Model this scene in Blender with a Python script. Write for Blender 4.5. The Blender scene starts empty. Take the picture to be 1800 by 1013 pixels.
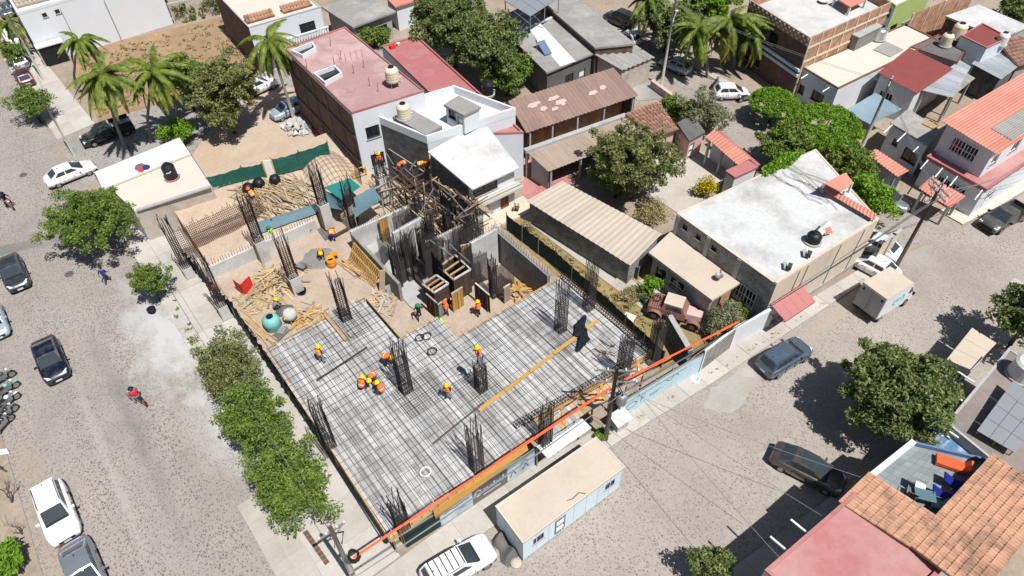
import bpy, math, random
import numpy as np
from mathutils import Vector, Matrix
R_ = math.radians
random.seed(7)
rng = np.random.default_rng(7)
sc = bpy.context.scene
col = sc.collection

# ---------------------------------------------------------------- camera, sky, sun, exposure
CAM_H = 40.0
PITCH = math.atan(1259 / 1200)
AZ = R_(37.2)                       # viewing direction, measured from +X towards +Y is 90-37.2
FPX, CX, CY = 1200.0, 900.0, 506.5
_dn = Vector((20.0, 1144.0)).normalized()
_rt = Vector((_dn.y, -_dn.x))
_F = Vector((math.sin(AZ), math.cos(AZ), 0))      # horizontal forward
_R = Vector((math.cos(AZ), -math.sin(AZ), 0))
_fwd = _F * math.cos(PITCH) + Vector((0, 0, -math.sin(PITCH)))
_down = _F * -math.sin(PITCH) + Vector((0, 0, -math.cos(PITCH)))
_ix = _R * _rt.x + _down * _dn.x
_iy = _R * _rt.y + _down * _dn.y
cam_data = bpy.data.cameras.new('camera')
cam_data.sensor_width = 36.0
cam_data.lens = 36.0 * FPX / 1800.0
cam_data.clip_end = 3000
cam_data.clip_start = 0.5
cam = bpy.data.objects.new('camera', cam_data)
col.objects.link(cam)
m3 = Matrix((_ix, -_iy, -_fwd)).transposed()
cam.matrix_world = Matrix.Translation((0, 0, CAM_H)) @ m3.to_4x4()
sc.camera = cam

SUN_EL, SUN_AZ = R_(63), R_(-87)    # direction towards the sun, seen from the ground
to_sun = Vector((math.cos(SUN_EL) * math.cos(SUN_AZ), math.cos(SUN_EL) * math.sin(SUN_AZ), math.sin(SUN_EL)))
world = bpy.data.worlds.new('World')
sc.world = world
world.use_nodes = True
wn = world.node_tree
bg = wn.nodes['Background']
sky = wn.nodes.new('ShaderNodeTexSky')
sky.sky_type = 'NISHITA'
sky.sun_disc = False
sky.sun_elevation = SUN_EL
sky.sun_rotation = math.atan2(to_sun.x, to_sun.y)
wn.links.new(sky.outputs[0], bg.inputs[0])
bg.inputs[1].default_value = 0.058
sl = bpy.data.lights.new('sun', 'SUN')
sl.energy = 5.0
sl.angle = R_(0.5)
sl.color = (1.0, 0.98, 0.955)
sun = bpy.data.objects.new('sun', sl)
sun.rotation_euler = to_sun.to_track_quat('Z', 'Y').to_euler()
col.objects.link(sun)
vs = sc.view_settings
vs.view_transform = 'Standard'
vs.look = 'None'
vs.exposure = 0.34
vs.gamma = 1.0
vs.use_curve_mapping = False
sc.cycles.max_bounces = 5
sc.cycles.diffuse_bounces = 3
sc.cycles.transparent_max_bounces = 8

def P(px, py, z=0.0):
    """the point at height z that the photograph shows at pixel (px, py)"""
    v = Vector((px - CX, py - CY))
    d = _fwd * FPX + _ix * v.x + _iy * v.y
    t = (z - CAM_H) / d.z
    return Vector((d.x * t, d.y * t, z))

# ---------------------------------------------------------------- materials
MATS = {}
def _nt(name):
    m = bpy.data.materials.new(name)
    m.use_nodes = True
    nt = m.node_tree
    b = nt.nodes['Principled BSDF']
    MATS[name] = m
    return m, nt, b
def _n(nt, t, **kw):
    n = nt.nodes.new(t)
    for k, v in kw.items():
        if k in n.inputs: n.inputs[k].default_value = v
        else: setattr(n, k, v)
    return n
def _ramp(nt, fac, stops):
    r = nt.nodes.new('ShaderNodeValToRGB')
    e = r.color_ramp.elements
    while len(e) < len(stops): e.new(0.5)
    for i, (p, c) in enumerate(stops):
        e[i].position = p
        e[i].color = (*c, 1) if not isinstance(c, float) else (c, c, c, 1)
    nt.links.new(fac, r.inputs[0])
    return r.outputs[0]
def _mix(nt, fac, a, b, mode='MIX'):
    m = nt.nodes.new('ShaderNodeMix')
    m.data_type = 'RGBA'
    m.blend_type = mode
    for s, v in ((m.inputs[0], fac), (m.inputs[6], a), (m.inputs[7], b)):
        if hasattr(v, 'is_linked') or hasattr(v, 'links'): nt.links.new(v, s)
        elif isinstance(v, (int, float)): s.default_value = v
        else: s.default_value = (*v, 1)
    return m.outputs[2]
def _coord(nt, scale=(1, 1, 1), rot=0.0):
    g = nt.nodes.new('ShaderNodeNewGeometry')
    mp = nt.nodes.new('ShaderNodeMapping')
    mp.inputs['Scale'].default_value = scale
    mp.inputs['Rotation'].default_value = (0, 0, rot)
    nt.links.new(g.outputs['Position'], mp.inputs[0])
    return mp.outputs[0]
def _noise(nt, co, scale, detail=4.0, rough=0.6):
    n = nt.nodes.new('ShaderNodeTexNoise')
    n.inputs['Scale'].default_value = scale
    n.inputs['Detail'].default_value = detail
    n.inputs['Roughness'].default_value = rough
    nt.links.new(co, n.inputs['Vector'])
    return n.outputs[0]
def _bump(nt, b, h, strength, dist=0.05):
    bp = nt.nodes.new('ShaderNodeBump')
    bp.inputs['Strength'].default_value = strength
    bp.inputs['Distance'].default_value = dist
    nt.links.new(h, bp.inputs['Height'])
    nt.links.new(bp.outputs[0], b.inputs['Normal'])
def tone(c, k): return tuple(min(1.0, x * k) for x in c)

def plain(name, c, rough=0.85, var=0.25, scale=1.2, bump=0.15, metal=0.0, dirt=None, dirt_amt=0.35, stretch=(1, 1, 1), spec=0.3, perobj=0.0, crack=0.0):
    """a worn surface: two noise scales vary the colour, an optional dirt colour sits in patches"""
    m, nt, b = _nt(name)
    co = _coord(nt, stretch)
    n1 = _noise(nt, co, scale, 6, 0.65)
    n2 = _noise(nt, co, scale * 9, 3, 0.6)
    base = _ramp(nt, n1, [(0.3, tone(c, 1 - var)), (0.7, tone(c, 1 + var * 0.6))])
    base = _mix(nt, 0.5, base, _ramp(nt, n2, [(0.3, tone(c, 1 - var * 0.8)), (0.7, tone(c, 1 + var * 0.5))]))
    if dirt:
        n3 = _noise(nt, co, scale * 0.45, 8, 0.72)
        f = _ramp(nt, n3, [(0.48, 0.0), (0.66, dirt_amt)])
        base = _mix(nt, f, base, dirt)
    if crack:
        wv = nt.nodes.new('ShaderNodeVectorMath'); wv.operation = 'MULTIPLY_ADD'; wv.inputs[1].default_value = (1.2, 1.2, 1.2)
        nz = nt.nodes.new('ShaderNodeTexNoise'); nz.inputs['Scale'].default_value = 0.9; nt.links.new(co, nz.inputs['Vector'])
        nt.links.new(nz.outputs['Color'], wv.inputs[0]); nt.links.new(co, wv.inputs[2])
        v = nt.nodes.new('ShaderNodeTexVoronoi'); v.feature = 'DISTANCE_TO_EDGE'; v.inputs['Scale'].default_value = 0.5
        nt.links.new(wv.outputs[0], v.inputs['Vector'])
        f = _mix(nt, _ramp(nt, v.outputs['Distance'], [(0.003, crack * .55), (0.016, 0.0)]), (0, 0, 0), _ramp(nt, n1, [(0.5, 0.0), (0.64, 1.0)]))
        base = _mix(nt, f, base, tone(c, 0.35))
    if perobj:
        oi = nt.nodes.new('ShaderNodeObjectInfo')
        f = _ramp(nt, oi.outputs['Random'], [(0.0, 1.0 - perobj), (1.0, 1.0 + perobj * 0.4)])
        base = _mix(nt, 1.0, base, f, 'MULTIPLY')
    nt.links.new(base, b.inputs['Base Color'])
    b.inputs['Roughness'].default_value = rough
    b.inputs['Metallic'].default_value = metal
    b.inputs['Specular IOR Level'].default_value = spec
    if bump: _bump(nt, b, n2, bump)
    return m
def paint(name, c, rough=0.3, coat=0.6, metal=0.0):
    m, nt, b = _nt(name)
    co = _coord(nt)
    n = _noise(nt, co, 2.2, 5)
    nt.links.new(_mix(nt, _ramp(nt, n, [(0.45, 0.0), (0.8, 0.22)]), c, (0.36, 0.32, 0.27)), b.inputs['Base Color'])
    b.inputs['Roughness'].default_value = rough
    b.inputs['Metallic'].default_value = metal
    b.inputs['Coat Weight'].default_value = coat
    b.inputs['Coat Roughness'].default_value = 0.08
    return m
def glassy(name, c=(0.012, 0.016, 0.02), rough=0.06):
    m, nt, b = _nt(name)
    b.inputs['Base Color'].default_value = (*c, 1)
    b.inputs['Roughness'].default_value = rough
    b.inputs['Specular IOR Level'].default_value = 0.6
    return m
def foliage(name, c1, c2, c3, trans=0.25):
    m, nt, b = _nt(name)
    g = nt.nodes.new('ShaderNodeNewGeometry')
    co = _coord(nt)
    n = _noise(nt, co, 1.7, 4)
    a = _ramp(nt, g.outputs['Random Per Island'], [(0.0, c1), (0.55, c2), (1.0, c3)])
    base = _mix(nt, 0.6, a, _ramp(nt, n, [(0.34, tone(c1, 0.7)), (0.5, c2), (0.66, tone(c3, 1.1))]))
    nt.links.new(base, b.inputs['Base Color'])
    b.inputs['Roughness'].default_value = 0.55
    b.inputs['Specular IOR Level'].default_value = 0.25
    t = nt.nodes.new('ShaderNodeBsdfTranslucent')
    nt.links.new(_mix(nt, 0.5, base, (0.25, 0.35, 0.05)), t.inputs[0])
    mx = nt.nodes.new('ShaderNodeMixShader')
    mx.inputs[0].default_value = trans
    out = nt.nodes['Material Output']
    nt.links.new(b.outputs[0], mx.inputs[1]); nt.links.new(t.outputs[0], mx.inputs[2])
    nt.links.new(mx.outputs[0], out.inputs[0])
    return m
def brickmat(name, c1, c2, mortar, bw=0.3, bh=0.14, axis='x', rough=0.9, bump=0.5, var=0.5):
    m, nt, b = _nt(name)
    g = nt.nodes.new('ShaderNodeNewGeometry')
    sp = nt.nodes.new('ShaderNodeSeparateXYZ'); nt.links.new(g.outputs['Position'], sp.inputs[0])
    cb = nt.nodes.new('ShaderNodeCombineXYZ')
    nt.links.new(sp.outputs[0 if axis == 'x' else 1], cb.inputs[0]); nt.links.new(sp.outputs[2], cb.inputs[1])
    br = nt.nodes.new('ShaderNodeTexBrick')
    br.inputs['Scale'].default_value = 1.0
    br.inputs['Brick Width'].default_value = bw
    br.inputs['Row Height'].default_value = bh
    br.inputs['Mortar Size'].default_value = 0.018
    br.inputs['Color1'].default_value = (*c1, 1); br.inputs['Color2'].default_value = (*c2, 1); br.inputs['Mortar'].default_value = (*mortar, 1)
    nt.links.new(cb.outputs[0], br.inputs['Vector'])
    n = _noise(nt, g.outputs['Position'], 1.3, 6)
    nt.links.new(_mix(nt, 1.0, br.outputs[0], _ramp(nt, n, [(0.3, 1 - var), (0.7, 1.15)]), 'MULTIPLY'), b.inputs['Base Color'])
    b.inputs['Roughness'].default_value = rough
    _bump(nt, b, br.outputs[1], -bump, 0.02)
    return m
def cobble(name, ground, stone, scale, rot=0.0, dust=None, dens=0.5, tracks=None):
    """half buried river stones set in dusty mortar; worn wheel tracks run along the road"""
    m, nt, b = _nt(name)
    co = _coord(nt, (1.0, 0.72, 1), rot)
    nz = nt.nodes.new('ShaderNodeTexNoise'); nz.inputs['Scale'].default_value = 2.0
    nt.links.new(co, nz.inputs['Vector'])
    wob = nt.nodes.new('ShaderNodeVectorMath'); wob.operation = 'MULTIPLY_ADD'
    wob.inputs[1].default_value = (0.12, 0.12, 0)
    nt.links.new(nz.outputs['Color'], wob.inputs[0]); nt.links.new(co, wob.inputs[2])
    v = nt.nodes.new('ShaderNodeTexVoronoi'); v.inputs['Scale'].default_value = scale
    v.inputs['Randomness'].default_value = 0.85
    nt.links.new(wob.outputs[0], v.inputs['Vector'])
    big = _noise(nt, co, 0.16, 8, 0.7)
    fine = _noise(nt, co, 7.0, 4, 0.7)
    rnd = nt.nodes.new('ShaderNodeSeparateColor'); nt.links.new(v.outputs['Color'], rnd.inputs[0])
    thr = nt.nodes.new('ShaderNodeMath'); thr.operation = 'MULTIPLY_ADD'      # stone radius differs per stone and per zone
    nt.links.new(rnd.outputs[0], thr.inputs[0]); thr.inputs[1].default_value = 0.34
    zone = nt.nodes.new('ShaderNodeMath'); zone.operation = 'MULTIPLY_ADD'
    nt.links.new(big, zone.inputs[0]); zone.inputs[1].default_value = 0.7; zone.inputs[2].default_value = -0.76 + dens
    if tracks:
        # bands along the road where wheels keep the stones free of dust
        g = nt.nodes.new('ShaderNodeNewGeometry')
        sp = nt.nodes.new('ShaderNodeSeparateXYZ'); nt.links.new(g.outputs['Position'], sp.inputs[0])
        wv = nt.nodes.new('ShaderNodeMath'); wv.operation = 'MULTIPLY_ADD'
        nt.links.new(sp.outputs[tracks[0]], wv.inputs[0]); wv.inputs[1].default_value = tracks[1]; wv.inputs[2].default_value = tracks[2]
        sn = nt.nodes.new('ShaderNodeMath'); sn.operation = 'SINE'; nt.links.new(wv.outputs[0], sn.inputs[0])
        ad = nt.nodes.new('ShaderNodeMath'); ad.operation = 'MULTIPLY_ADD'
        nt.links.new(sn.outputs[0], ad.inputs[0]); ad.inputs[1].default_value = 0.06
        nt.links.new(zone.outputs[0], ad.inputs[2])
        zone = ad
    nt.links.new(zone.outputs[0], thr.inputs[2])
    d = nt.nodes.new('ShaderNodeMath'); d.operation = 'SUBTRACT'
    nt.links.new(thr.outputs[0], d.inputs[0]); nt.links.new(v.outputs['Distance'], d.inputs[1])
    mask = _ramp(nt, d.outputs[0], [(0.0, 0.0), (0.2, 0.75)])
    stonec = _mix(nt, rnd.outputs[1], tone(stone, 0.75), tone(stone, 2.0))
    gr = _ramp(nt, big, [(0.28, tone(ground, 0.62)), (0.5, ground), (0.7, tone(ground, 1.28))])
    gr = _mix(nt, 0.5, gr, _ramp(nt, fine, [(0.3, tone(ground, 0.74)), (0.7, tone(ground, 1.2))]))
    gr = _mix(nt, 1.0, gr, _ramp(nt, v.outputs['Distance'], [(0.12, 0.78), (0.5, 1.08)]), 'MULTIPLY')
    base = _mix(nt, mask, gr, stonec)
    if dust:   # pale cement spilt on the road round (x, y)
        g = nt.nodes.new('ShaderNodeNewGeometry')
        for (dx, dy, rx, ry, c, amt) in dust:
            mp = nt.nodes.new('ShaderNodeMapping')
            mp.inputs['Location'].default_value = (-dx / rx, -dy / ry, 0); mp.inputs['Scale'].default_value = (1 / rx, 1 / ry, 0)
            nt.links.new(g.outputs['Position'], mp.inputs[0])
            ln = nt.nodes.new('ShaderNodeVectorMath'); ln.operation = 'LENGTH'; nt.links.new(mp.outputs[0], ln.inputs[0])
            sm = nt.nodes.new('ShaderNodeMath'); sm.operation = 'MULTIPLY_ADD'
            nt.links.new(_noise(nt, co, 0.5, 8, 0.7), sm.inputs[0]); sm.inputs[1].default_value = 1.1
            nt.links.new(ln.outputs['Value'], sm.inputs[2])
            base = _mix(nt, _ramp(nt, sm.outputs[0], [(0.6, amt), (1.75, 0.0)]), base, c)
    nt.links.new(base, b.inputs['Base Color'])
    b.inputs['Roughness'].default_value = 0.9
    b.inputs['Specular IOR Level'].default_value = 0.2
    _bump(nt, b, mask, 0.35, 0.03)
    return m

# ---------------------------------------------------------------- mesh building
def tag(o, label=None, cat=None, group=None, kind=None):
    if label: o['label'] = label
    if cat: o['category'] = cat
    if group: o['group'] = group
    if kind: o['kind'] = kind
    return o
def thing(name, label, cat, loc=(0, 0, 0), rz=0.0, group=None):
    o = bpy.data.objects.new(name, None)
    o.empty_display_size = 0.2
    col.objects.link(o)
    o.location = loc
    o.rotation_euler = (0, 0, rz)
    return tag(o, label, cat, group, 'thing')
def linked(name, mesh, parent=None, loc=None, rot=None, scale=None):
    o = bpy.data.objects.new(name, mesh)
    col.objects.link(o)
    if parent is not None: o.parent = parent
    if loc is not None: o.location = loc
    if rot is not None: o.rotation_euler = rot
    if scale is not None: o.scale = scale
    return o
def copy_tree(o, parent=None):
    c = o.copy()
    col.objects.link(c)
    if parent is not None: c.parent = parent
    for ch in o.children: copy_tree(ch, c)
    return c
class MB:
    """collects the faces of ONE mesh"""
    def __init__(s): s.v, s.f, s.mi = [], [], []
    def add(s, vs, fs, mi=0):
        n = len(s.v)
        s.v.extend([tuple(x) for x in vs])
        s.f.extend([tuple(i + n for i in f) for f in fs])
        s.mi.extend([mi] * len(fs))
        return s
    def quad(s, a, b, c, d, mi=0): return s.add((a, b, c, d), ((0, 1, 2, 3),), mi)
    def box(s, x0, x1, y0, y1, z0, z1, mi=0):
        return s.add(((x0, y0, z0), (x1, y0, z0), (x1, y1, z0), (x0, y1, z0), (x0, y0, z1), (x1, y0, z1), (x1, y1, z1), (x0, y1, z1)), BOXF, mi)
    def cbox(s, c, d, rz=0.0, mi=0):
        """box by its centre (x, y, z) and full size, turned about z"""
        ca, sa = math.cos(rz), math.sin(rz)
        vs = []
        for z in (-1, 1):
            for x, y in ((-1, -1), (1, -1), (1, 1), (-1, 1)):
                X, Y = x * d[0] / 2, y * d[1] / 2
                vs.append((c[0] + X * ca - Y * sa, c[1] + X * sa + Y * ca, c[2] + z * d[2] / 2))
        return s.add(vs, BOXF, mi)
    def beam(s, p, q, w, h, up=Vector((0, 0, 1)), mi=0):
        """rectangular bar from p to q"""
        p, q = Vector(p), Vector(q)
        d = (q - p).normalized()
        side = d.cross(up)
        if side.length < 1e-4: side = d.cross(Vector((1, 0, 0)))
        side.normalize()
        u = side.cross(d)
        a, b = side * (w / 2), u * (h / 2)
        return s.add([p - a - b, p + a - b, p + a + b, p - a + b, q - a - b, q + a - b, q + a + b, q - a + b],
                     ((0, 3, 2, 1), (4, 5, 6, 7), (0, 1, 5, 4), (1, 2, 6, 5), (2, 3, 7, 6), (3, 0, 4, 7)), mi)
    def tube(s, pts, r, n=6, mi=0, cap=True):
        pts = [Vector(p) for p in pts]
        rs = r if isinstance(r, (list, tuple)) else [r] * len(pts)
        rings = []
        for i, p in enumerate(pts):
            d = (pts[min(i + 1, len(pts) - 1)] - pts[max(i - 1, 0)]).normalized()
            a = d.cross(Vector((0, 0, 1)))
            if a.length < 1e-3: a = d.cross(Vector((1, 0, 0)))
            a.normalize(); b = d.cross(a)
            rings.append([p + (a * math.cos(2 * math.pi * k / n) + b * math.sin(2 * math.pi * k / n)) * rs[i] for k in range(n)])
        fs = []
        for i in range(len(pts) - 1):
            for k in range(n):
                k2 = (k + 1) % n
                fs.append((i * n + k, i * n + k2, (i + 1) * n + k2, (i + 1) * n + k))
        if cap:
            fs.append(tuple(range(n))); m = (len(pts) - 1) * n
            fs.append(tuple(m + k for k in reversed(range(n))))
        return s.add([v for ring in rings for v in ring], fs, mi)
    def lathe(s, prof, n=16, c=(0, 0, 0), mi=0):
        vs = [(c[0] + r * math.cos(2 * math.pi * k / n), c[1] + r * math.sin(2 * math.pi * k / n), c[2] + z) for r, z in prof for k in range(n)]
        fs = [(i * n + k, i * n + (k + 1) % n, (i + 1) * n + (k + 1) % n, (i + 1) * n + k) for i in range(len(prof) - 1) for k in range(n)]
        fs.append(tuple(reversed(range(n)))); m = (len(prof) - 1) * n
        fs.append(tuple(m + k for k in range(n)))
        return s.add(vs, fs, mi)
    def prism(s, poly, z0, z1, mi=0):
        """closed prism; z0/z1 a number or one height per corner"""
        n = len(poly)
        a = z0 if isinstance(z0, (list, tuple)) else [z0] * n
        b = z1 if isinstance(z1, (list, tuple)) else [z1] * n
        vs = [(p[0], p[1], a[i]) for i, p in enumerate(poly)] + [(p[0], p[1], b[i]) for i, p in enumerate(poly)]
        fs = [tuple(reversed(range(n))), tuple(range(n, 2 * n))] + [(i, (i + 1) % n, n + (i + 1) % n, n + i) for i in range(n)]
        return s.add(vs, fs, mi)
    def ring(s, poly, wdt, z0, z1, mi=0):
        inner = inset(poly, wdt)
        n = len(poly)
        vs = [(p[0], p[1], z) for pl, z in ((poly, z0), (poly, z1), (inner, z1), (inner, z0)) for p in pl]
        fs = []
        for i in range(n):
            j = (i + 1) % n
            fs += [(i, j, n + j, n + i), (n + i, n + j, 2 * n + j, 2 * n + i), (2 * n + i, 2 * n + j, 3 * n + j, 3 * n + i)]
        return s.add(vs, fs, mi)
    def mesh(s, name, mats, smooth=False):
        me = bpy.data.meshes.new(name)
        me.from_pydata(s.v, [], s.f)
        mats = mats if isinstance(mats, (list, tuple)) else [mats]
        for m in mats: me.materials.append(MATS[m] if isinstance(m, str) else m)
        if len(mats) > 1: me.polygons.foreach_set('material_index', s.mi)
        if smooth: me.polygons.foreach_set('use_smooth', [True] * len(s.f))
        me.update()
        return me
    def build(s, name, mats, parent=None, smooth=False, loc=None, rot=None, kind=None):
        o = linked(name, s.mesh(name, mats, smooth), parent, loc, rot)
        if kind: o['kind'] = kind
        return o
BOXF = ((0, 3, 2, 1), (4, 5, 6, 7), (0, 1, 5, 4), (1, 2, 6, 5), (2, 3, 7, 6), (3, 0, 4, 7))
def inset(poly, w):
    n = len(poly); out = []
    for i in range(n):
        p, a, b = Vector(poly[i][:2]), Vector(poly[i - 1][:2]), Vector(poly[(i + 1) % n][:2])
        d1, d2 = (p - a).normalized(), (b - p).normalized()
        n1, n2 = Vector((-d1.y, d1.x)), Vector((-d2.y, d2.x))
        k = (n1 + n2)
        k = k / max(0.3, k.dot(n1))
        out.append(p + k * w)
    return out
def sheet(name, poly, z, m, kind='structure', parent=None):
    mb = MB().add([(p[0], p[1], z) for p in poly], (tuple(range(len(poly))),))
    o = mb.build(name, m, parent)
    if parent is None: o['kind'] = kind
    return o
def slab(name, poly, z0, z1, m, kind='structure', parent=None):
    o = MB().prism(poly, z0, z1).build(name, m, parent)
    if parent is None: o['kind'] = kind
    return o
# ---------------------------------------------------------------- the materials of the place
CEM = (0.52, 0.50, 0.47)
cobble('cobble_west', (0.262, 0.235, 0.21), (0.088, 0.078, 0.07), 8.6, 0.05,
       dust=[(-0.6, 43, 7.5, 19, (0.43, 0.425, 0.415), 0.95), (-0.5, 33, 5, 14, (0.42, 0.41, 0.39), 0.7),
             (-11.6, 34, 2.6, 22, (0.30, 0.235, 0.175), 0.8), (-5.2, 36, 1.7, 26, (0.15, 0.14, 0.132), 0.55), (-7.4, 34, 1.0, 26, (0.36, 0.33, 0.30), 0.5),
             (-5.0, 60, 9, 1.2, (0.20, 0.19, 0.18), 0.7)], dens=0.62, tracks=(0, 1.55, 1.2))
cobble('cobble_south', (0.285, 0.253, 0.22), (0.11, 0.095, 0.083), 8.4, R_(85),
       dust=[(31, 13.0, 4.5, 2.0, (0.37, 0.345, 0.31), 0.9), (12, 14.5, 9, 2.6, (0.33, 0.28, 0.22), 0.85),
             (27, 6.0, 5.5, 2.0, (0.33, 0.31, 0.27), 0.9), (40, 12.4, 10, 1.8, (0.34, 0.28, 0.22), 0.7),
             (52, 12, 4, 4, (0.32, 0.295, 0.26), 0.8), (23, 11, 6, 3, (0.31, 0.28, 0.24), 0.7)], dens=0.54, tracks=(1, 1.7, 0.5))
cobble('cobble_east', (0.26, 0.23, 0.20), (0.11, 0.10, 0.09), 4.0, 0.0, dens=0.4)
cobble('cobble_lane', (0.27, 0.25, 0.23), (0.13, 0.12, 0.115), 5.0, 0.3, dens=0.7)
plain('dirt', (0.31, 0.25, 0.19), var=0.4, scale=0.35, bump=0.4, dirt=(0.22, 0.17, 0.11), dirt_amt=0.7)
plain('lot_soil', (0.30, 0.195, 0.115), var=0.45, scale=0.3, bump=0.5, dirt=(0.24, 0.19, 0.10), dirt_amt=0.8)
plain('dry_grass_soil', (0.27, 0.20, 0.09), var=0.5, scale=0.5, bump=0.5, dirt=(0.15, 0.13, 0.05), dirt_amt=0.8)
plain('sand', (0.423, 0.333, 0.252), var=0.25, scale=0.5, bump=0.5, dirt=(0.38, 0.25, 0.16), dirt_amt=0.5)
plain('site_soil', (0.387, 0.31, 0.243), var=0.3, scale=0.45, bump=0.4, dirt=(0.33, 0.25, 0.18), dirt_amt=0.6)
plain('pavement', (0.40, 0.37, 0.32), var=0.16, scale=0.8, bump=0.12, dirt=(0.30, 0.26, 0.21), dirt_amt=0.6, perobj=0.12)
plain('pavement_pale', (0.428, 0.4, 0.358), var=0.14, scale=0.6, bump=0.1, dirt=(0.34, 0.30, 0.25), dirt_amt=0.6, perobj=0.14, crack=0.7)
plain('kerb_stone', (0.40, 0.38, 0.34), var=0.25, scale=2, bump=0.2, dirt=(0.22, 0.2, 0.17), dirt_amt=0.5)
plain('white_kerb', (0.68, 0.67, 0.64), var=0.2, scale=2, bump=0.1, dirt=(0.3, 0.28, 0.24), dirt_amt=0.5)
plain('concrete', (0.38, 0.375, 0.365), var=0.2, scale=0.9, bump=0.15, dirt=(0.27, 0.26, 0.25), dirt_amt=0.6, perobj=0.1)
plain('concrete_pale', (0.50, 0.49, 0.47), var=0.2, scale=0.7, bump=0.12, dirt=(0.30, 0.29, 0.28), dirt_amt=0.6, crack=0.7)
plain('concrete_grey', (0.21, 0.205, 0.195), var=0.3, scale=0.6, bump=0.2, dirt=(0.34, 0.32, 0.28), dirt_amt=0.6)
plain('concrete_dark', (0.13, 0.125, 0.12), var=0.35, scale=0.8, bump=0.25, dirt=(0.08, 0.08, 0.08), dirt_amt=0.7)
plain('plaster_white', (0.60, 0.62, 0.64), var=0.07, scale=0.8, bump=0.05, dirt=(0.60, 0.59, 0.57), dirt_amt=0.45, stretch=(1, 1, 0.35))
plain('plaster_blue', (0.55, 0.62, 0.68), var=0.08, scale=0.8, bump=0.05, dirt=(0.42, 0.46, 0.5), dirt_amt=0.4, stretch=(1, 1, 0.35))
plain('plaster_cream', (0.558, 0.464, 0.36), var=0.12, scale=0.8, bump=0.08, dirt=(0.30, 0.27, 0.23), dirt_amt=0.55, stretch=(1, 1, 0.25))
plain('plaster_grey', (0.34, 0.335, 0.32), var=0.2, scale=0.7, bump=0.15, dirt=(0.22, 0.21, 0.20), dirt_amt=0.6, stretch=(1, 1, 0.35))
plain('plaster_pink', (0.55, 0.37, 0.33), var=0.15, scale=0.8, bump=0.1, dirt=(0.4, 0.27, 0.24), dirt_amt=0.5)
plain('plaster_green', (0.36, 0.45, 0.16), var=0.15, scale=0.8, bump=0.05)
plain('render_rough', (0.46, 0.405, 0.345), var=0.25, scale=1.6, bump=0.7, dirt=(0.25, 0.21, 0.17), dirt_amt=0.6)
plain('roof_white', (0.56, 0.565, 0.56), var=0.08, scale=0.5, bump=0.06, dirt=(0.42, 0.40, 0.37), dirt_amt=0.55, crack=0.7)
plain('roof_white_worn', (0.50, 0.50, 0.49), var=0.14, scale=0.5, bump=0.1, dirt=(0.27, 0.255, 0.23), dirt_amt=0.75, crack=0.7)
plain('roof_cream', (0.527, 0.489, 0.416), var=0.1, scale=0.5, bump=0.06, dirt=(0.46, 0.41, 0.33), dirt_amt=0.5)
plain('roof_dusty', (0.482, 0.408, 0.323), var=0.1, scale=0.5, bump=0.06, dirt=(0.40, 0.33, 0.26), dirt_amt=0.6)
plain('roof_grey', (0.255, 0.245, 0.23), var=0.28, scale=0.5, bump=0.15, dirt=(0.44, 0.42, 0.38), dirt_amt=0.55, crack=0.7)
plain('roof_pink', (0.34, 0.205, 0.195), var=0.15, scale=0.35, bump=0.1, dirt=(0.50, 0.37, 0.34), dirt_amt=0.8, crack=0.7)
plain('roof_red', (0.34, 0.125, 0.12), var=0.15, scale=0.4, bump=0.08, dirt=(0.43, 0.26, 0.23), dirt_amt=0.5, crack=0.7)
plain('roof_rose', (0.37, 0.15, 0.14), var=0.12, scale=0.3, bump=0.08, dirt=(0.43, 0.27, 0.245), dirt_amt=0.8)
plain('roof_taupe', (0.20, 0.175, 0.155), var=0.25, scale=0.5, bump=0.12, dirt=(0.28, 0.22, 0.19), dirt_amt=0.7, crack=0.6)
plain('roof_maroon', (0.21, 0.05, 0.045), var=0.2, scale=0.8, bump=0.1, dirt=(0.16, 0.07, 0.06), dirt_amt=0.5)
plain('sheet_brown', (0.273, 0.18, 0.145), var=0.25, scale=0.7, bump=0.1, dirt=(0.20, 0.15, 0.125), dirt_amt=0.6, stretch=(1, 0.2, 1), perobj=0.15)
plain('sheet_tan', (0.323, 0.251, 0.2), var=0.22, scale=0.7, bump=0.1, dirt=(0.26, 0.20, 0.16), dirt_amt=0.6, stretch=(1, 0.2, 1), perobj=0.12)
plain('sheet_cream', (0.451, 0.387, 0.31), var=0.15, scale=0.6, bump=0.08, dirt=(0.40, 0.34, 0.27), dirt_amt=0.6, stretch=(0.2, 1, 1), perobj=0.1)
plain('sheet_red', (0.50, 0.20, 0.145), var=0.12, scale=0.5, bump=0.05, dirt=(0.55, 0.27, 0.22), dirt_amt=0.5, perobj=0.1, rough=0.6)
plain('sheet_grey', (0.30, 0.285, 0.265), var=0.25, scale=0.8, bump=0.1, dirt=(0.18, 0.165, 0.15), dirt_amt=0.6, stretch=(1, 0.2, 1), perobj=0.1)
plain('sheet_zinc', (0.45, 0.47, 0.49), var=0.18, scale=0.7, bump=0.06, dirt=(0.30, 0.27, 0.24), dirt_amt=0.6, rough=0.45, metal=0.35, perobj=0.2)
plain('tile_clay', (0.45, 0.248, 0.158), var=0.25, scale=1.6, bump=0.2, dirt=(0.09, 0.065, 0.05), dirt_amt=0.7, perobj=0.14)
plain('tile_old', (0.36, 0.20, 0.14), var=0.35, scale=2.0, bump=0.2, dirt=(0.22, 0.16, 0.12), dirt_amt=0.6, perobj=0.35)
plain('tile_floor', (0.21, 0.235, 0.235), var=0.15, scale=1.2, bump=0.04, rough=0.6, perobj=0.18)
brickmat('brick_west', (0.24, 0.075, 0.045), (0.17, 0.06, 0.04), (0.16, 0.13, 0.11), axis='y')
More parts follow.
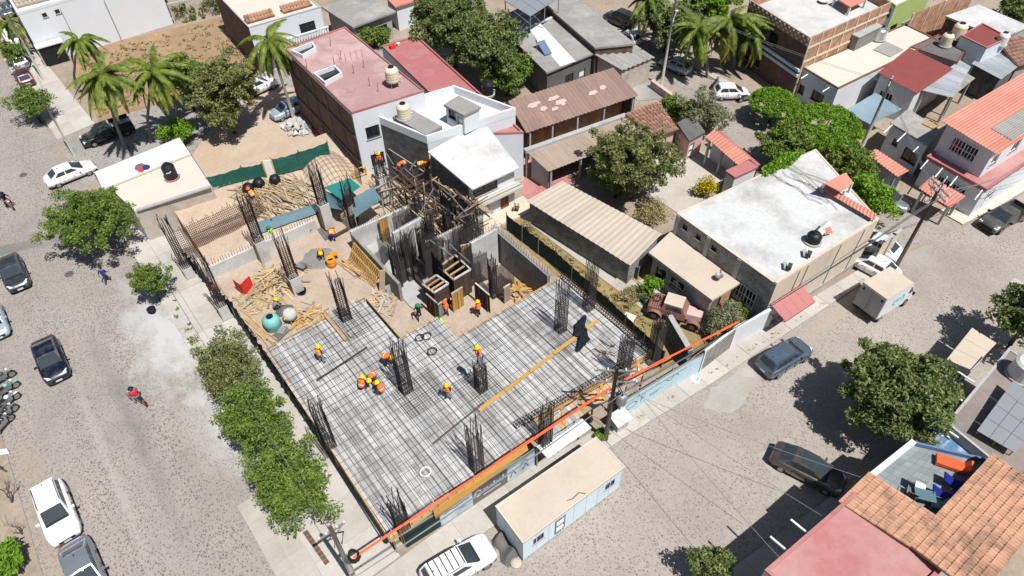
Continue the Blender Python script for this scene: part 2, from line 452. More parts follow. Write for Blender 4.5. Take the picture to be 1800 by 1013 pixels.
brickmat('brick_south', (0.50, 0.22, 0.10), (0.42, 0.17, 0.08), (0.40, 0.33, 0.26), axis='x')
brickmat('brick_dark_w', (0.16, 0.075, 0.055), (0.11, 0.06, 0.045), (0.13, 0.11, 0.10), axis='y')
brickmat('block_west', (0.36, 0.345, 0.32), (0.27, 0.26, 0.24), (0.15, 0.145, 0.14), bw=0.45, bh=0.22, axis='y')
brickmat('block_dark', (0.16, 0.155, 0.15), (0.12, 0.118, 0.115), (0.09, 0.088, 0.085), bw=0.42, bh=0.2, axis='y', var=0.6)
glassy('glass_dark'); glassy('glass_blue', (0.03, 0.045, 0.06), 0.1); glassy('car_glass', (0.035, 0.045, 0.05), 0.05)
plain('frame_white', (0.75, 0.75, 0.74), var=0.1, bump=0, rough=0.5)
plain('frame_dark', (0.05, 0.05, 0.05), var=0.2, bump=0, rough=0.5)
plain('wood_door', (0.20, 0.085, 0.04), var=0.3, scale=3, bump=0.1, stretch=(1, 1, 0.2))
plain('plank_new', (0.52, 0.335, 0.16), var=0.3, scale=2.5, bump=0.15, dirt=(0.35, 0.24, 0.14), dirt_amt=0.6, perobj=0.3)
plain('plank_old', (0.42, 0.33, 0.23), var=0.3, scale=2.5, bump=0.15, dirt=(0.28, 0.23, 0.18), dirt_amt=0.6, perobj=0.4)
plain('plank_pale', (0.43, 0.425, 0.415), var=0.35, scale=1.6, bump=0.12, dirt=(0.24, 0.22, 0.20), dirt_amt=0.75, perobj=0.32)
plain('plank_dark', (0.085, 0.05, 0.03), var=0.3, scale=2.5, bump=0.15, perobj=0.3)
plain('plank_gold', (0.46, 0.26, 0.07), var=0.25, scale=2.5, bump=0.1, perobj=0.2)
plain('bamboo', (0.44, 0.335, 0.195), var=0.35, scale=3, bump=0.1, perobj=0.35)
plain('rebar_steel', (0.055, 0.045, 0.045), var=0.35, scale=4, bump=0, rough=0.7, metal=0.3)
plain('rebar_rust', (0.13, 0.07, 0.045), var=0.35, scale=4, bump=0, rough=0.8)
plain('mesh_cloth', (0.014, 0.095, 0.07), var=0.3, scale=1.5, bump=0.2, dirt=(0.05, 0.16, 0.13), dirt_amt=0.5)
plain('mesh_cloth_dark', (0.012, 0.035, 0.033), var=0.35, scale=1.5, bump=0.2, dirt=(0.03, 0.05, 0.05), dirt_amt=0.5)
plain('tarp_teal', (0.02, 0.19, 0.165), var=0.2, scale=1.0, bump=0.15, rough=0.6)
plain('tarp_slate', (0.085, 0.15, 0.175), var=0.2, scale=1.0, bump=0.15, rough=0.6)
plain('tarp_blue', (0.19, 0.27, 0.32), var=0.15, scale=1.0, bump=0.15, rough=0.6, dirt=(0.28, 0.31, 0.32), dirt_amt=0.5)
plain('black_plastic', (0.012, 0.014, 0.017), var=0.3, scale=2, bump=0.1, rough=0.45)
plain('black_rubber', (0.016, 0.016, 0.016), var=0.3, scale=2, bump=0.1, rough=0.85)
plain('metal_grey', (0.33, 0.34, 0.34), var=0.2, scale=3, bump=0, rough=0.45, metal=0.6)
plain('steel_bright', (0.62, 0.63, 0.62), var=0.15, scale=3, bump=0, rough=0.3, metal=0.9)
plain('orange_guard', (0.80, 0.10, 0.025), var=0.08, bump=0, rough=0.5)
plain('wood_pole', (0.075, 0.058, 0.048), var=0.3, scale=3, bump=0.2, stretch=(1, 1, 0.15))
plain('concrete_pole', (0.33, 0.31, 0.27), var=0.2, scale=2, bump=0.1)
plain('tank_beige', (0.60, 0.52, 0.38), var=0.1, scale=1, bump=0, rough=0.55, dirt=(0.45, 0.38, 0.28), dirt_amt=0.4)
plain('tank_white', (0.62, 0.61, 0.58), var=0.1, scale=1, bump=0, rough=0.55, dirt=(0.4, 0.38, 0.35), dirt_amt=0.5)
plain('tank_teal', (0.16, 0.42, 0.40), var=0.15, scale=1.5, bump=0, rough=0.6, dirt=(0.35, 0.38, 0.34), dirt_amt=0.5)
plain('solar_panel', (0.225, 0.235, 0.245), var=0.06, scale=1, bump=0, rough=0.25, spec=0.6)
plain('solar_blue', (0.12, 0.17, 0.26), var=0.1, scale=1, bump=0, rough=0.2, spec=0.6)
plain('container_blue', (0.56, 0.66, 0.71), var=0.06, scale=0.8, bump=0.02, rough=0.5, dirt=(0.47, 0.52, 0.54), dirt_amt=0.4)
plain('banner_grey', (0.16, 0.155, 0.15), var=0.3, scale=1.2, bump=0.05, stretch=(1, 1, 5))
plain('banner_blue', (0.44, 0.57, 0.62), var=0.16, scale=0.7, bump=0.05, dirt=(0.30, 0.40, 0.45), dirt_amt=0.5)
plain('banner_sky', (0.50, 0.585, 0.62), var=0.2, scale=0.8, bump=0.05, dirt=(0.22, 0.25, 0.29), dirt_amt=0.8)
plain('lettering_white', (0.72, 0.73, 0.72), var=0.1, bump=0)
plain('lettering_dark', (0.12, 0.16, 0.18), var=0.1, bump=0)
plain('plain_red', (0.60, 0.035, 0.03), var=0.15, bump=0.05, rough=0.6)
plain('plain_orange', (0.68, 0.24, 0.02), var=0.15, bump=0.05, rough=0.6)
plain('orange_red', (0.62, 0.095, 0.03), var=0.15, bump=0.05, rough=0.6)
plain('plain_yellow', (0.75, 0.42, 0.02), var=0.1, bump=0, rough=0.5)
plain('plain_blue', (0.006, 0.012, 0.17), var=0.15, bump=0.05, rough=0.6)
plain('wall_blue', (0.11, 0.18, 0.30), var=0.12, bump=0.05)
plain('water_blue', (0.10, 0.19, 0.33), var=0.5, scale=2.5, bump=0.1, rough=0.3, dirt=(0.5, 0.6, 0.7), dirt_amt=0.7, stretch=(0.4, 1.6, 1))
plain('stone_rubble', (0.50, 0.49, 0.47), var=0.25, scale=2, bump=0.3, perobj=0.2)
plain('wet_cement', (0.20, 0.20, 0.185), var=0.25, scale=1, bump=0.2, rough=0.6)
plain('bark', (0.11, 0.085, 0.065), var=0.35, scale=3, bump=0.4, stretch=(1, 1, 0.25))
plain('bark_pale', (0.24, 0.21, 0.18), var=0.3, scale=3, bump=0.3, stretch=(1, 1, 0.4))
foliage('leaf_street', (0.056, 0.1, 0.016), (0.124, 0.193, 0.033), (0.236, 0.292, 0.058))
foliage('leaf_olive', (0.072, 0.09, 0.03), (0.167, 0.188, 0.06), (0.318, 0.315, 0.128))
foliage('leaf_mango', (0.046, 0.076, 0.025), (0.133, 0.176, 0.054), (0.286, 0.288, 0.108))
foliage('leaf_bright', (0.064, 0.15, 0.009), (0.135, 0.27, 0.018), (0.238, 0.39, 0.038))
foliage('leaf_grey', (0.098, 0.109, 0.057), (0.207, 0.213, 0.115), (0.317, 0.299, 0.184))
foliage('leaf_yellow', (0.171, 0.172, 0.011), (0.439, 0.345, 0.011), (0.67, 0.483, 0.023))
foliage('leaf_dry', (0.195, 0.149, 0.057), (0.341, 0.276, 0.127), (0.439, 0.368, 0.207))
foliage('palm_leaf', (0.051, 0.09, 0.014), (0.134, 0.18, 0.026), (0.28, 0.3, 0.06))
foliage('palm_dry', (0.268, 0.196, 0.034), (0.439, 0.322, 0.057), (0.549, 0.414, 0.115))

# ---------------------------------------------------------------- ground, roads, pavements
sheet('ground', [(-600, -600), (900, -600), (900, 900), (-600, 900)], -0.012, 'dirt')
sheet('west_road', [(-12.3, -60), (0.2, -60), (0.2, 55), (-0.9, 73), (-1.7, 95), (-3.5, 170), (-15, 170)], 0.0, 'cobble_west')
K1 = [(0.2, 15.4), (8, 15.3), (14, 15.1), (21, 14.7), (28, 14.1), (48, 12.95), (51.5, 12.8)]
K2 = [(0.2, 5.6), (18, 4.9), (26.3, 4.0), (47.4, 1.6), (90, -2.2)]
sheet('south_road', K2 + [(90, 8.5), (64, 10.8), (58.4, 11.6)] + list(reversed(K1)), 0.004, 'cobble_south')
sheet('east_road', [(51.5, 13.05), (58.4, 11.65), (58.2, 14), (60.5, 37), (62.5, 60), (66, 110), (58, 110), (54.6, 60), (53.4, 43), (51.5, 20)], 0.008, 'cobble_east')
sheet('side_lane', [(-0.5, 66.3), (20, 64.8), (36, 66), (36, 75.0), (3.2, 76.8), (-0.8, 76)], 0.006, 'cobble_lane')
sheet('vacant_lot', [(3.6, 77.2), (32, 75.6), (33, 92), (5, 95.5)], 0.02, 'lot_soil')
sheet('sand_yard', [(8.6, 55.8), (21, 55.2), (27, 66), (22, 71.5), (15.5, 71.5), (9.2, 64.8)], 0.022, 'sand')
sheet('west_verge', [(-60, -60), (-12.5, -60), (-12.5, 70), (-60, 70)], -0.006, 'dirt')

def paving(name, corners, nu, nv, m, z=0.12, joint=0.015, holes=()):
    """a pavement of separate slabs; corners A, B, C, D as ground points"""
    A, B, C, D = [Vector((c[0], c[1])) for c in corners]
    base = MB().prism([A, B, C, D], -0.01, z - 0.03).build(name, 'kerb_stone')
    base['kind'] = 'structure'
    for i in range(nu):
        for j in range(nv):
            if (i, j) in holes: continue
            q = []
            for (u, v) in ((i, j), (i + 1, j), (i + 1, j + 1), (i, j + 1)):
                uu, vv = u / nu, v / nv
                q.append((A * (1 - uu) + B * uu) * (1 - vv) + (D * (1 - uu) + C * uu) * vv)
            MB().prism(inset(q, joint), z - 0.06, z + random.uniform(-0.008, 0.008)).build('paving_slab', m, base)
    return base
paving('west_pavement', [(0.3, 17.2), (4.45, 17.2), (4.3, 57.5), (0.1, 57.5)], 2, 15, 'pavement_pale', holes=((0, 5), (1, 7), (0, 9), (0, 12)))
paving('driveway', [(-1.75, 18.0), (0.28, 18.0), (0.28, 26.2), (-1.9, 26.2)], 2, 5, 'pavement', z=0.07)
def strip(edge, w0, w1):
    """polygon between an edge line and the same line moved up in y"""
    return [(x, y + w0) for x, y in edge] + [(x, y + w1) for x, y in reversed(edge)]
HL = [(0.2, 17.15), (8, 17.2), (14, 17.0), (21, 16.25), (28, 15.85), (48, 14.1)]
for (a, b, c, d, n) in zip(K1, K1[1:], HL, HL[1:], (4, 3, 4, 4, 9)):
    paving('south_pavement', [(a[0], a[1] + .02), (b[0] - .004, b[1] + .02), (d[0] - .004, d[1] - .05), (c[0], c[1] - .05)], n, 1, 'pavement_pale')
for (xa, ya, xb, yb, n) in ((18, 4.85, 26.3, 3.95, 4), (26.3, 3.95, 47.4, 1.55, 10), (47.4, 1.55, 70, -0.3, 8)):
    paving('house_pavement', [(xa, ya - 1.3), (xb - 0.004, yb - 1.3), (xb - 0.004, yb), (xa, ya)], n, 1, 'pavement')
paving('corner_pavement', [(58.6, 11.75), (64, 10.95), (64, 13.0), (58.7, 14.0)], 3, 1, 'roof_cream')
paving('corner_pavement', [(64.01, 10.95), (90, 8.6), (90, 10.6), (64.01, 13.0)], 9, 1, 'roof_cream')
paving('east_pavement', [(60.6, 37), (61.6, 37), (63.6, 60), (62.6, 60)], 1, 8, 'pavement')
paving('north_pavement', [(-0.7, 76.3), (3.2, 77.0), (2.0, 99), (-1.6, 99)], 2, 9, 'pavement_pale', z=0.11)
paving('verge_pavement', [(-13.6, 12), (-12.5, 12), (-12.5, 52), (-13.6, 52)], 1, 16, 'dirt', z=0.1)

def blot(name, px, py, rx, ry, m, z, n=26):
    c = P(px, py)
    pts = [(c.x + rx * (1 + random.uniform(-.16, .16)) * math.cos(a / n * math.tau), c.y + ry * (1 + random.uniform(-.16, .16)) * math.sin(a / n * math.tau)) for a in range(n)]
    sheet(name, pts, z, m)
plain('road_cement', (0.335, 0.315, 0.285), var=0.2, scale=0.7, bump=0.1, dirt=(0.28, 0.25, 0.22), dirt_amt=0.7, crack=0.6)
plain('road_tar', (0.17, 0.16, 0.15), var=0.25, scale=0.9, bump=0.2, dirt=(0.25, 0.225, 0.2), dirt_amt=0.8)
blot('road_patch', 1283, 692, 2.2, 1.1, 'road_cement', 0.009)
sheet('road_patch', [P(-20, 438).xy, P(186, 392).xy, P(192, 402).xy, P(-20, 455).xy], 0.005, 'road_tar')
sheet('road_patch', [P(1330, 800).xy, P(1385, 770).xy, P(1420, 800).xy, P(1362, 838).xy], 0.0095, 'road_cement')
# ---------------------------------------------------------------- buildings
def opening_fill(root, kind, o, du, dn, w, h, depth):
    """window, door or grille set into an opening; o = lower corner on the wall, du along the wall, dn outwards"""
    up = Vector((0, 0, 1))
    def bar(mb, u0, u1, v0, v1, t0, t1):
        vs = []
        for t in (t0, t1):
            for (u, v) in ((u0, v0), (u1, v0), (u1, v1), (u0, v1)): vs.append(o + du * u + up * v + dn * t)
        mb.add(vs, ((0, 3, 2, 1), (4, 5, 6, 7), (0, 1, 5, 4), (1, 2, 6, 5), (2, 3, 7, 6), (3, 0, 4, 7)))
    if kind == 'hole':
        mb = MB(); bar(mb, 0, w, 0, h, -depth - 0.02, -depth)
        mb.build('recess', 'concrete_dark', root); return
    if kind == 'door' or kind == 'steel':
        mb = MB(); bar(mb, 0.04, w - 0.04, 0.0, h - 0.04, -depth + 0.01, -depth + 0.06)
        d = mb.build('door', 'wood_door' if kind == 'door' else 'metal_grey', root)
        mb = MB(); bar(mb, w * 0.8, w * 0.86, h * 0.42, h * 0.5, -depth + 0.06, -depth + 0.12)
        mb.build('handle', 'frame_dark', d)
        for k in (0.3, 0.7):
            mb = MB(); bar(mb, w * 0.15, w * 0.85, h * k - h * 0.12, h * k + h * 0.12, -depth + 0.06, -depth + 0.075)
            mb.build('door_panel', 'wood_door' if kind == 'door' else 'frame_white', d)
        return
    fm = 'frame_dark' if kind == 'dark' else 'frame_white'
    mb = MB(); bar(mb, 0, w, 0, h, -depth, -depth + 0.02)
    win = mb.build('window', 'glass_dark' if kind != 'blue' else 'glass_blue', root)
    mb = MB()
    fr = 0.06
    bar(mb, 0, w, 0, fr, -depth + 0.02, -depth + 0.07); bar(mb, 0, w, h - fr, h, -depth + 0.02, -depth + 0.07)
    bar(mb, 0, fr, fr, h - fr, -depth + 0.02, -depth + 0.07); bar(mb, w - fr, w, fr, h - fr, -depth + 0.02, -depth + 0.07)
    n = max(1, int(w / 0.9))
    for k in range(1, n + 1):
        if k < n + 0 or n == 1:
            u = w * k / (n + (1 if n == 1 else 0))
            bar(mb, u - 0.025, u + 0.025, fr, h - fr, -depth + 0.02, -depth + 0.06)
    mb.build('window_frame', fm, win)
    if kind == 'bars':
        n = max(3, int(w / 0.28))
        for k in range(n + 1):
            mb = MB(); u = w * k / n; bar(mb, u - 0.02, u + 0.02, -0.05, h + 0.05, 0.03, 0.06); mb.build('bar', 'frame_white', win)
        for k in range(3):
            mb = MB(); v = h * k / 2; bar(mb, -0.05, w + 0.05, v - 0.02, v + 0.02, 0.06, 0.085); mb.build('rail', 'frame_white', win)
    else:
        mb = MB(); bar(mb, -0.08, w + 0.08, -0.08, 0.0, -depth + 0.02, 0.08); mb.build('sill', 'concrete', win)

def wall_side(root, p0, p1, zb, zt0, zt1, m, ops=(), depth=0.14, name='wall'):
    """one wall with real openings; ops = (u, v, w, h, kind) in metres from p0 and zb"""
    p0, p1 = Vector((p0[0], p0[1], 0)), Vector((p1[0], p1[1], 0))
    L = (p1 - p0).length
    du = (p1 - p0) / L
    dn = Vector((du.y, -du.x, 0))
    good = []
    for (u, v, w, h, k) in ops:
        if u < 0: u = L + u
        if 0.02 < u and u + w < L - 0.02: good.append((u, v, w, h, k))
    us = sorted({0.0, L, *[x for o in good for x in (o[0], o[0] + o[2])]})
    zmin = min(zt0, zt1) - zb
    vs_ = sorted({0.0, *[min(x, zmin - 0.05) for o in good for x in (o[1], o[1] + o[3])]})
    mb = MB()
    def pt(u, v, t=0.0):
        return p0 + du * u + dn * t + Vector((0, 0, zb + v))
    def top(u): return zt0 + (zt1 - zt0) * u / L - zb
    for i in range(len(us) - 1):
        a, b = us[i], us[i + 1]
        for j in range(len(vs_)):
            c = vs_[j]
            if j + 1 < len(vs_):
                d = vs_[j + 1]; mid = ((a + b) / 2, (c + d) / 2)
                if any(o[0] < mid[0] < o[0] + o[2] and o[1] < mid[1] < o[1] + o[3] for o in good): continue
                mb.quad(pt(a, c), pt(b, c), pt(b, d), pt(a, d))
            else:
                mb.quad(pt(a, c), pt(b, c), pt(b, top(b)), pt(a, top(a)))
    for (u, v, w, h, k) in good:
        h = min(h, zmin - 0.05 - v)
        c4 = [(u, v), (u + w, v), (u + w, v + h), (u, v + h)]
        for i in range(4):
            a, b = c4[i], c4[(i + 1) % 4]
            mb.quad(pt(*a), pt(*b), pt(*b, -depth), pt(*a, -depth))
    o = mb.build(name, m, root)
    for (u, v, w, h, k) in good:
        opening_fill(root, k, pt(u, v), du, dn, w, min(h, zmin - 0.05 - v), depth)
    return o

def corners(L, T, R, B, z):
    """ground plan of a roof seen in the photograph at height z; one corner may be None"""
    zz = z if isinstance(z, (list, tuple)) else [z] * 4           # B, R, T, L
    q = {}
    for k, px, h in zip('BRTL', (B, R, T, L), zz):
        if px is not None: q[k] = Vector(px) if len(px) == 3 else P(px[0], px[1], h)
    opp = {'B': 'RLT', 'T': 'RLB', 'L': 'BTR', 'R': 'BTL'}
    for k in 'BRTL':
        if k not in q:
            a, b, c = opp[k]
            q[k] = q[a] + q[b] - q[c]
    return [q['B'], q['R'], q['T'], q['L']]

def house(name, label, z, L=None, T=None, R=None, B=None, wall='plaster_white', roof='roof_white', para=0.3, z0=0.0, wallW=None, wallS=None,
          opsS=(), opsW=(), cat='house', copes=None, pw=0.16, overhang=0.0):
    pts = corners(L, T, R, B, z)
    c = sum(pts, Vector()) / 4
    root = thing(name, label, cat)
    poly = [p.xy for p in pts]
    wp = inset(poly, overhang) if overhang else poly
    zw = z - (0.22 if overhang else 0.0)
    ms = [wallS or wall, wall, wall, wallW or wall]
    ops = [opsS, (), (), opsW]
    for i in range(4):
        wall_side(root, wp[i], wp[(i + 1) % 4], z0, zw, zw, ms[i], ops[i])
    if overhang:
        MB().prism(poly, z - 0.2, z).build('roof', roof, root)
    else:
        MB().prism(inset(poly, 0.05), z - para - 0.2, z - para).build('roof', roof, root)
        if para > 0.02:
            MB().ring(inset(poly, -0.02), pw, z - para - 0.02, z + 0.004).build('parapet', copes or wall, root)
    root['_z'] = z - para
    return root, pts
def drain_pipe(root, p, d, n=1):
    p = Vector(p); d = Vector(d)
    MB().tube([p, p + d], 0.06, 8).build('drain_spout', 'frame_white', root)

def corr_sheets(root, A, B, C, D, pitch, amp, m, width=1.0, waves_v=False, name='roof_sheet', thick=0.03, over=0.02):
    """corrugated sheets laid side by side along A-B; the ribs run from A to D"""
    A, B, C, D = [Vector(x) for x in (A, B, C, D)]
    if waves_v: A, B, C, D = A, D, C, B
    Lu = ((B - A).length + (C - D).length) / 2
    n = max(1, round(Lu / width))
    nrm = (B - A).cross(D - A).normalized()
    if nrm.z < 0: nrm = -nrm
    for s in range(n):
        u0, u1 = s / n, (s + 1) / n + (over / Lu if s < n - 1 else 0)
        k = max(4, int(Lu * (u1 - u0) / pitch * 6))
        off = nrm * (0.012 * (s % 2)) + nrm * random.uniform(0, 0.008)
        sh = random.uniform(-0.02, 0.02)
        vs, fs = [], []
        for i in range(k + 1):
            u = u0 + (u1 - u0) * i / k
            wv = nrm * (amp * math.sin(2 * math.pi * u * Lu / pitch)) + off
            a, d = A.lerp(B, u), D.lerp(C, u)
            dv = (d - a).normalized() * sh
            a, d = a + dv, d + dv
            vs += [a + wv, a.lerp(d, 0.5) + wv, d + wv, a + wv - nrm * thick, d + wv - nrm * thick]
        for i in range(k):
            p, q = i * 5, i * 5 + 5
            fs += [(p, q, q + 1, p + 1), (p + 1, q + 1, q + 2, p + 2), (p, p + 3, q + 3, q), (p + 2, q + 2, q + 4, p + 4), (p + 3, p + 4, q + 4, q + 3)]
        MB().add(vs, fs).build(name, m, root, smooth=False)

def shed(name, label, zc, L=None, T=None, R=None, B=None, m='sheet_brown', wall='plaster_grey', pitch=0.45, amp=0.05, waves_v=False, inset_w=0.25,
         sides=(1, 1, 1, 1), opsS=(), opsW=(), posts=(), cat='shed', width=1.0, z0=0.0, wallS=None, wallW=None):
    """a building under a corrugated roof; zc = heights of corners B, R, T, L"""
    pts = corners(L, T, R, B, zc)
    root = thing(name, label, cat)
    corr_sheets(root, pts[0], pts[1], pts[2], pts[3], pitch, amp, m, width, waves_v)
    poly = inset([p.xy for p in pts], inset_w)
    ms = [wallS or wall, wall, wall, wallW or wall]
    for i in range(4):
        if sides[i]:
            j = (i + 1) % 4
            wall_side(root, poly[i], poly[j], z0, pts[i].z - 0.12, pts[j].z - 0.12, ms[i], (opsS, (), (), opsW)[i])
    for (i, t) in posts:
        j = (i + 1) % 4
        a = poly[i].lerp(poly[j], t); zt = pts[i].z + (pts[j].z - pts[i].z) * t - 0.1
        MB().box(a.x - 0.1, a.x + 0.1, a.y - 0.1, a.y + 0.1, z0, zt).build('post', 'concrete', root)
    return root, pts

def tile_roof(root, A, B, C, D, m, n_parts=300, tl=0.42, tw=0.24, name='roof_tile', smooth=True):
    """barrel tiles in rows; A-B is the eave, tiles run up towards D-C"""
    A, B, C, D = [Vector(x) for x in (A, B, C, D)]
    Lu, Lv = (B - A).length, (D - A).length
    nu, nv = max(1, int(Lu / tw)), max(1, int(Lv / tl))
    nrm = (B - A).cross(D - A).normalized()
    if nrm.z < 0: nrm = -nrm
    eu, ev = (B - A).normalized(), (D - A).normalized()
    w, l = Lu / nu, Lv / nv
    def tile_geo():
        vs, fs = [], []
        for (v, r, h) in ((-0.08, 0.56, 0.035), (l, 0.46, 0.0)):
            for k in range(5):
                a = math.pi * k / 4
                vs.append(eu * (-math.cos(a) * w * r) + nrm * (math.sin(a) * w * 0.42 + h) + ev * v)
        for k in range(4): fs.append((k, k + 1, k + 6, k + 5))
        fs.append((0, 1, 2, 3, 4))
        return vs, fs
    vs, fs = tile_geo()
    me = MB().add(vs, fs).mesh(name, m, smooth)
    rest = MB(); cells = [(i, j) for j in range(nv) for i in range(nu)]
    for q, (i, j) in enumerate(cells):
        u, v = (i + 0.5) / nu, j / nv
        p = A.lerp(B, u).lerp(D.lerp(C, u), v) + nrm * random.uniform(0.01, 0.035)
        rot = random.uniform(-0.03, 0.03)
        if q < n_parts: linked(name, me, root, p, (0, 0, rot))
        else: rest.add([p + Vector(x) for x in vs], fs)
    if rest.v:
        rest.build('roof_tiling', m, root, smooth)['kind'] = 'stuff'
    MB().prism([A.xy, B.xy, C.xy, D.xy], [x.z - 0.12 for x in (A, B, C, D)], [x.z + 0.005 for x in (A, B, C, D)]).build('roof_deck', m, root)
# --- north-west: tall white house behind the vacant lot
r, q = house('white_house', 'tall plain white house standing behind the vacant lot with palms', 6.3, B=(2.1, 94.5, 6.3), R=(17.8, 95.2, 6.3), T=(18.2, 120, 6.3), L=(2.4, 120, 6.3), wall='plaster_white', para=0.3,
             opsS=((2.2, 5.0, 0.5, 0.45, 'dark'), (3.6, 5.0, 0.5, 0.45, 'dark')))
for u in (4.2, 9.0): MB().box(2.1 + u, 2.1 + u + 0.05, 94.30, 94.5, 0.1, 5.6).build('render_joint', 'plaster_grey', r)
tile_roof(r, (2.4, 96.4, 6.0), (6.0, 96.4, 6.0), (6.0, 100.5, 6.9), (2.4, 100.5, 6.9), 'roof_dusty', 120, 0.6, 0.4)
g = thing('yard_gate', 'black sheet metal gate under the tall white house wall', 'gate')
for k in range(3): MB().box(2.15 + k * 0.86, 2.98 + k * 0.86, 93.4, 93.46, 0.05, 2.3).build('gate_panel', 'black_plastic', g)
MB().box(2.0, 4.9, 93.2, 94.4, 2.35, 2.5).build('gate_hood', 'plaster_white', g)
MB().box(2.0, 2.13, 93.3, 93.5, 0.0, 2.4).build('gate_post', 'concrete', g); MB().box(4.75, 4.88, 93.3, 93.5, 0.0, 2.4).build('gate_post', 'concrete', g)
w = thing('lot_wall', 'vine covered rough rendered wall along the back of the vacant lot', 'wall')
wall_side(w, (17.9, 95.0), (32.5, 92.3), 0, 2.4, 2.6, 'render_rough')
MB().prism([(17.9, 95.02), (32.5, 92.32), (32.5, 92.6), (17.9, 95.3)], 2.35, 2.62).build('coping', 'concrete', w)
r, q = house('pale_annex', 'cream flat roofed annex beside the tall white house', 3.4, B=(18.3, 96.2, 3.4), R=(27, 95.2, 3.4), T=(27.5, 104, 3.4), L=(18.8, 104.8, 3.4), wall='plaster_cream', roof='roof_cream', para=0.2)
# --- house with the clay tile eaves
r, q = house('tiled_eave_house', 'white flat roofed house with strips of clay tiles along its front eave', 5.6, B=(437, 48), R=(563, 12), L=(374, -18), wall='plaster_white', roof='roof_cream', para=0.08, wallW='brick_dark_w', copes='concrete',
             opsS=((1.2, 2.9, 1.7, 1.3, 'dark'), (5.6, 3.1, 1.9, 1.2, 'dark'), (2.0, 0.1, 1.0, 2.1, 'door'), (6.0, 0.5, 1.6, 1.3, 'dark')))
B0, R0 = q[0], q[1]
ev = (R0 - B0).normalized(); iv = (q[3] - B0).normalized()
for (a, b) in ((0.02, 0.40), (0.52, 0.93)):
    p = B0.lerp(R0, a) + iv * 0.9; s = B0.lerp(R0, b) + iv * 0.9
    tile_roof(r, p + Vector((0, 0, 0.05)), s + Vector((0, 0, 0.05)), s + iv * 1.0 + Vector((0, 0, 0.45)), p + iv * 1.0 + Vector((0, 0, 0.45)), 'tile_clay', 150, 0.5, 0.34)
o = B0 - iv * 1.3; e = R0 - iv * 1.3
MB().prism([o.xy, e.xy, R0.xy, B0.xy], 2.7, 2.86).build('balcony_floor', 'concrete', r)
for k in range(26):
    p = o.lerp(e, (k + 0.5) / 26); MB().cbox((p.x, p.y, 3.25), (0.2, 0.1, 0.78), 0).build('baluster', 'plaster_white', r)
MB().beam(o + Vector((0, 0, 3.72 - 5.6)), e + Vector((0, 0, 3.72 - 5.6)), 0.2, 0.14).build('handrail', 'plaster_white', r)
# --- grey cracked roof house at the back
r, q = house('cracked_roof_house', 'house with a cracked grey concrete roof behind the leafy garden', 3.4, B=(620, 48), R=(696, 20), L=(565, 12), wall='plaster_grey', roof='roof_grey', para=0.05, overhang=0.5,
             opsS=((2.4, 1.0, 2.0, 1.1, 'dark'), (5.2, 0.05, 0.9, 2.0, 'steel')))
r, q = house('terracotta_house', 'small house with an orange terracotta roof edge and wide dark window', 3.3, B=(694, 12), R=(735, -1), T=(715, -20), wall='plaster_white', roof='sheet_red', para=0.05, overhang=0.3, opsS=((0.6, 0.7, 2.6, 1.5, 'dark'),))
# --- the red roofed three storey brick building
r, q = house('brick_building', 'tall bare brick building with a dusty pink roof and sunken light wells', 8.0, L=(500, 84), T=(606, 47), R=(745, 159), B=(618, 198), wall='plaster_white', roof='roof_pink', para=0.14, wallW='brick_west', copes='roof_red', pw=0.12,
             opsS=((0.9, 4.9, 1.3, 1.2, 'dark'), (0.9, 1.9, 1.3, 1.3, 'dark'), (3.6, 4.9, 1.5, 1.3, 'dark')))
brick_q = q
dW = (q[0] - q[3])
for t in (0.0, 0.2, 0.4, 0.6, 0.8, 0.985):                      # concrete frame showing in the brick wall
    p = q[3] + dW * t
    MB().box(p.x - 0.06, p.x + 0.1, p.y - 0.15, p.y + 0.15, 0, 7.85).build('frame_column', 'concrete_dark', r)
for zz in (2.6, 5.3, 7.7):
    a, b = q[3] + Vector((-0.055, 0, 0)), q[0] + Vector((-0.055, 0, 0))
    MB().beam((a.x, a.y, zz), (b.x, b.y, zz), 0.12, 0.26).build('frame_beam', 'concrete_dark', r)
for t in (0.1, 0.3, 0.5, 0.7):                                  # diagonal streaks of mortar
    a, b = q[3] + dW * t, q[3] + dW * (t + 0.2)
    MB().beam((a.x - 0.02, a.y, 7.6), (b.x - 0.02, b.y, 5.4), 0.05, 0.08).build('mortar_streak', 'concrete_grey', r)
def light_well(root, px4, z, depth=1.3):
    pl = [P(x, y, z) for x, y in px4]
    poly = [p.xy for p in pl]
    zt, n = z + 0.012, len(poly)
    # a kerbed well standing 0.35 m proud; its floor is the roof
    MB().ring(poly, 0.14, z - 0.1, zt + 0.4).build('light_well_wall', 'plaster_white', root)
    MB().add([(*p, zt) for p in inset(poly, 0.13)], (tuple(range(n)),)).build('light_well_grating', 'glass_dark', root)
light_well(r, [(512, 95), (533, 104), (557, 90), (551, 80)], 7.86)
light_well(r, [(552, 135), (572, 152), (603, 135), (590, 121)], 7.86)
for (px, py) in ((582, 82), (588, 118), (622, 130), (650, 152), (665, 162), (600, 105), (640, 120), (540, 120)):
    p = P(px, py, 7.86); MB().tube([p, p + Vector((0.05, 0.02, 0.9))], 0.025, 5).build('starter_bar', 'rebar_rust', r)
for k in range(6):
    a, b = P(585 + k * 10, 97 - k * 2, 7.875), P(588 + k * 10, 113 - k * 2.5, 7.875)
    MB().beam(a, b, 0.06, 0.02).build('roof_patch_joint', 'roof_red', r)
# --- lower red roof behind
r, q = house('red_roof_house', 'low house with a flat red painted roof behind the brick building', 5.2, L=(671, 80), T=(732, 62), R=(920, 232), B=(830, 235), wall='plaster_white', roof='roof_red', para=0.18, copes='roof_red')
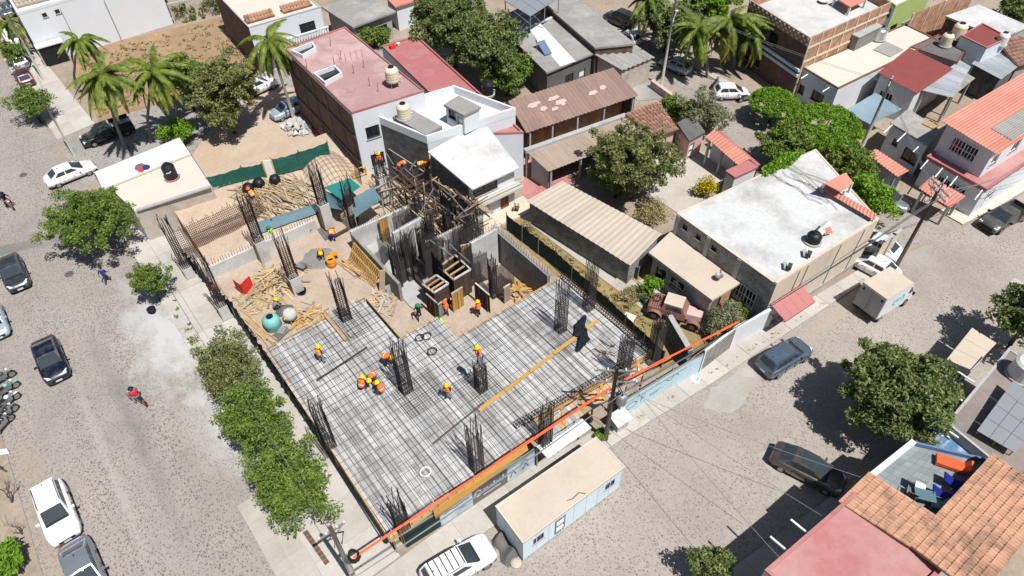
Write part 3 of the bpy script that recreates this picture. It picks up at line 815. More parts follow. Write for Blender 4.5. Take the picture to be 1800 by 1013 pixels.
# --- the white house beside the site
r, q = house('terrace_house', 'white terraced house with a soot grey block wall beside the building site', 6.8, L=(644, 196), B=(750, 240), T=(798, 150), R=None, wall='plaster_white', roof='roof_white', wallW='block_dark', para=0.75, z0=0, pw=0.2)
tq = q
f = inset([p.xy for p in q], 0.25)
B1 = P(748, 237, 6.9)
zt = 6.9
m = MB().prism([P(690, 205, zt).xy, P(748, 237, zt).xy, P(777, 222, zt).xy, P(724, 193, zt).xy], 6.0, zt)
m.build('stair_roof', 'roof_grey', r)
ph = [P(780, 184, 8.0), P(815, 203, 8.0), P(846, 188, 8.0), P(806, 168, 8.0)]
pp = [p.xy for p in ph]
pq = [ph[1], ph[2], ph[3], ph[0]]
for i in range(4):
    ops = ((0.3, 0.9, 0.9, 0.8, 'dark'), (1.4, 0.05, 0.7, 1.5, 'steel')) if i == 3 else ()
    wall_side(r, inset([p.xy for p in pq], 0.12)[i], inset([p.xy for p in pq], 0.12)[(i + 1) % 4], 6.0, 7.85, 7.85, 'plaster_white', ops, name='penthouse_wall')
MB().prism([p.xy for p in pq], 7.8, 8.0).build('penthouse_roof', 'roof_grey', r)
# the sloping white roof and the south front under it
ra = [P(830, 333, 4.55), P(913, 295, 4.55), P(850, 213, 5.9), P(752, 267, 5.9)]
MB().prism([p.xy for p in ra], [p.z - 0.14 for p in ra], [p.z for p in ra]).build('sloping_roof', 'roof_white_worn', r)
fb = [Vector((ra[0].x + 0.05, ra[0].y + 0.6)), Vector((ra[1].x - 0.1, ra[1].y + 0.6)), ra[2].xy, ra[3].xy + Vector((0.2, 0))]
wall_side(r, fb[0], fb[1], 0, 4.4, 4.4, 'plaster_white', ((0.35, 2.95, 2.6, 1.2, 'dark'), (3.2, 0.1, 0.95, 2.1, 'door'), (0.5, 0.8, 1.5, 1.2, 'bars'), (4.3, 2.9, 0.6, 1.3, 'dark')))
wall_side(r, fb[3], fb[0], 0, 5.8, 4.4, 'block_dark')
wall_side(r, fb[1], fb[2], 0, 4.4, 5.8, 'plaster_white')
p0, p1 = Vector((fb[0].x, fb[0].y - 0.95)), Vector((fb[1].x + 0.3, fb[1].y - 0.95))
MB().prism([p0, p1, fb[1] + Vector((0.3, 0)), fb[0]], 2.5, 2.68).build('balcony_floor', 'roof_cream', r)
for k in range(30):
    p = p0.lerp(p1, k / 29); MB().tube([(p.x, p.y, 2.68), (p.x, p.y, 3.4)], 0.02, 5).build('baluster', 'frame_white', r)
MB().beam((p0.x, p0.y, 3.42), (p1.x, p1.y, 3.42), 0.09, 0.06).build('handrail', 'roof_cream', r)
MB().prism([(p0.x, p0.y - 0.6), (p1.x + 1.0, p1.y - 0.8), (p1.x + 1.0, p1.y + 1.4), (p0.x, p0.y + 1.4)], 0.0, 0.22).build('porch_floor', 'plaster_cream', r)
# --- red patio and rose yard behind
sheet('red_patio', [P(893, 262).xy, P(915, 300).xy, P(918, 352).xy, P(942, 354).xy, P(1012, 318).xy, P(905, 240).xy], 0.03, 'roof_rose')
# --- H9/H10 brown corrugated sheds
r, q = shed('brown_roof_workshop', 'long workshop under a large brown corrugated roof with pale patches', (3.4, 3.4, 4.4, 4.4), L=(893, 178), T=(1078, 119), R=(1123, 168), B=(925, 234), m='sheet_brown', wall='brick_dark_w', wallS='brick_dark_w', pitch=0.45, amp=0.045,
            sides=(0, 1, 1, 1), posts=((0, 0.02), (0, 0.22), (0, 0.45), (0, 0.7), (0, 0.98)), cat='workshop', width=1.1)
wq = inset([p.xy for p in q], 0.25)
wall_side(r, wq[0] + Vector((0, 1.6)), wq[1] + Vector((0, 1.6)), 0, 3.2, 3.2, 'brick_south')
nv = (q[1] - q[0]).cross(q[3] - q[0]).normalized()
for k in range(9):                                               # patches of newer felt on the sheets
    u, v = random.uniform(0.12, 0.8), random.uniform(0.25, 0.75)
    p = q[0].lerp(q[1], u).lerp(q[3].lerp(q[2], u), v) + nv * 0.065
    a = (q[1] - q[0]).normalized() * random.uniform(0.25, 0.9); b = (q[3] - q[0]).normalized() * random.uniform(0.15, 0.3)
    MB().add([p - a - b * .6, p - b, p + a - b * .2, p + a * .7 + b, p - a * .6 + b], ((0, 1, 2, 3, 4),)).build('roof_patch', 'plaster_pink', r)
r, q = shed('tan_lean_to', 'low lean-to under a tan corrugated roof below the brown workshop', (2.4, 2.4, 3.0, 3.0), L=(927, 268), T=(1101, 205), R=(1135, 236), B=(964, 302), m='sheet_tan', wall='plaster_grey', pitch=0.42, amp=0.04, sides=(0, 1, 1, 1),
            posts=((0, 0.02), (0, 0.33), (0, 0.66)), cat='lean-to', width=1.0)
c = thing('gutter_beam', 'concrete gutter beam running between the brown and tan corrugated roofs', 'beam')
MB().beam(P(922, 266, 3.1), P(1100, 203, 3.1), 0.5, 0.3).build('gutter', 'concrete', c)
for t in (0.02, 0.3, 0.6, 0.97):
    p = P(922, 266, 3.1).lerp(P(1100, 203, 3.1), t); MB().box(p.x - 0.09, p.x + 0.09, p.y - 0.09, p.y + 0.09, 0, 2.95).build('post', 'concrete', c)
# --- H11 old clay tile roof, H12 hut, H13 red tile porch
r = thing('old_tile_house', 'small house under a weathered brown clay tile roof beside the mango tree', 'house')
qa = [P(1155, 242, 2.6), P(1193, 228, 2.6), P(1158, 178, 3.5), P(1100, 200, 3.5)]
tile_roof(r, *qa, 'tile_old', 300, 0.45, 0.28)
pw_ = inset([p.xy for p in qa], 0.3)
for i in range(4): wall_side(r, pw_[i], pw_[(i + 1) % 4], 0, qa[i].z - 0.2, qa[(i + 1) % 4].z - 0.2, 'plaster_pink', ((0.5, 0.1, 0.8, 1.9, 'steel'),) if i == 0 else ())
r, q = house('pink_hut', 'tiny pink shed with a dark slatted roof beside the courtyard', 2.5, L=(1190, 216), B=(1212, 248), R=(1240, 232), wall='plaster_pink', roof='concrete_dark', para=0.02, overhang=0.12, opsS=((0.2, 0.05, 0.7, 1.8, 'steel'),), opsW=((0.3, 0.05, 0.7, 1.9, 'steel'),), cat='shed')
r, q = shed('red_tile_porch', 'porch under a bright red tile sheet roof along the street wall', (2.5, 2.5, 3.1, 3.1), L=(1240, 241), T=(1256, 228), R=(1320, 278), B=(1297, 290), m='sheet_red', wall='plaster_white', pitch=0.34, amp=0.035, waves_v=True, sides=(0, 1, 0, 0), posts=((3, 0.05), (3, 0.5), (3, 0.95)), cat='porch')
w = thing('street_wall', 'low wall with a red coping between the courtyard and the street', 'wall')
a, b = P(1262, 232, 1.9), P(1333, 292, 1.9)
wall_side(w, b, a, 0, 1.9, 1.9, 'plaster_pink'); MB().beam((a.x, a.y, 1.95), (b.x, b.y, 1.95), 0.4, 0.14).build('coping', 'roof_red', w)
r, q = house('rose_slab_porch', 'small porch with a flat rose red slab beside the white roofed warehouse', 2.7, L=(1275, 300), B=(1292, 312), R=(1333, 293), wall='plaster_white', roof='roof_rose', para=0.02, overhang=0.1, cat='porch')
sheet('courtyard', [P(1150, 250).xy, P(1225, 262).xy, P(1290, 305).xy, P(1200, 380).xy, P(1120, 330).xy], 0.03, 'pavement')
sheet('workshop_yard', [P(1090, 130).xy, P(1150, 150).xy, P(1190, 172).xy, P(1120, 178).xy], 0.035, 'roof_grey')
w = thing('red_coping_wall', 'low wall with a salmon coping by the lamp post', 'wall')
a, b = P(1146, 142, 0.8), P(1190, 174, 0.8)
MB().beam((a.x, a.y, 0.4), (b.x, b.y, 0.4), 0.3, 0.78).build('wall_body', 'plaster_grey', w); MB().beam((a.x, a.y, 0.85), (b.x, b.y, 0.85), 0.42, 0.12).build('coping', 'plaster_pink', w)
# --- H7 grey roofed houses, H8
r, q = house('striped_roof_house', 'house with a stained grey roof crossed by a white painted stripe', 3.6, L=(907, 75), T=(977, 28), R=(1045, 93), B=(961, 128), wall='concrete_dark', roof='roof_grey', para=0.06, overhang=0.25, opsS=((2.6, 0.9, 1.2, 1.2, 'dark'), (4.6, 0.05, 0.9, 2.0, 'steel')))
a = [P(930, 52, 3.606), P(950, 41, 3.606), P(1012, 108, 3.606), P(985, 117, 3.606)]
MB().prism([p.xy for p in a], 3.585, 3.606).build('painted_stripe', 'roof_white', r)
MB().beam(P(915, 54, 3.65), P(977, 28, 3.65), 0.25, 0.16).build('roof_kerb', 'plaster_white', r)
r, q = house('dark_roof_house', 'house with a large dark grey slab roof beside the street', 4.4, L=(935, -12), T=(1005, -10), R=(1117, 77), B=(1046, 84), wall='brick_dark_w', roof='roof_grey', para=0.06, overhang=0.15, opsW=((10.5, 1.0, 1.6, 1.2, 'blue'),))
sp = thing('solar_canopy', 'grey solar panel canopy on a steel frame above the dark slab roof', 'solar panel')
qa = [P(932, 29, 6.3), P(985, -5, 6.3), P(940, -45, 6.3), P(885, 0, 6.3)]
for i in range(4):
    for j in range(3):
        def bl(u, v): return qa[0].lerp(qa[1], u).lerp(qa[3].lerp(qa[2], u), v)
        pl = [bl(i / 4, j / 3), bl((i + 1) / 4, j / 3), bl((i + 1) / 4, (j + 1) / 3), bl(i / 4, (j + 1) / 3)]
        MB().prism(inset([p.xy for p in pl], 0.025), 6.24, 6.3).build('panel', 'solar_panel', sp)
for (u, v) in ((0.03, 0.03), (0.97, 0.03), (0.03, 0.97), (0.97, 0.97), (0.5, 0.03)):
    p = bl(u, v); MB().tube([(p.x, p.y, 4.3), (p.x, p.y, 6.22)], 0.06, 6).build('leg', 'metal_grey', sp)
r, q = house('long_grey_roof_house', 'house with a broad pale grey roof terrace under the solar canopy', 3.2, B=(905, 80), R=(985, 40), L=(868, 35), wall='plaster_grey', roof='roof_grey', para=0.05)
r, q = shed('grey_ribbed_shed', 'shed with a heavy grey ribbed roof and a plain plaster wall', (3.0, 3.0, 3.5, 3.5), L=(1045, 96), T=(1115, 77), R=(1151, 101), B=(1094, 124), m='sheet_grey', wall='render_rough', pitch=0.72, amp=0.09, width=2.2, sides=(1, 1, 1, 1))
# --- neighbour's yard east of the site
sheet('yard_soil', [(26.4, 17.2), (35.2, 15.9), (35.2, 38), (29.5, 39.0), (27.0, 36.5)], 0.012, 'dry_grass_soil')
paving('yard_path', [(29.6, 21.5), (31.4, 21.5), (30.6, 38.8), (28.9, 38.8)], 1, 9, 'pavement', z=0.1)
paving('yard_terrace', [(31.5, 17.5), (33.8, 17.5), (32.6, 24.5), (31.5, 24.5)], 1, 3, 'pavement', z=0.09)
r, q = shed('cream_roof_shed', 'long low shed under a dusty cream corrugated roof along the yard', (2.5, 2.7, 2.7, 2.5), L=(925, 353), T=(988, 318), R=(1163, 411), B=(1108, 467), m='sheet_cream', wall='block_west', pitch=0.5, amp=0.022, waves_v=True, inset_w=0.2, width=1.2)
r, q = house('dusty_roof_house', 'small grey house with a flat dusty cream roof and window facing the yard', 3.0, L=(1140, 444), T=(1181, 405), R=(1302, 497), B=(1252, 528), wall='plaster_grey', roof='roof_dusty', para=0.03, overhang=0.35,
             opsW=((0.5, 0.9, 1.0, 1.1, 'dark'), (1.9, 0.9, 1.5, 1.1, 'win'), (4.6, 0.1, 1.3, 2.1, 'hole')), wallS='brick_south', opsS=((0.3, 0.1, 1.0, 2.1, 'hole'),))
# --- the white roofed warehouse
r, q = house('white_roof_warehouse', 'large warehouse with a white vine strewn flat roof and streaked cream street wall', 5.0, L=(1190, 375), T=(1434, 262), R=(1545, 386), B=(1365, 500), wall='plaster_cream', roof='roof_white_worn', wallW='block_west', para=0.04, copes='plaster_cream',
             opsW=((0.8, 4.0, 0.5, 0.5, 'dark'), (2.2, 4.0, 0.5, 0.5, 'dark'), (3.8, 4.0, 0.5, 0.5, 'dark'), (6.6, 1.4, 2.0, 1.6, 'bars')))
ware_q = q
for t in (0.02, 0.35, 0.66):
    p = q[3].lerp(q[0], t); MB().box(p.x - 0.07, p.x + 0.1, p.y - 0.18, p.y + 0.18, 0, 4.9).build('frame_column', 'concrete', r)
dS = q[1] - q[0]
for t in (0.22, 0.30, 0.62, 0.86):                              # rain streaks
    a = q[0] + dS * t; b = q[0] + dS * (t - 0.015)
    MB().beam((a.x, a.y - 0.012, 4.8), (b.x, b.y - 0.012, 0.6), 0.03, 0.12, up=Vector((1, 0, 0))).build('stain_streak', 'concrete_dark', r)
MB().beam((q[0].x, q[0].y - 0.03, 0.45), (q[1].x, q[1].y - 0.03, 0.45), 0.06, 0.5).build('plinth', 'plaster_grey', r)
MB().beam((q[0].x, q[0].y + 0.1, 5.06), (q[1].x, q[1].y + 0.1, 5.06), 0.22, 0.14).build('coping', 'plaster_cream', r)
a = [P(1352, 548, 2.9), P(1421, 511, 2.9), P(1432, 530, 2.3), P(1377, 576, 2.3)]
aw = thing('maroon_awning', 'maroon sheet awning over the pavement at the warehouse wall', 'awning')
A0, A1 = q[0] + Vector((0.2, -0.03, -2.2)), q[0] + Vector((3.6, -0.03 + (q[1].y - q[0].y) / (q[1].x - q[0].x) * 3.6, -2.2))
for k in range(4):
    a, b = A0.lerp(A1, k / 4), A0.lerp(A1, (k + 0.985) / 4)
    MB().prism([(a + Vector((0, -1.5, 0))).xy, (b + Vector((0, -1.5, 0))).xy, b.xy, a.xy], [2.2, 2.2, 2.75, 2.75], [2.25, 2.25, 2.8, 2.8]).build('awning_panel', 'roof_rose', aw)
MB().beam(A0 + Vector((0, -1.45, -0.68)), A1 + Vector((0, -1.45, -0.68)), 0.06, 0.12).build('awning_rail', 'roof_maroon', aw)
for p in (A0, A1): MB().beam(p + Vector((0, -1.4, -0.7)), p + Vector((0, 0, -0.9)), 0.05, 0.05).build('bracket', 'roof_maroon', aw)
st = thing('red_ridge_roof', 'narrow red corrugated roof and stair hood along the warehouse edge', 'roof')
corr_sheets(st, P(1538, 388, 5.35), P(1541, 376, 5.5), P(1447, 322, 5.5), P(1441, 331, 5.35), 0.3, 0.03, 'sheet_red', 1.1, waves_v=True)
corr_sheets(st, P(1478, 338, 6.0), P(1500, 322, 6.0), P(1486, 304, 6.5), P(1447, 322, 6.5), 0.3, 0.03, 'sheet_red', 1.0)
for (px, py) in ((1485, 336), (1498, 322), (1450, 322), (1486, 306)):
    p = P(px, py, 5.9); MB().box(p.x - 0.08, p.x + 0.08, p.y - 0.08, p.y + 0.08, 4.9, 5.95).build('post', 'plaster_white', st)
for t in (0.1, 0.35, 0.6, 0.9):
    p = P(1539, 385, 5.3).lerp(P(1444, 328, 5.3), t); MB().box(p.x - 0.05, p.x + 0.05, p.y - 0.05, p.y + 0.05, 4.9, 5.32).build('post', 'metal_grey', st)
# parapet screen by the parked cars
w = thing('cream_screen_wall', 'cream end wall beside the parked white cars', 'wall')
wall_side(w, P(1528, 475), P(1558, 455), 0, 3.2, 3.2, 'plaster_cream'); a, b = P(1528, 475), P(1558, 455); a.z = b.z = 3.25
MB().beam(a, b, 0.25, 0.12).build('coping', 'concrete', w)
# --- north-east: brick house with lattice parapet
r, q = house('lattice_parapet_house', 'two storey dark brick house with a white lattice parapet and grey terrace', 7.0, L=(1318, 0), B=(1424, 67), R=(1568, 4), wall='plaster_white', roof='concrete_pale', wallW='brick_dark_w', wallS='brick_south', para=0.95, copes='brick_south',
             opsW=((4.2, 3.9, 1.5, 1.5, 'dark'), (8.2, 3.7, 2.7, 1.9, 'dark'), (1.2, 0.8, 0.9, 1.2, 'dark'), (3.2, 0.8, 0.8, 0.8, 'dark')))
lat_q = q
d = (q[0] - q[3]); n = int(d.length / 0.36)
for k in range(n):
    for j in range(3):
        if (j + k) % 2: continue
        p = q[3] + d * ((k + 0.5) / n)
        MB().cbox((p.x - 0.05, p.y, 6.25 + j * 0.27), (0.06, 0.2, 0.17), math.atan2(d.y, d.x) + math.pi / 2).build('lattice_block', 'plaster_white', r)
for zz in (2.8, 3.4):
    MB().beam((q[3].x - 0.06, q[3].y, zz), (q[0].x - 0.06, q[0].y, zz), 0.3, 0.3).build('wall_band', 'plaster_blue', r)
dS = q[1] - q[0]
for k in range(7):
    p = q[0] + dS * (k / 7 + 0.01); MB().box(p.x - 0.1, p.x + 0.1, p.y - 0.07, p.y + 0.05, 0, 6.95).build('frame_column', 'plaster_cream', r)
for zz in (5.85, 4.3): MB().beam((q[0].x, q[0].y - 0.05, zz), (q[1].x, q[1].y - 0.05, zz), 0.1, 0.22).build('frame_beam', 'plaster_cream', r)
MB().prism([P(1462, 8, 6.2).xy, P(1490, 26, 6.2).xy, P(1520, 12, 6.2).xy, P(1500, -5, 6.2).xy], 6.9, 7.05).build('red_canopy', 'sheet_red', r)
for (px, py) in ((1464, 9), (1490, 25), (1518, 12)):
    p = P(px, py, 6.2); MB().box(p.x - 0.1, p.x + 0.1, p.y - 0.1, p.y + 0.1, 6.0, 6.9).build('canopy_post', 'plaster_white', r)
MB().lathe([(0.1, 0), (0.6, 0.12), (0.62, 0.16), (0.1, 0.06)], 16, tuple(P(1448, 3, 6.2))).build('dish', 'tank_white', r)
# --- cream flat roof house
r, q = house('blue_front_house', 'pale blue house with a wide cream flat roof and brown eave', 3.6, L=(1410, 117), T=(1592, 42), R=(1650, 70), B=(1474, 155), wall='plaster_white', roof='roof_cream', wallW='plaster_blue', para=0.12, copes='wood_door',
             opsW=((2.2, 1.0, 1.6, 1.1, 'dark'), (4.6, 0.1, 1.0, 2.1, 'dark'), (0.4, 0.8, 0.8, 1.0, 'dark')))
bl_q = q
for t in (0.2, 0.8): drain_pipe(r, q[3].lerp(q[0], t) + Vector((0, 0, -0.4)), (-1.2, 0, -0.1))
mb = MB().prism([P(1535, 88, 3.5).xy, P(1565, 101, 3.5).xy, P(1588, 88, 3.5).xy, P(1556, 73, 3.5).xy], 3.49, 3.56).build('skylight_sheet', 'sheet_grey', r)
cb = thing('cement_cistern', 'grey cement cistern box standing on the cream flat roof', 'cistern')
pl = [P(1484, 82, 3.5), P(1501, 90, 3.5), P(1540, 70, 3.5), P(1524, 62, 3.5)]
MB().prism([p.xy for p in pl], 3.48, 5.0).build('box_body', 'concrete_grey', cb); MB().prism(inset([p.xy for p in pl], -0.1), 5.0, 5.12).build('lid', 'concrete', cb)
# --- green house behind
r, q = house('green_house', 'green painted house with a dark door behind the brick terrace', 5.0, B=(1575, 10), R=(1640, -20), L=(1545, -15), wall='plaster_green', wallW='plaster_blue', roof='roof_white', para=0.3, opsS=((0.8, 0.1, 1.4, 2.2, 'dark'), (3.2, 0.2, 2.0, 1.8, 'bars')), opsW=((2.0, 3.4, 1.5, 1.0, 'dark'),))
r, q = house('white_shed_house', 'house with a broad grey white sheet roof and dark red end wall', 4.0, L=(1662, 28), T=(1720, 8), R=(1810, 46), B=(1760, 68), wall='plaster_grey', wallW='brick_dark_w', roof='roof_white_worn', para=0.03, overhang=0.12)
w = thing('brick_party_wall', 'tall orange brick party wall with cream columns behind the cream roof', 'wall')
a, b = P(1597, 47, 3.5), P(1706, 2, 3.5)
wall_side(w, a, b, 0, 5.0, 5.0, 'brick_south')
for k in range(5):
    p = a.lerp(b, k / 4); MB().box(p.x - 0.1, p.x + 0.1, p.y - 0.06, p.y + 0.1, 0, 5.05).build('frame_column', 'plaster_cream', w)
# --- maroon roofed house
r, q = shed('maroon_roof_house', 'house with a dark maroon sheet roof and white barred windows', (3.6, 3.6, 4.2, 4.2), L=(1543, 128), T=(1598, 84), R=(1676, 121), B=(1612, 165), m='roof_maroon', wall='plaster_white', pitch=0.3, amp=0.012, waves_v=True, cat='house', width=1.6,
            opsW=((0.6, 1.0, 1.4, 1.5, 'bars'), (2.5, 1.0, 1.4, 1.5, 'bars'), (4.4, 1.0, 1.4, 1.5, 'bars')))
r, q = house('maroon_block_house', 'low dark red roofed block with pale water tanks on top', 3.6, L=(1600, 82), T=(1650, 60), R=(1700, 84), B=(1684, 110), wall='plaster_grey', roof='concrete_dark', para=0.06, copes='roof_maroon')
r, q = house('red_cube_room', 'small rooftop room with a recessed red roof and blue white walls', 4.9, L=(1690, 62), T=(1727, 40), R=(1776, 66), B=(1735, 84), wall='plaster_blue', roof='roof_maroon', para=0.12, copes='roof_red', cat='house')
# --- zinc sheets
r, q = shed('zinc_canopy', 'patched zinc sheet canopy on timber posts between the houses', (3.1, 3.1, 3.3, 3.3), L=(1616, 158), T=(1688, 106), R=(1707, 117), B=(1676, 172), m='sheet_zinc', wall='plaster_grey', pitch=0.5, amp=0.015, sides=(0, 0, 0, 0), posts=((0, 0.02), (0, 0.98), (3, 0.05)), cat='canopy', width=1.2)
r, q = shed('rusty_zinc_roof', 'loose rusty corrugated zinc sheets over a dark block shed', (3.0, 3.2, 3.4, 3.2), L=(1708, 112), T=(1745, 76), R=(1797, 112), B=(1760, 140), m='sheet_zinc', wall='block_dark', pitch=0.32, amp=0.035, cat='shed', width=0.9)
r, q = shed('striped_zinc_porch', 'short striped zinc porch roof with open rafters beside the zinc canopy', (2.9, 2.9, 3.0, 3.0), L=(1656, 150), T=(1692, 125), R=(1714, 138), B=(1680, 165), m='sheet_grey', pitch=0.4, amp=0.03, wall='plaster_grey', sides=(0, 0, 0, 0), posts=((0, 0.05), (0, 0.95)), cat='canopy', width=0.8)
r = thing('brown_tile_house', 'house under a faded brown tile roof next to the rusty zinc sheets', 'house')
qa = [P(1790, 118, 3.2), P(1860, 100, 3.2), P(1820, 60, 4.0), P(1752, 72, 4.0)]
tile_roof(r, *qa, 'tile_old', 300, 0.5, 0.3)
pw_ = inset([p.xy for p in qa], 0.3)
for i in range(4): wall_side(r, pw_[i], pw_[(i + 1) % 4], 0, qa[i].z - 0.2, qa[(i + 1) % 4].z - 0.2, 'plaster_grey')
# --- grey flat roof house with pipes
r, q = house('grey_flat_house', 'white walled house with a stained grey flat roof and long drain spouts', 3.5, L=(1566, 216), T=(1597, 191), R=(1656, 231), B=(1632, 256), wall='plaster_white', roof='roof_grey', para=0.05, overhang=0.1,
             opsW=((0.8, 1.6, 0.6, 0.7, 'dark'), (2.2, 0.9, 1.6, 1.3, 'dark')))
for t in (0.05, 0.42, 0.85): drain_pipe(r, q[3].lerp(q[0], t) + Vector((0, 0, -0.12)), (-1.5, -0.1, -0.25))
ck = thing('orange_crate', 'orange timber frame lying on the grey flat roof', 'frame')
a, b, c2, d2 = [P(x, y, 3.55) for x, y in ((1622, 218), (1640, 227), (1650, 220), (1633, 210))]
for (s, e) in ((a, b), (b, c2), (c2, d2), (d2, a), (a.lerp(b, .5), d2.lerp(c2, .5))): MB().beam(s, e, 0.1, 0.1).build('batten', 'plank_gold', ck)
# porch roof in front
r, q = shed('terracotta_porch', 'street porch under orange and cream corrugated sheets with junk on top', (2.3, 2.3, 2.8, 2.8), L=(1522, 270), T=(1540, 262), R=(1598, 300), B=(1578, 311), m='sheet_red', wall='plaster_white', pitch=0.32, amp=0.03, waves_v=True, sides=(0, 1, 1, 0), posts=((3, 0.03), (3, 0.5), (3, 0.97)), cat='porch')
tc = thing('blue_grey_canopy', 'sagging blue grey tarpaulin canopy tied up beside the blue house', 'canopy')
qa = [P(1529, 219, 2.7), P(1586, 192, 2.9), P(1539, 163, 2.9), P(1485, 195, 2.7)]
def sag(root, q4, m, depth, n=10, name='cloth', wr=0.05):
    vs, fs = [], []
    for i in range(n + 1):
        for j in range(n + 1):
            u, v = i / n, j / n
            p = q4[0].lerp(q4[1], u).lerp(q4[3].lerp(q4[2], u), v)
            p = p + Vector((0, 0, -depth * 16 * u * (1 - u) * v * (1 - v) + wr * math.sin(u * 17 + v * 9) * math.sin(v * 13)))
            vs.append(p)
    for i in range(n):
        for j in range(n): fs.append((i * (n + 1) + j, (i + 1) * (n + 1) + j, (i + 1) * (n + 1) + j + 1, i * (n + 1) + j + 1))
    k = len(vs)
    vs += [v - Vector((0, 0, 0.02)) for v in vs]
    fs += [tuple(i + k for i in reversed(f)) for f in fs]
    return MB().add(vs, fs).build(name, m, root, smooth=True)
sag(tc, qa, 'tarp_blue', 0.35)
for p in qa: MB().tube([(p.x, p.y, 0), (p.x, p.y, p.z + 0.05)], 0.05, 6).build('pole', 'metal_grey', tc)
# --- two storey house with the long red roof
r = thing('long_red_roof_house', 'two storey white house with a long coral red corrugated roof and barred windows', 'house')
qa = [P(1753, 272, 6.2), P(1840, 212, 6.2), P(1860, 92, 6.8), P(1655, 213, 6.2)]
E0 = P(1655, 213, 6.3); B0 = P(1753, 272, 6.0); T0 = P(1800, 128, 6.6); R0 = B0 + (T0 - E0)
R0 = R0 + (R0 - B0) * 0.7; T0 = T0 + (T0 - E0) * 0.7
corr_sheets(r, B0, R0, T0, E0, 0.28, 0.022, 'sheet_red', 1.1, waves_v=True)
def bl(u, v): return B0.lerp(R0, u).lerp(E0.lerp(T0, u), v)
corr_sheets(r, bl(0.0, 0.06) + Vector((0, 0, .05)) + (R0 - B0) * 0.12, bl(0.5, 0.06) + Vector((0, 0, .05)), bl(0.5, 0.42) + Vector((0, 0, .05)), bl(0.12, 0.42) + Vector((0, 0, .05)), 0.2, 0.02, 'sheet_grey', 0.9, waves_v=True, name='clear_sheet')
poly = inset([p.xy for p in (B0, R0, T0, E0)], 0.45)
wall_side(r, poly[0], poly[1], 3.1, 5.8, 5.8, 'plaster_white', ((0.8, 0.8, 1.2, 1.1, 'win'), (4, 0.8, 1.4, 1.2, 'win')))
wall_side(r, poly[3], poly[0], 3.1, 6.1, 5.8, 'plaster_white', ((1.0, 0.9, 2.4, 1.4, 'bars'),))
wall_side(r, poly[2], poly[3], 3.1, 6.3, 6.1, 'plaster_white')
lo = [poly[0] + Vector((-1.3, -1.3)), poly[1] + Vector((0, -1.3)), poly[2], poly[3] + Vector((-1.3, 0))]
MB().prism(lo, 2.95, 3.12).build('terrace_slab', 'roof_rose', r)
MB().ring(lo, 0.18, 3.1, 3.3).build('terrace_kerb', 'roof_red', r)
li = inset(lo, 0.15)
wall_side(r, li[0], li[1], 0, 2.95, 2.95, 'plaster_white', ((1.5, 0.8, 1.3, 1.2, 'bars'),))
wall_side(r, li[3], li[0], 0, 2.95, 2.95, 'plaster_white', ((1.6, 0.9, 2.6, 1.3, 'bars'),))
for t in (0.05, 0.3, 0.55, 0.95): drain_pipe(r, Vector((*lo[3].lerp(lo[0], t), 3.0)), (-1.3, -0.15, -0.3))
pr, q = shed('red_sheet_porch', 'red corrugated porch roof over the door of the two storey corner house', (2.2, 2.2, 2.7, 2.7), L=(1615, 331), T=(1637, 311), R=(1697, 345), B=(1670, 366), m='sheet_red', wall='plaster_white', pitch=0.28, amp=0.035, sides=(0, 0, 0, 0), posts=((0, 0.05), (3, 0.05), (0, 0.95)), cat='porch', width=0.7, waves_v=True)
# --- south-east: houses across the street
Z5 = 5.7
r, q = house('rose_roof_house', 'house with a large flat rose red roof and raised rim opposite the site', Z5, T=(1502, 866), R=(1668, 990), L=(1345, 1002), wall='plaster_cream', roof='roof_rose', para=0.16, copes='roof_red', pw=0.2)
for (px, py) in ((1418, 936), (1382, 967)):
    p = P(px, py, 5.4); drain_pipe(r, p, (0, 0.95, -0.1))
rose_q = q
t = thing('clay_tile_house', 'house with a broad clay tile roof wrapped around an open tiled terrace', 'house')
def tz(p, z): return P(p[0], p[1], z)
tile_roof(t, tz((1476, 884), 5.55), tz((1530, 832), 5.55), tz((1650, 911), 5.8), tz((1600, 962), 5.8), 'tile_clay', 300, 0.37, 0.205)
tile_roof(t, tz((1600, 960), 5.8), tz((1747, 800), 5.8), tz((1860, 880), 6.5), tz((1720, 1050), 6.5), 'tile_clay', 300, 0.37, 0.205)
a, b = tz((1652, 908), 5.75), tz((1747, 800), 5.75)
MB().beam(a, b, 0.2, 0.16).build('gutter', 'concrete_grey', t)
# house walls below the tiles, and the terrace
zt = 4.6
tp = [tz((1545, 838), 5.0), tz((1622, 767), 5.0)]
A, B = tz((1536, 836), 5.5), tz((1618, 770), 5.5)
Cc, Dd = tz((1747, 800), 5.5), tz((1650, 911), 5.5)
poly = [p.xy for p in (Dd, Cc, B, A)]
MB().prism(poly, 0.2, zt).build('terrace_slab', 'concrete', t)
for i in range(9):
    for j in range(9):
        def bl2(u, v): return poly[3].lerp(poly[2], u).lerp(poly[0].lerp(poly[1], u), v)
        c4 = [bl2(i / 9, j / 9), bl2(i / 9, (j + 1) / 9), bl2((i + 1) / 9, (j + 1) / 9), bl2((i + 1) / 9, j / 9)]
        MB().prism(inset(c4, 0.008), zt - 0.01, zt + 0.02 + random.uniform(0, 0.003)).build('floor_tile', 'tile_floor', t)
wall_side(t, poly[0], poly[3], zt, 5.5, 5.5, 'plaster_grey', name='terrace_wall')
wall_side(t, poly[1], poly[0], zt, 5.6, 5.6, 'plaster_grey', name='terrace_wall')
MB().prism([poly[3], poly[2], poly[2] + Vector((0, 0.3)), poly[3] + Vector((0, 0.3))], 0, 5.0).build('terrace_parapet', 'plaster_white', t)
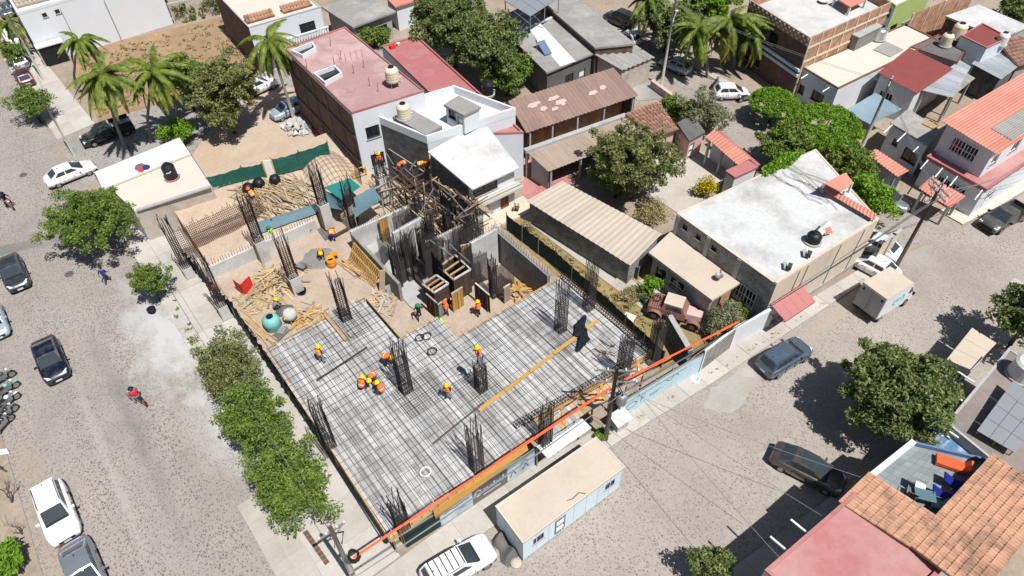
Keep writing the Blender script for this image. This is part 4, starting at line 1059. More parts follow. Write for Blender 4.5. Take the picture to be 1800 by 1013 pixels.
MB().prism([poly[2], poly[1], poly[1] + Vector((0.16, 0)), poly[2] + Vector((0.16, 0))], 0, 4.9).build('terrace_parapet', 'wall_blue', t)

lowp = [tz((1476, 884), 5.5).xy + Vector((0.1, -0.3)), tz((1600, 962), 5.5).xy, tz((1640, 940), 5.5).xy, poly[0], poly[3]]
MB().prism(lowp, 0, 5.35).build('wall_block', 'plaster_white', t)
# blue courtyard pool-like sheet beside the terrace
bw = thing('blue_courtyard', 'bright blue painted courtyard floor with a white rim beside the terrace', 'courtyard')
pb = [poly[2] + Vector((0.2, 0)), poly[1] + Vector((0.2, 0)), poly[1] + Vector((2.8, 0.0)), poly[2] + Vector((2.8, 0.2))]
pb = [pb[1], pb[2], pb[3], pb[0]]
MB().prism(pb, 0.0, 3.6).build('floor', 'wall_blue', bw)
ip = inset(pb, 0.4)
MB().prism(ip, 3.6, 3.64).build('painted_field', 'water_blue', bw)
for (s, e) in ((ip[0], ip[3]), (ip[3], ip[2]), (ip[1], ip[2])):
    MB().beam((*s, 3.66), (*e, 3.66), 0.1, 0.06).build('rim', 'frame_white', bw)
# house with solar panels
r, q = house('solar_roof_house', 'house with a dusty grey brown flat roof carrying solar panels', 4.4, L=(1664, 743), T=(1774, 612), R=(1900, 700), B=None, wall='plaster_cream', roof='roof_taupe', para=0.05, copes='concrete')
for (px, py, L_) in ((1712, 672, 1.6), (1692, 705, 1.3), (1672, 738, 1.1), (1685, 770, 1.0)):
    p = P(px, py, 4.2); drain_pipe(r, p, (0, L_, 0.0))
# ---------------------------------------------------------------- the building site
def terrain_z(x, y):
    t = min(1.0, max(0.0, (y - 46.75) / 0.25))
    s = min(1.0, max(0.0, (y - 48.5) / 7.0))
    return 0.03 + t * 1.2 + s * 1.0
def site_grid(name, x0, x1, y0, y1, st, fz, m):
    nx, ny = int((x1 - x0) / st) + 1, int((y1 - y0) / st) + 1
    vs = [(x0 + (x1 - x0) * i / nx, y0 + (y1 - y0) * j / ny) for i in range(nx + 1) for j in range(ny + 1)]
    vs = [(x, y, fz(x, y) + (0.05 * math.sin(x * 1.7 + y * 0.6) * math.sin(y * 2.1 - x) + random.uniform(-0.012, 0.012))) for x, y in vs]
    fs = [(i * (ny + 1) + j, (i + 1) * (ny + 1) + j, (i + 1) * (ny + 1) + j + 1, i * (ny + 1) + j + 1) for i in range(nx) for j in range(ny)]
    o = MB().add(vs, fs).build(name, m, smooth=True); o['kind'] = 'structure'
    return o
site_grid('site_ground', 4.5, 26.2, 17.6, 46.7, 0.5, lambda x, y: 0.06, 'site_soil')
site_grid('earth_bank', 4.6, 21.2, 46.72, 56.6, 0.4, terrain_z, 'sand')
mnd = thing('earth_mound', 'smooth mound of sand under a rebar net beside the brick building', 'mound')
vs, fs = [], []
for i in range(13):
    for k in range(24):
        r_ = i / 12; a = 2 * math.pi * k / 24
        vs.append((17.9 + 2.5 * r_ * math.cos(a), 52.5 + 3.2 * r_ * math.sin(a), 1.5 + 1.25 * (1 - r_ ** 2) ** 1.3 + 0.04 * math.sin(5 * a + i)))
for i in range(12):
    for k in range(24): fs.append((i * 24 + k, (i + 1) * 24 + k, (i + 1) * 24 + (k + 1) % 24, i * 24 + (k + 1) % 24))
MB().add(vs, fs).build('sand_heap', 'sand', mnd, smooth=True)
for k in range(9):
    x = 16.0 + k * 0.45
    pts = [(x, 52.5 + 3.0 * t, 1.58 + 1.28 * max(0, (1 - ((x - 17.9) / 2.6) ** 2 - t * t)) ** 1.1) for t in [j / 6 - 1 for j in range(13)]]
    MB().tube(pts, 0.013, 4).build('net_bar', 'rebar_rust', mnd)
for k in range(11):
    y = 49.9 + k * 0.5
    pts = [(17.9 + 2.4 * t, y, 1.58 + 1.28 * max(0, (1 - ((y - 52.5) / 3.3) ** 2 - t * t)) ** 1.1) for t in [j / 6 - 1 for j in range(13)]]
    MB().tube(pts, 0.013, 4).build('net_bar', 'rebar_rust', mnd)

# --- deck formwork with its rebar mats
dk = thing('slab_formwork', 'large pale plank deck with a dark rebar grid laid ready for concrete', 'formwork')
RECTS = [(4.25, 12.2, 17.3, 34.15), (12.2, 15.4, 17.45, 29.2), (15.4, 25.2, 18.15, 26.75)]
ZD = 2.9
def yspan(x):
    for (x0, x1, y0, y1) in RECTS:
        if x0 <= x < x1:
            if x0 > 15: y0 = 18.5 - (x - 14) * 0.10
            if 9.0 < x < 11.6 and x0 < 5: y1 = 34.6
            return y0, y1
    return None
pw, rest, npl = 0.3, MB(), 0
planks = []
x = 4.25
while x < 25.15:
    ys = yspan(x + pw / 2)
    if ys:
        y = ys[0]
        while y < ys[1] - 0.05:
            L = min(random.choice((2.4, 3.0, 3.0, 3.6)), ys[1] - y)
            if ys[1] - y - L < 0.5: L = ys[1] - y
            planks.append((x, y, L)); y += L
    x += pw
plank_me = {}
for (x, y, L) in planks:
    key = (round(L, 1))
    if key not in plank_me: plank_me[key] = MB().box(0.014, pw - 0.014, 0.01, key - 0.01, -0.05, 0).mesh('plank', 'plank_pale')
    dz = random.uniform(-0.014, 0.014)
    if npl < 300: linked('plank', plank_me[key], dk, (x, y, ZD + dz), (0, random.uniform(-0.02, 0.02), 0))
    else: rest.box(x + 0.006, x + pw - 0.006, y + 0.006, y + L - 0.006, ZD - 0.05 + dz, ZD + dz)
    npl += 1
if rest.v: rest.build('planking', 'plank_pale', dk)['kind'] = 'stuff'
def bar_mesh(L, r, m='rebar_steel'): return MB().tube([(0.02 * math.sin(k * 2.1 + L) if 0 < k < 6 and L > 5 else 0, L * k / 6, 0) for k in range(7)] if L > 5 else [(0, 0, 0), (0, L, 0)], r, 5).mesh('rebar', m)
bm_cache = {}
def rebar(parent, p, q, r=0.02, m='rebar_steel', name='rebar'):
    p, q = Vector(p), Vector(q); d = q - p; L = round(d.length, 1)
    if L < 0.1: return
    k = (L, r, m)
    if k not in bm_cache: bm_cache[k] = bar_mesh(L, r, m)
    o = linked(name, bm_cache[k], parent, p)
    o.rotation_euler = d.to_track_quat('Y', 'Z').to_euler()
    return o
x = 4.45
while x < 25.1:
    ys = yspan(x)
    jit = random.uniform(-0.05, 0.05)
    rebar(dk, (x + jit, ys[0] - 0.25, ZD + 0.05), (x + jit + random.uniform(-0.04, 0.04), ys[1] + 0.3, ZD + 0.05), 0.013)
    x += 0.6
y = 17.6
while y < 34.4:
    xs = [x for x in [4.3 + 0.1 * k for k in range(209)] if yspan(x) and yspan(x)[0] - 0.1 < y < yspan(x)[1] + 0.1]
    if xs:
        j = random.uniform(-0.05, 0.05)
        rebar(dk, (xs[0] - 0.2, y + j, ZD + 0.085), (xs[-1] + 0.3, y + j + random.uniform(-0.05, 0.05), ZD + 0.085), 0.011)
    y += 0.6
def mat_patch(cx, cy, w, h, st):
    k = 0
    x = cx - w / 2
    while x <= cx + w / 2: rebar(dk, (x, cy - h / 2, ZD + 0.11), (x, cy + h / 2, ZD + 0.11), 0.009, name='extra_bar'); x += st
    y = cy - h / 2
    while y <= cy + h / 2: rebar(dk, (cx - w / 2, y, ZD + 0.13), (cx + w / 2, y, ZD + 0.13), 0.009, name='extra_bar'); y += st
mat_patch(10.7, 24.3, 2.8, 2.6, 0.2); mat_patch(14.0, 22.3, 2.4, 2.6, 0.2); mat_patch(21.2, 21.9, 2.2, 2.4, 0.2); mat_patch(10.2, 32.4, 1.8, 2.6, 0.2)
def edge_board(p, q, z0, z1, m='plank_new'): MB().beam((p[0], p[1], (z0 + z1) / 2), (q[0], q[1], (z0 + z1) / 2), 0.06, z1 - z0).build('edge_board', m, dk)
for (p, q) in (((4.2, 17.24), (14.0, 17.38)), ((4.17, 17.3), (4.4, 34.1)), ((15.4, 18.34), (25.2, 17.4)), ((25.24, 17.45), (25.24, 26.7)), ((15.5, 26.8), (25.2, 26.8)), ((12.25, 29.24), (15.3, 29.24)), ((12.24, 29.3), (12.24, 34.1)), ((4.4, 34.2), (12.2, 34.2))):
    edge_board(p, q, 2.3, ZD + 0.06)
for i in range(12):
    for j in range(6):
        x, y = 5.0 + i * 1.8, 17.8 + j * 2.9
        if yspan(x) and yspan(x)[0] < y < yspan(x)[1]:
            MB().box(x - 0.05, x + 0.05, y - 0.05, y + 0.05, 0.05, ZD - 0.06).build('prop', 'plank_old', dk)
# lower shutter along the street edge
lw = thing('edge_shutter', 'lower timber shutter with loose boards along the street side of the deck', 'formwork')
for k in range(34):
    x = 14.4 + k * 0.31
    if x > 24.9: break
    MB().box(x, x + 0.29, 16.9 - (x - 14) * 0.03, 18.35 - (x - 14) * 0.1, 2.3, 2.35).build('plank', random.choice(('plank_pale', 'plank_old', 'plank_pale', 'plank_new')), lw)
for k in range(6): MB().beam((15.2 + k * 1.7, 17.0, 2.40), (15.9 + k * 1.7, 18.0, 2.42), 0.22, 0.05).build('loose_board', 'plank_gold', lw)
for k in range(7): MB().box(14.6 + k * 1.6, 14.7 + k * 1.6, 17.0, 17.1, 0.05, 2.3).build('prop', 'plank_old', lw)
MB().add([(7.0, 17.1, 2.93), (14.0, 17.35, 2.93), (14.0, 17.05, 2.2), (7.0, 16.95, 2.0)], ((0, 1, 2, 3),)).build('form_sheet', 'plank_gold', lw)
# beam cage along the step
def beam_cage(name, label, p, q, w=0.3, h=0.4, st=0.22):
    t = thing(name, label, 'rebar cage')
    p, q = Vector(p), Vector(q); d = (q - p).normalized(); s = Vector((-d.y, d.x, 0)) * w / 2; up = Vector((0, 0, h))
    for a in (s, -s, s + up, up - s): rebar(t, p + a, q + a, 0.02, name='long_bar')
    n = int((q - p).length / st)
    me = MB()
    for a, b in ((s, -s), (-s, up - s), (up - s, up + s), (up + s, s)): me.beam(a, b, 0.028, 0.028)
    me = me.mesh('stirrup', 'rebar_steel')
    for k in range(n + 1): linked('stirrup', me, t, p.lerp(q, k / n))
    return t
beam_cage('beam_cage', 'rebar beam cage lying along the stepped street edge of the deck', (14.1, 18.5, ZD + 0.05), (23.6, 17.55, ZD + 0.05))
beam_cage('beam_cage', 'rebar beam cage along the deck edge beside the neighbour yard', (25.0, 17.7, ZD + 0.05), (25.0, 26.6, ZD + 0.05))
bb = thing('lone_board', 'long orange board lying across the deck between column cages', 'board')
pa, pb = P(842, 722, 3.05), P(1052, 562, 3.05)
for k in range(5): MB().beam(pa.lerp(pb, k / 5), pa.lerp(pb, (k + 0.98) / 5), 0.26, 0.04).build('board', 'plank_gold', bb)
bb = thing('lone_beam', 'reddish timber beam lying by the thin column cage at the deck corner', 'board')
MB().beam(P(571, 553, 3.1), P(608, 598, 3.1), 0.22, 0.12).build('beam', 'plank_new', bb); MB().beam(P(612, 585, 3.05), P(618, 592, 3.05), 0.12, 0.05).build('offcut', 'plank_old', bb)
rb = thing('rebar_bundle', 'bundle of long rebar lying diagonally on the deck', 'rebar')
for k in range(3): rebar(rb, P(557, 670, 3.03) + Vector((0, 0.05 * k, 0.02 * (k % 2))), P(646, 611, 3.03) + Vector((0, 0.05 * k, 0)), 0.018)
rb = thing('rebar_bundle', 'bundle of rebar lying beside the lone board on the deck', 'rebar')
for k in range(3): rebar(rb, P(762, 781, 3.03) + Vector((0, 0.05 * k, 0.02 * (k % 2))), P(852, 708, 3.03) + Vector((0, 0.05 * k, 0)), 0.018)
for (px, py, rr, lab) in ((738, 594, 0.28, 'coil of tie wire lying on the deck by the stair opening'), (750, 591, 0.3, 'coil of tie wire beside another coil near the stair opening'), (748, 830, 0.3, 'pale plastic hose ring on the deck near the street edge'), (760, 618, 0.3, 'heap of tangled wire on the deck')):
    c = thing('wire_coil', lab, 'wire coil', P(px, py, 3.03))
    for k in range(3):
        MB().tube([(rr * (1 + 0.1 * k) * math.cos(a / 12 * math.tau), rr * math.sin(a / 12 * math.tau), 0.03 * k) for a in range(13)], 0.02, 4).build('loop', 'frame_white' if 'pale' in lab else 'rebar_steel', c)

for (n_, px, py, lab) in ((9, 1075, 615, 'broken blocks and offcuts by the deck corner'),):
    t = thing('debris_pile', lab, 'debris')
    for k in range(n_):
        p = P(px + random.uniform(-25, 25), py + random.uniform(-14, 14), 3.02); MB().cbox(tuple(p), (random.uniform(.2, .9), random.uniform(.06, .14), .05), random.uniform(0, 3)).build('offcut', random.choice(('plank_old', 'plank_new', 'concrete_grey', 'plank_dark')), t)
# --- column cages
hoop_cache = {}
def column(px, py, z0, label, hd=3.3, ht=4.9, w=0.62, d=0.62, conc=0.0, nb=5, lean=(0, 0), rust=False, ground=None):
    p = P(px, py, z0)
    t = thing('column_cage', label, 'column', p, group='rebar columns of the site')
    m = 'rebar_rust' if rust else 'rebar_steel'
    if conc:
        MB().prism([(-w / 2 - 0.05, -d / 2 - 0.05), (w / 2 + 0.05, -d / 2 - 0.05), (w / 2 + 0.05, d / 2 + 0.05), (-w / 2 - 0.05, d / 2 + 0.05)], -0.02, conc).build('concrete_stub', 'concrete_pale', t)
        MB().box(-w / 2 - 0.09, -w / 2 - 0.05, -d / 2 - 0.06, d / 2 + 0.06, 0, conc - 0.03).build('form_panel', 'plank_old', t)
    pos = []
    for i in range(nb):
        for j in range(nb):
            if i in (0, nb - 1) or j in (0, nb - 1): pos.append((-w / 2 + w * i / (nb - 1), -d / 2 + d * j / (nb - 1)))
    for (x, y) in pos:
        h = ht + random.uniform(-0.9, 0.3)
        k = (round(h, 1), random.randint(0, 2), m)
        if k not in hoop_cache:
            s = (0.0, 0.07, -0.06)[k[1]]
            hoop_cache[k] = MB().tube([(0, 0, 0), (0, 0, hd), (s * 0.6, s * 0.4, (hd + k[0]) / 2), (s * 2, s * 1.4, k[0])], 0.026, 5).mesh('vertical_bar', m)
        o = linked('vertical_bar', hoop_cache[k], t, (x, y, 0))
        o.rotation_euler = (lean[0], lean[1], 0)
    key = (w, d)
    if key not in hoop_cache:
        mb = MB()
        a = [(-w / 2, -d / 2, 0), (w / 2, -d / 2, 0), (w / 2, d / 2, 0), (-w / 2, d / 2, 0)]
        for i in range(4): mb.beam(a[i], a[(i + 1) % 4], 0.026, 0.026)
        hoop_cache[key] = mb.mesh('tie_hoop', 'rebar_steel')
    z = conc + 0.1
    while z < hd:
        linked('tie_hoop', hoop_cache[key], t, (z * math.tan(lean[1]), -z * math.tan(lean[0]), z), (0, 0, random.uniform(-0.03, 0.03)))
        z += 0.17
    return t
ZC = ZD + 0.02
column(609, 561, ZC, 'leaning rebar cage at the back corner of the deck beside the reddish beam', 3.0, 4.6, 0.7, 0.5)
column(714, 686, ZC, 'tall rebar cage rising from the middle of the deck near three kneeling workers', 3.3, 5.0, 0.7, 0.7, nb=6)
column(846, 684, ZC, 'rebar cage on the deck with a worker perched on its top', 2.6, 2.9, 0.62, 0.62, nb=6)
column(985, 581, ZC, 'rebar cage on the deck beside the crumpled black plastic', 3.2, 5.0, 0.62, 0.62)
column(1034, 543, ZC, 'tallest rebar cage on the deck edge along the neighbour yard', 3.6, 5.4, 0.62, 0.62)
column(1146, 637, 2.35, 'broad dense rebar cage at the deck corner by the blue banner', 4.0, 4.9, 0.8, 0.6, nb=6)
column(1092, 668, 2.35, 'rebar cage standing at the deck edge by the utility pole', 4.0, 5.0, 0.75, 0.6, nb=6)
column(580, 782, ZC, 'rebar cage at the deck edge beside the street trees', 2.9, 4.6, 0.6, 0.7)
column(838, 822, ZC, 'rebar cage near the street edge casting a striped shadow on the deck', 2.9, 4.9, 0.7, 0.6)
column(708, 928, ZC, 'rebar cage at the street corner of the deck above the green mesh', 2.3, 3.9, 0.7, 0.6)
column(958, 780, 2.35, 'rebar cage behind the pale awning at the street edge', 3.2, 4.3, 0.7, 0.5)
column(524, 512, 0.05, 'slanting rebar cage on a concrete stub amid the scrap timber', 4.6, 6.6, 0.75, 0.6, conc=1.7, rust=True)
column(468, 458, 0.05, 'dark rebar cage on a tall concrete stub against the retaining wall', 5.4, 7.0, 0.75, 0.6, conc=2.3, nb=6)
column(578, 398, 0.4, 'rebar cage on a tall concrete stub beside the slate tarpaulin', 5.0, 6.8, 0.75, 0.6, conc=2.6, nb=6)
column(624, 400, 0.4, 'dense dark rebar cage behind the slate tarpaulin at the pit corner', 4.0, 5.2, 0.7, 0.6, nb=6)
column(678, 352, 0.4, 'thick concrete stub topped with short bars beside the timber scaffold', 3.4, 5.0, 0.8, 0.7, conc=2.7)
column(334, 484, 0.2, 'thin rebar cage at the pavement corner of the retaining wall', 4.4, 6.2, 0.6, 0.6, conc=1.0)
column(398, 556, 0.2, 'rebar cage on a concrete stub behind the pavement mesh fence', 5.0, 6.6, 0.6, 0.6, conc=1.3)

for (px, py, h, nm) in ((702, 505, 4.6, 'beside the grey pier'), (722, 492, 5.0, 'before the pale core wall'), (748, 478, 5.0, 'at the smaller shaft frame corner'), (762, 452, 5.2, 'between the shaft frames and the core wall'), (792, 440, 5.0, 'behind the larger shaft frame'), (826, 455, 4.6, 'beside the tall golden panel'), (868, 522, 4.2, 'next to the dense mesh by the brown shutter'), (742, 420, 4.8, 'under the scaffold braces')):
    column(px, py, .1, 'dark rebar bundle ' + nm, h - .6, h, .5, .5, nb=6)
# --- concrete walls
def conc_wall(name, label, p, q, w, z0, z1, m='concrete_pale', bars=0, blen=0.5):
    t = thing(name, label, 'wall')
    p, q = Vector((*p, 0)), Vector((*q, 0)); L = (q - p).length; n = max(1, round(L / 1.22))
    for k in range(n):
        a, b = p.lerp(q, k / n), p.lerp(q, (k + 1) / n - 0.004 / L)
        MB().beam((a.x, a.y, (z0 + z1) / 2), (b.x, b.y, (z0 + z1) / 2), w + random.uniform(-0.01, 0.01), z1 - z0).build('cast_panel', m, t)
    for k in range(bars):
        a = p.lerp(q, (k + 0.5) / bars)
        rebar(t, (a.x, a.y, z1 - 0.1), (a.x + random.uniform(-.05, .05), a.y + random.uniform(-.05, .05), z1 + blen + random.uniform(-.15, .2)), 0.018, 'rebar_steel', 'starter_bar')
    return t
conc_wall('retaining_wall', 'low grey concrete retaining wall below the earth bank', (4.5, 46.6), (13.9, 46.6), 0.25, 0, 1.35, 'concrete_pale', 40, 0.5)
conc_wall('pit_wall', 'concrete wall coloured dark for its shaded face beside the leaning timber pallet', (15.3, 34.6), (15.3, 42.0), 0.25, 0, 2.1, 'concrete_grey', 0)  # darker concrete stands in for the shade on the west face
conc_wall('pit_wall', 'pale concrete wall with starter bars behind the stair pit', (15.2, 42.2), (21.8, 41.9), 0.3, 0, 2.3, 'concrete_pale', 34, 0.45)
conc_wall('core_wall', 'pale concrete core wall streaked with rust behind dark rebar mesh', (17.0, 37.9), (19.8, 38.1), 0.3, 0, 4.1, 'concrete_pale', 22, 1.1)
conc_wall('core_wall', 'pale streaked concrete wall with square holes at the corner of the pit', (21.2, 33.2), (23.8, 33.3), 0.3, 0, 4.0, 'concrete_pale', 14, 0.6)
conc_wall('core_wall', 'concrete wall coloured dark for its shaded face along the neighbour side of the pit', (24.15, 27.2), (24.15, 34.2), 0.3, 0, 3.3, 'concrete_grey', 22, 0.5)  # shade of this west side is put into the concrete colour
conc_wall('core_wall', 'grey concrete wall inside the stair pit behind the shutters', (18.9, 36.5), (22.5, 36.4), 0.25, 0, 2.9, 'concrete', 16, 1.0)
conc_wall('stub_wall', 'short grey concrete pier standing in front of the dark shutters', (16.9, 33.6), (17.4, 33.6), 0.35, 0, 2.1, 'concrete_pale', 4, 0.6)
sl_ = slab('pit_floor', [(15.5, 27.0), (24.0, 27.0), (24.0, 33.8), (15.5, 42)], 0.05, 0.16, 'site_soil')
slab('pit_floor', [(15.45, 33.5), (21.5, 33.9), (24, 34.2), (21.7, 41.8), (15.45, 42)], 0.1, 0.2, 'concrete')
# --- rebar wall meshes
def rebar_wall(label, p, q, h, sx=0.16, sz=0.16, lean=0.0, z0=0.1, rust=False, r=0.024):
    t = thing('rebar_mesh', label, 'rebar mesh', group='rebar wall meshes')
    p, q = Vector((*p, z0)), Vector((*q, z0)); L = (q - p).length
    d = (q - p).normalized(); nrm = Vector((-d.y, d.x, 0))
    m = 'rebar_rust' if rust else 'rebar_steel'
    n = int(L / sx)
    for k in range(n + 1):
        a = p.lerp(q, k / n); hh = h + random.uniform(-0.35, 0.25)
        rebar(t, a, a + Vector((0, 0, hh)) + nrm * lean * hh, r, m, 'vertical_bar')
    z = 0.2
    while z < h * 0.92:
        off = Vector((0, 0, z)) + nrm * lean * z
        rebar(t, p + off, q + off, r * 0.9, m, 'cross_bar'); z += sz
    return t
rebar_wall('tall dark rebar mesh standing before the pale core wall', (17.0, 37.4), (18.6, 37.4), 4.0, 0.13, 0.16)
rebar_wall('rebar mesh leaning over the pit corner behind the pallet', (16.0, 38.8), (17.5, 39.6), 3.4, 0.14, 0.18)
rebar_wall('dense rebar mesh between the pale core wall and the shutters', (18.2, 35.6), (19.6, 35.9), 4.4, 0.11, 0.16)
rebar_wall('dense rebar mesh beside the dark brown shutter', (21.6, 30.2), (23.3, 30.4), 3.6, 0.12, 0.13)
rebar_wall('rebar mesh rising behind the square shutter frames', (19.8, 34.6), (21.6, 34.7), 4.2, 0.12, 0.18)
rebar_wall('rebar mesh standing along the pit edge beneath the scaffold', (21.4, 36.0), (23.6, 35.6), 3.6, 0.13, 0.2)
rebar_wall('rebar mesh turned end on beside the stair pit', (19.6, 34.8), (19.7, 37.6), 4.0, 0.16, 0.2)
rebar_wall('rebar mesh along the outer side of the shutters', (17.3, 33.8), (17.4, 36.4), 3.4, 0.14, 0.18)
rebar_wall('rebar mesh under the timber scaffold', (21.9, 39.0), (23.4, 38.0), 4.0, 0.14, 0.2)
rebar_wall('rusty rebar net standing over the earth bank by the rough rendered wall', (3.6, 49.2), (9.0, 49.4), 2.5, 0.15, 0.17, 0.35, 1.0, True, 0.026)
rebar_wall('rusty rebar net continuing over the earth bank among the poles', (9.1, 49.4), (11.0, 49.6), 2.4, 0.15, 0.17, 0.35, 1.0, True, 0.026)
rebar_wall('dark rebar net between the sand mound and the brick building', (19.6, 48.4), (21.2, 51.8), 3.0, 0.25, 0.25, 0.0, 0.8, False, 0.018)

for k, (p, q, h, nm) in enumerate((((17.8, 34.6), (19.2, 34.7), 3.8, 'before the smaller shaft frame'), ((20.0, 33.2), (21.4, 33.3), 3.4, 'beside the larger shaft frame'), ((18.4, 33.0), (18.5, 35.2), 3.2, 'between the two shaft frames'), ((20.6, 32.4), (22.0, 32.2), 3.0, 'behind the dark brown shutter'), ((21.2, 34.6), (23.6, 34.8), 4.0, 'behind the pit wall with square holes'), ((22.4, 36.8), (22.5, 39.4), 4.2, 'under the scaffold end'), ((18.0, 39.6), (20.4, 39.8), 3.8, 'behind the pale core wall'), ((15.9, 36.0), (16.8, 36.2), 2.4, 'inside the dark faced pit wall'))):
    rebar_wall('dense rebar mesh ' + nm, p, q, h + .4, 0.10, 0.15, r=0.028)
# --- shutters and square frames in the pit
def shutter(label, p, q, h, m, z0=0.12, rim='plank_pale', slats=True):
    t = thing('timber_shutter', label, 'formwork')
    p, q = Vector((*p, z0)), Vector((*q, z0)); L = (q - p).length; n = max(2, int(L / 0.24))
    d = (q - p).normalized(); nrm = Vector((d.y, -d.x, 0))
    for k in range(n):
        a, b = p.lerp(q, (k + 0.03) / n), p.lerp(q, (k + 0.97) / n)
        MB().beam((a + b) / 2, (a + b) / 2 + Vector((0, 0, h)), (b - a).length, 0.05, up=nrm).build('stave', m, t)
        if slats and k % 2 == 0: MB().beam(a + nrm * 0.06, a + nrm * 0.06 + Vector((0, 0, h)), 0.07, 0.09, up=nrm).build('batten', m, t)
    MB().beam(p + Vector((0, 0, h)), q + Vector((0, 0, h)), 0.12, 0.08).build('top_rail', rim, t)
    return t
def g2(px, py): return P(px, py).xy
shutter('golden slatted shutter panel facing the street inside the pit', g2(797, 551), g2(816, 539), 2.1, 'plank_gold')
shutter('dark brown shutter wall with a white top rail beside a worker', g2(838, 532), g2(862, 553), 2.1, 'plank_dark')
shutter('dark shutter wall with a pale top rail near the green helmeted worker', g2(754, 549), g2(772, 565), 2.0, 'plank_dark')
shutter('grey plywood shutter beside the orange helmeted worker', g2(773, 562), g2(788, 552), 1.6, 'concrete_grey', slats=False)
shutter('tall golden timber panel behind the square frames', (20.9, 34.2), (21.7, 33.9), 3.0, 'plank_gold')
shutter('yellow shutter strip standing on the pale pit wall', (17.6, 41.5), (18.4, 41.5), 2.6, 'plank_gold')
shutter('brown timber strips standing behind the pale core wall', (20.3, 40.8), (21.0, 40.3), 3.4, 'plank_old')
shutter('narrow brown shutter strips beside the dense rebar mesh', g2(886, 536), g2(897, 529), 1.8, 'plank_old')
def box_frame(label, px4, z):
    t = thing('shutter_box', label, 'formwork')
    q = [P(x, y, z) for x, y in px4]
    for i in range(4):
        a, b = q[i], q[(i + 1) % 4]
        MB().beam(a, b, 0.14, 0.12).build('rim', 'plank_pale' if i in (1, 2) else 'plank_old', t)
        n = max(2, int((b - a).length / 0.3))
        for k in range(n):
            c, e = a.lerp(b, k / n), a.lerp(b, (k + 0.95) / n)
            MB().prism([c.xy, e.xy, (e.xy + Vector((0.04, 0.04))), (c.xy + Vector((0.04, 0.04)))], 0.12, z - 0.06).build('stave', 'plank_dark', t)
    for s in (0.35, 0.7): MB().beam(q[0].lerp(q[1], s), q[3].lerp(q[2], s), 0.1, 0.12).build('cross_timber', 'plank_new', t)
    return t
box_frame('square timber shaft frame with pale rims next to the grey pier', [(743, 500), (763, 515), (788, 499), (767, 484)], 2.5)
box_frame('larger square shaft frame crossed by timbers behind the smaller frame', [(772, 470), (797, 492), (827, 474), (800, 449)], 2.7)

# --- timber scaffold against the terrace house
sf = thing('timber_scaffold', 'tangled timber scaffold of poles and planks between the pit and the terrace house', 'scaffold')
for k in range(130):
    x, y = random.uniform(20.0, 25.2), random.uniform(36.5, 45.2)
    if x > 23.6 and y > 43: continue
    mode = random.random()
    z = random.choice((1.0, 2.0, 2.9, 3.4))
    if mode < 0.4: a, b = (x, y, 0.1), (x + random.uniform(-.3, .3), y + random.uniform(-.3, .3), random.uniform(2.4, 4.4))
    elif mode < 0.7: a, b = (x - 1.2, y, z), (x + random.uniform(0.6, 1.4), y + random.uniform(-.5, .5), z + random.uniform(-.5, .5))
    else: a, b = (x, y - 1.6, z + random.uniform(-.4, .4)), (x + random.uniform(-.4, .4), y + 1.6, z)
    MB().beam(a, b, random.uniform(0.07, 0.13), random.uniform(0.06, 0.1)).build('pole', random.choice(('plank_dark', 'plank_old', 'rebar_rust', 'plank_dark', 'bamboo', 'concrete_dark')), sf)
for k in range(9):
    t = k / 8
    a = P(772 + 70 * t, 310 + 55 * t, 3.1); MB().beam(a + Vector((-.4, 0.8, 0)), a + Vector((0.5, -1.3, random.uniform(-.05, .05))), 0.3, 0.05).build('platform_plank', 'plank_old', sf)
for (a, b) in (((683, 262), (745, 302)), ((678, 268), (692, 290)), ((720, 300), (731, 283)), ((690, 293), (698, 300)), ((720, 410), (762, 332)), ((735, 375), (770, 400)), ((752, 420), (795, 450)), ((790, 430), (826, 462)), ((752, 345), (835, 405)), ((715, 362), (752, 395)), ((798, 386), (833, 375))):
    MB().beam(P(*a, 3.6), P(*b, 3.6), 0.1, 0.07).build('brace', 'plank_old' if a[0] % 2 else 'concrete_dark', sf)
tr = thing('yellow_trestle', 'yellow steel trestle frame beside the concrete column stub', 'trestle')
a, b, c2, d2 = P(620, 300, 2.4), P(642, 293, 2.4), P(642, 293, 2.4), P(620, 300, 2.4)
for p in (a, b): MB().beam((p.x, p.y, 0.5), (p.x, p.y, 2.5), 0.08, 0.08).build('upright', 'plain_yellow', tr)
for z in (1.0, 1.7, 2.45): MB().beam((a.x, a.y, z), (b.x, b.y, z), 0.06, 0.06).build('rail', 'plain_yellow', tr)

# --- tarpaulins on the bank
tt = thing('tarpaulin_shelter', 'slate and teal tarpaulin shelter tied above the earth bank', 'tarpaulin')
q4 = [P(624, 383, 2.5), P(671, 350, 2.6), P(656, 328, 3.1), P(617, 350, 3.0)]
sag(tt, q4, 'tarp_slate', 0.15, name='slate_sheet')
q5 = [P(600, 352, 2.9), P(634, 328, 3.0), P(615, 313, 2.8), P(570, 329, 2.6)]
sag(tt, q5, 'tarp_teal', 0.12, name='teal_sheet')
q6 = [P(560, 362, 1.6), P(606, 370, 2.2), P(600, 350, 2.7), P(572, 335, 2.2)]
sag(tt, q6, 'tarp_slate', 0.2, name='slate_sheet')
for p in q4[:2] + q5[2:]: MB().tube([(p.x, p.y, 0.6), (p.x, p.y, p.z)], 0.05, 6).build('pole', 'bamboo', tt)
mb_ = thing('bank_membrane', 'dark blue grey plastic membrane spread along the foot of the earth bank', 'membrane')
sag(mb_, [P(452, 412, 1.42), P(600, 360, 1.42), P(592, 346, 1.9), P(448, 392, 1.95)], 'tarp_slate', -0.08, 14, 'sheet', 0.03)
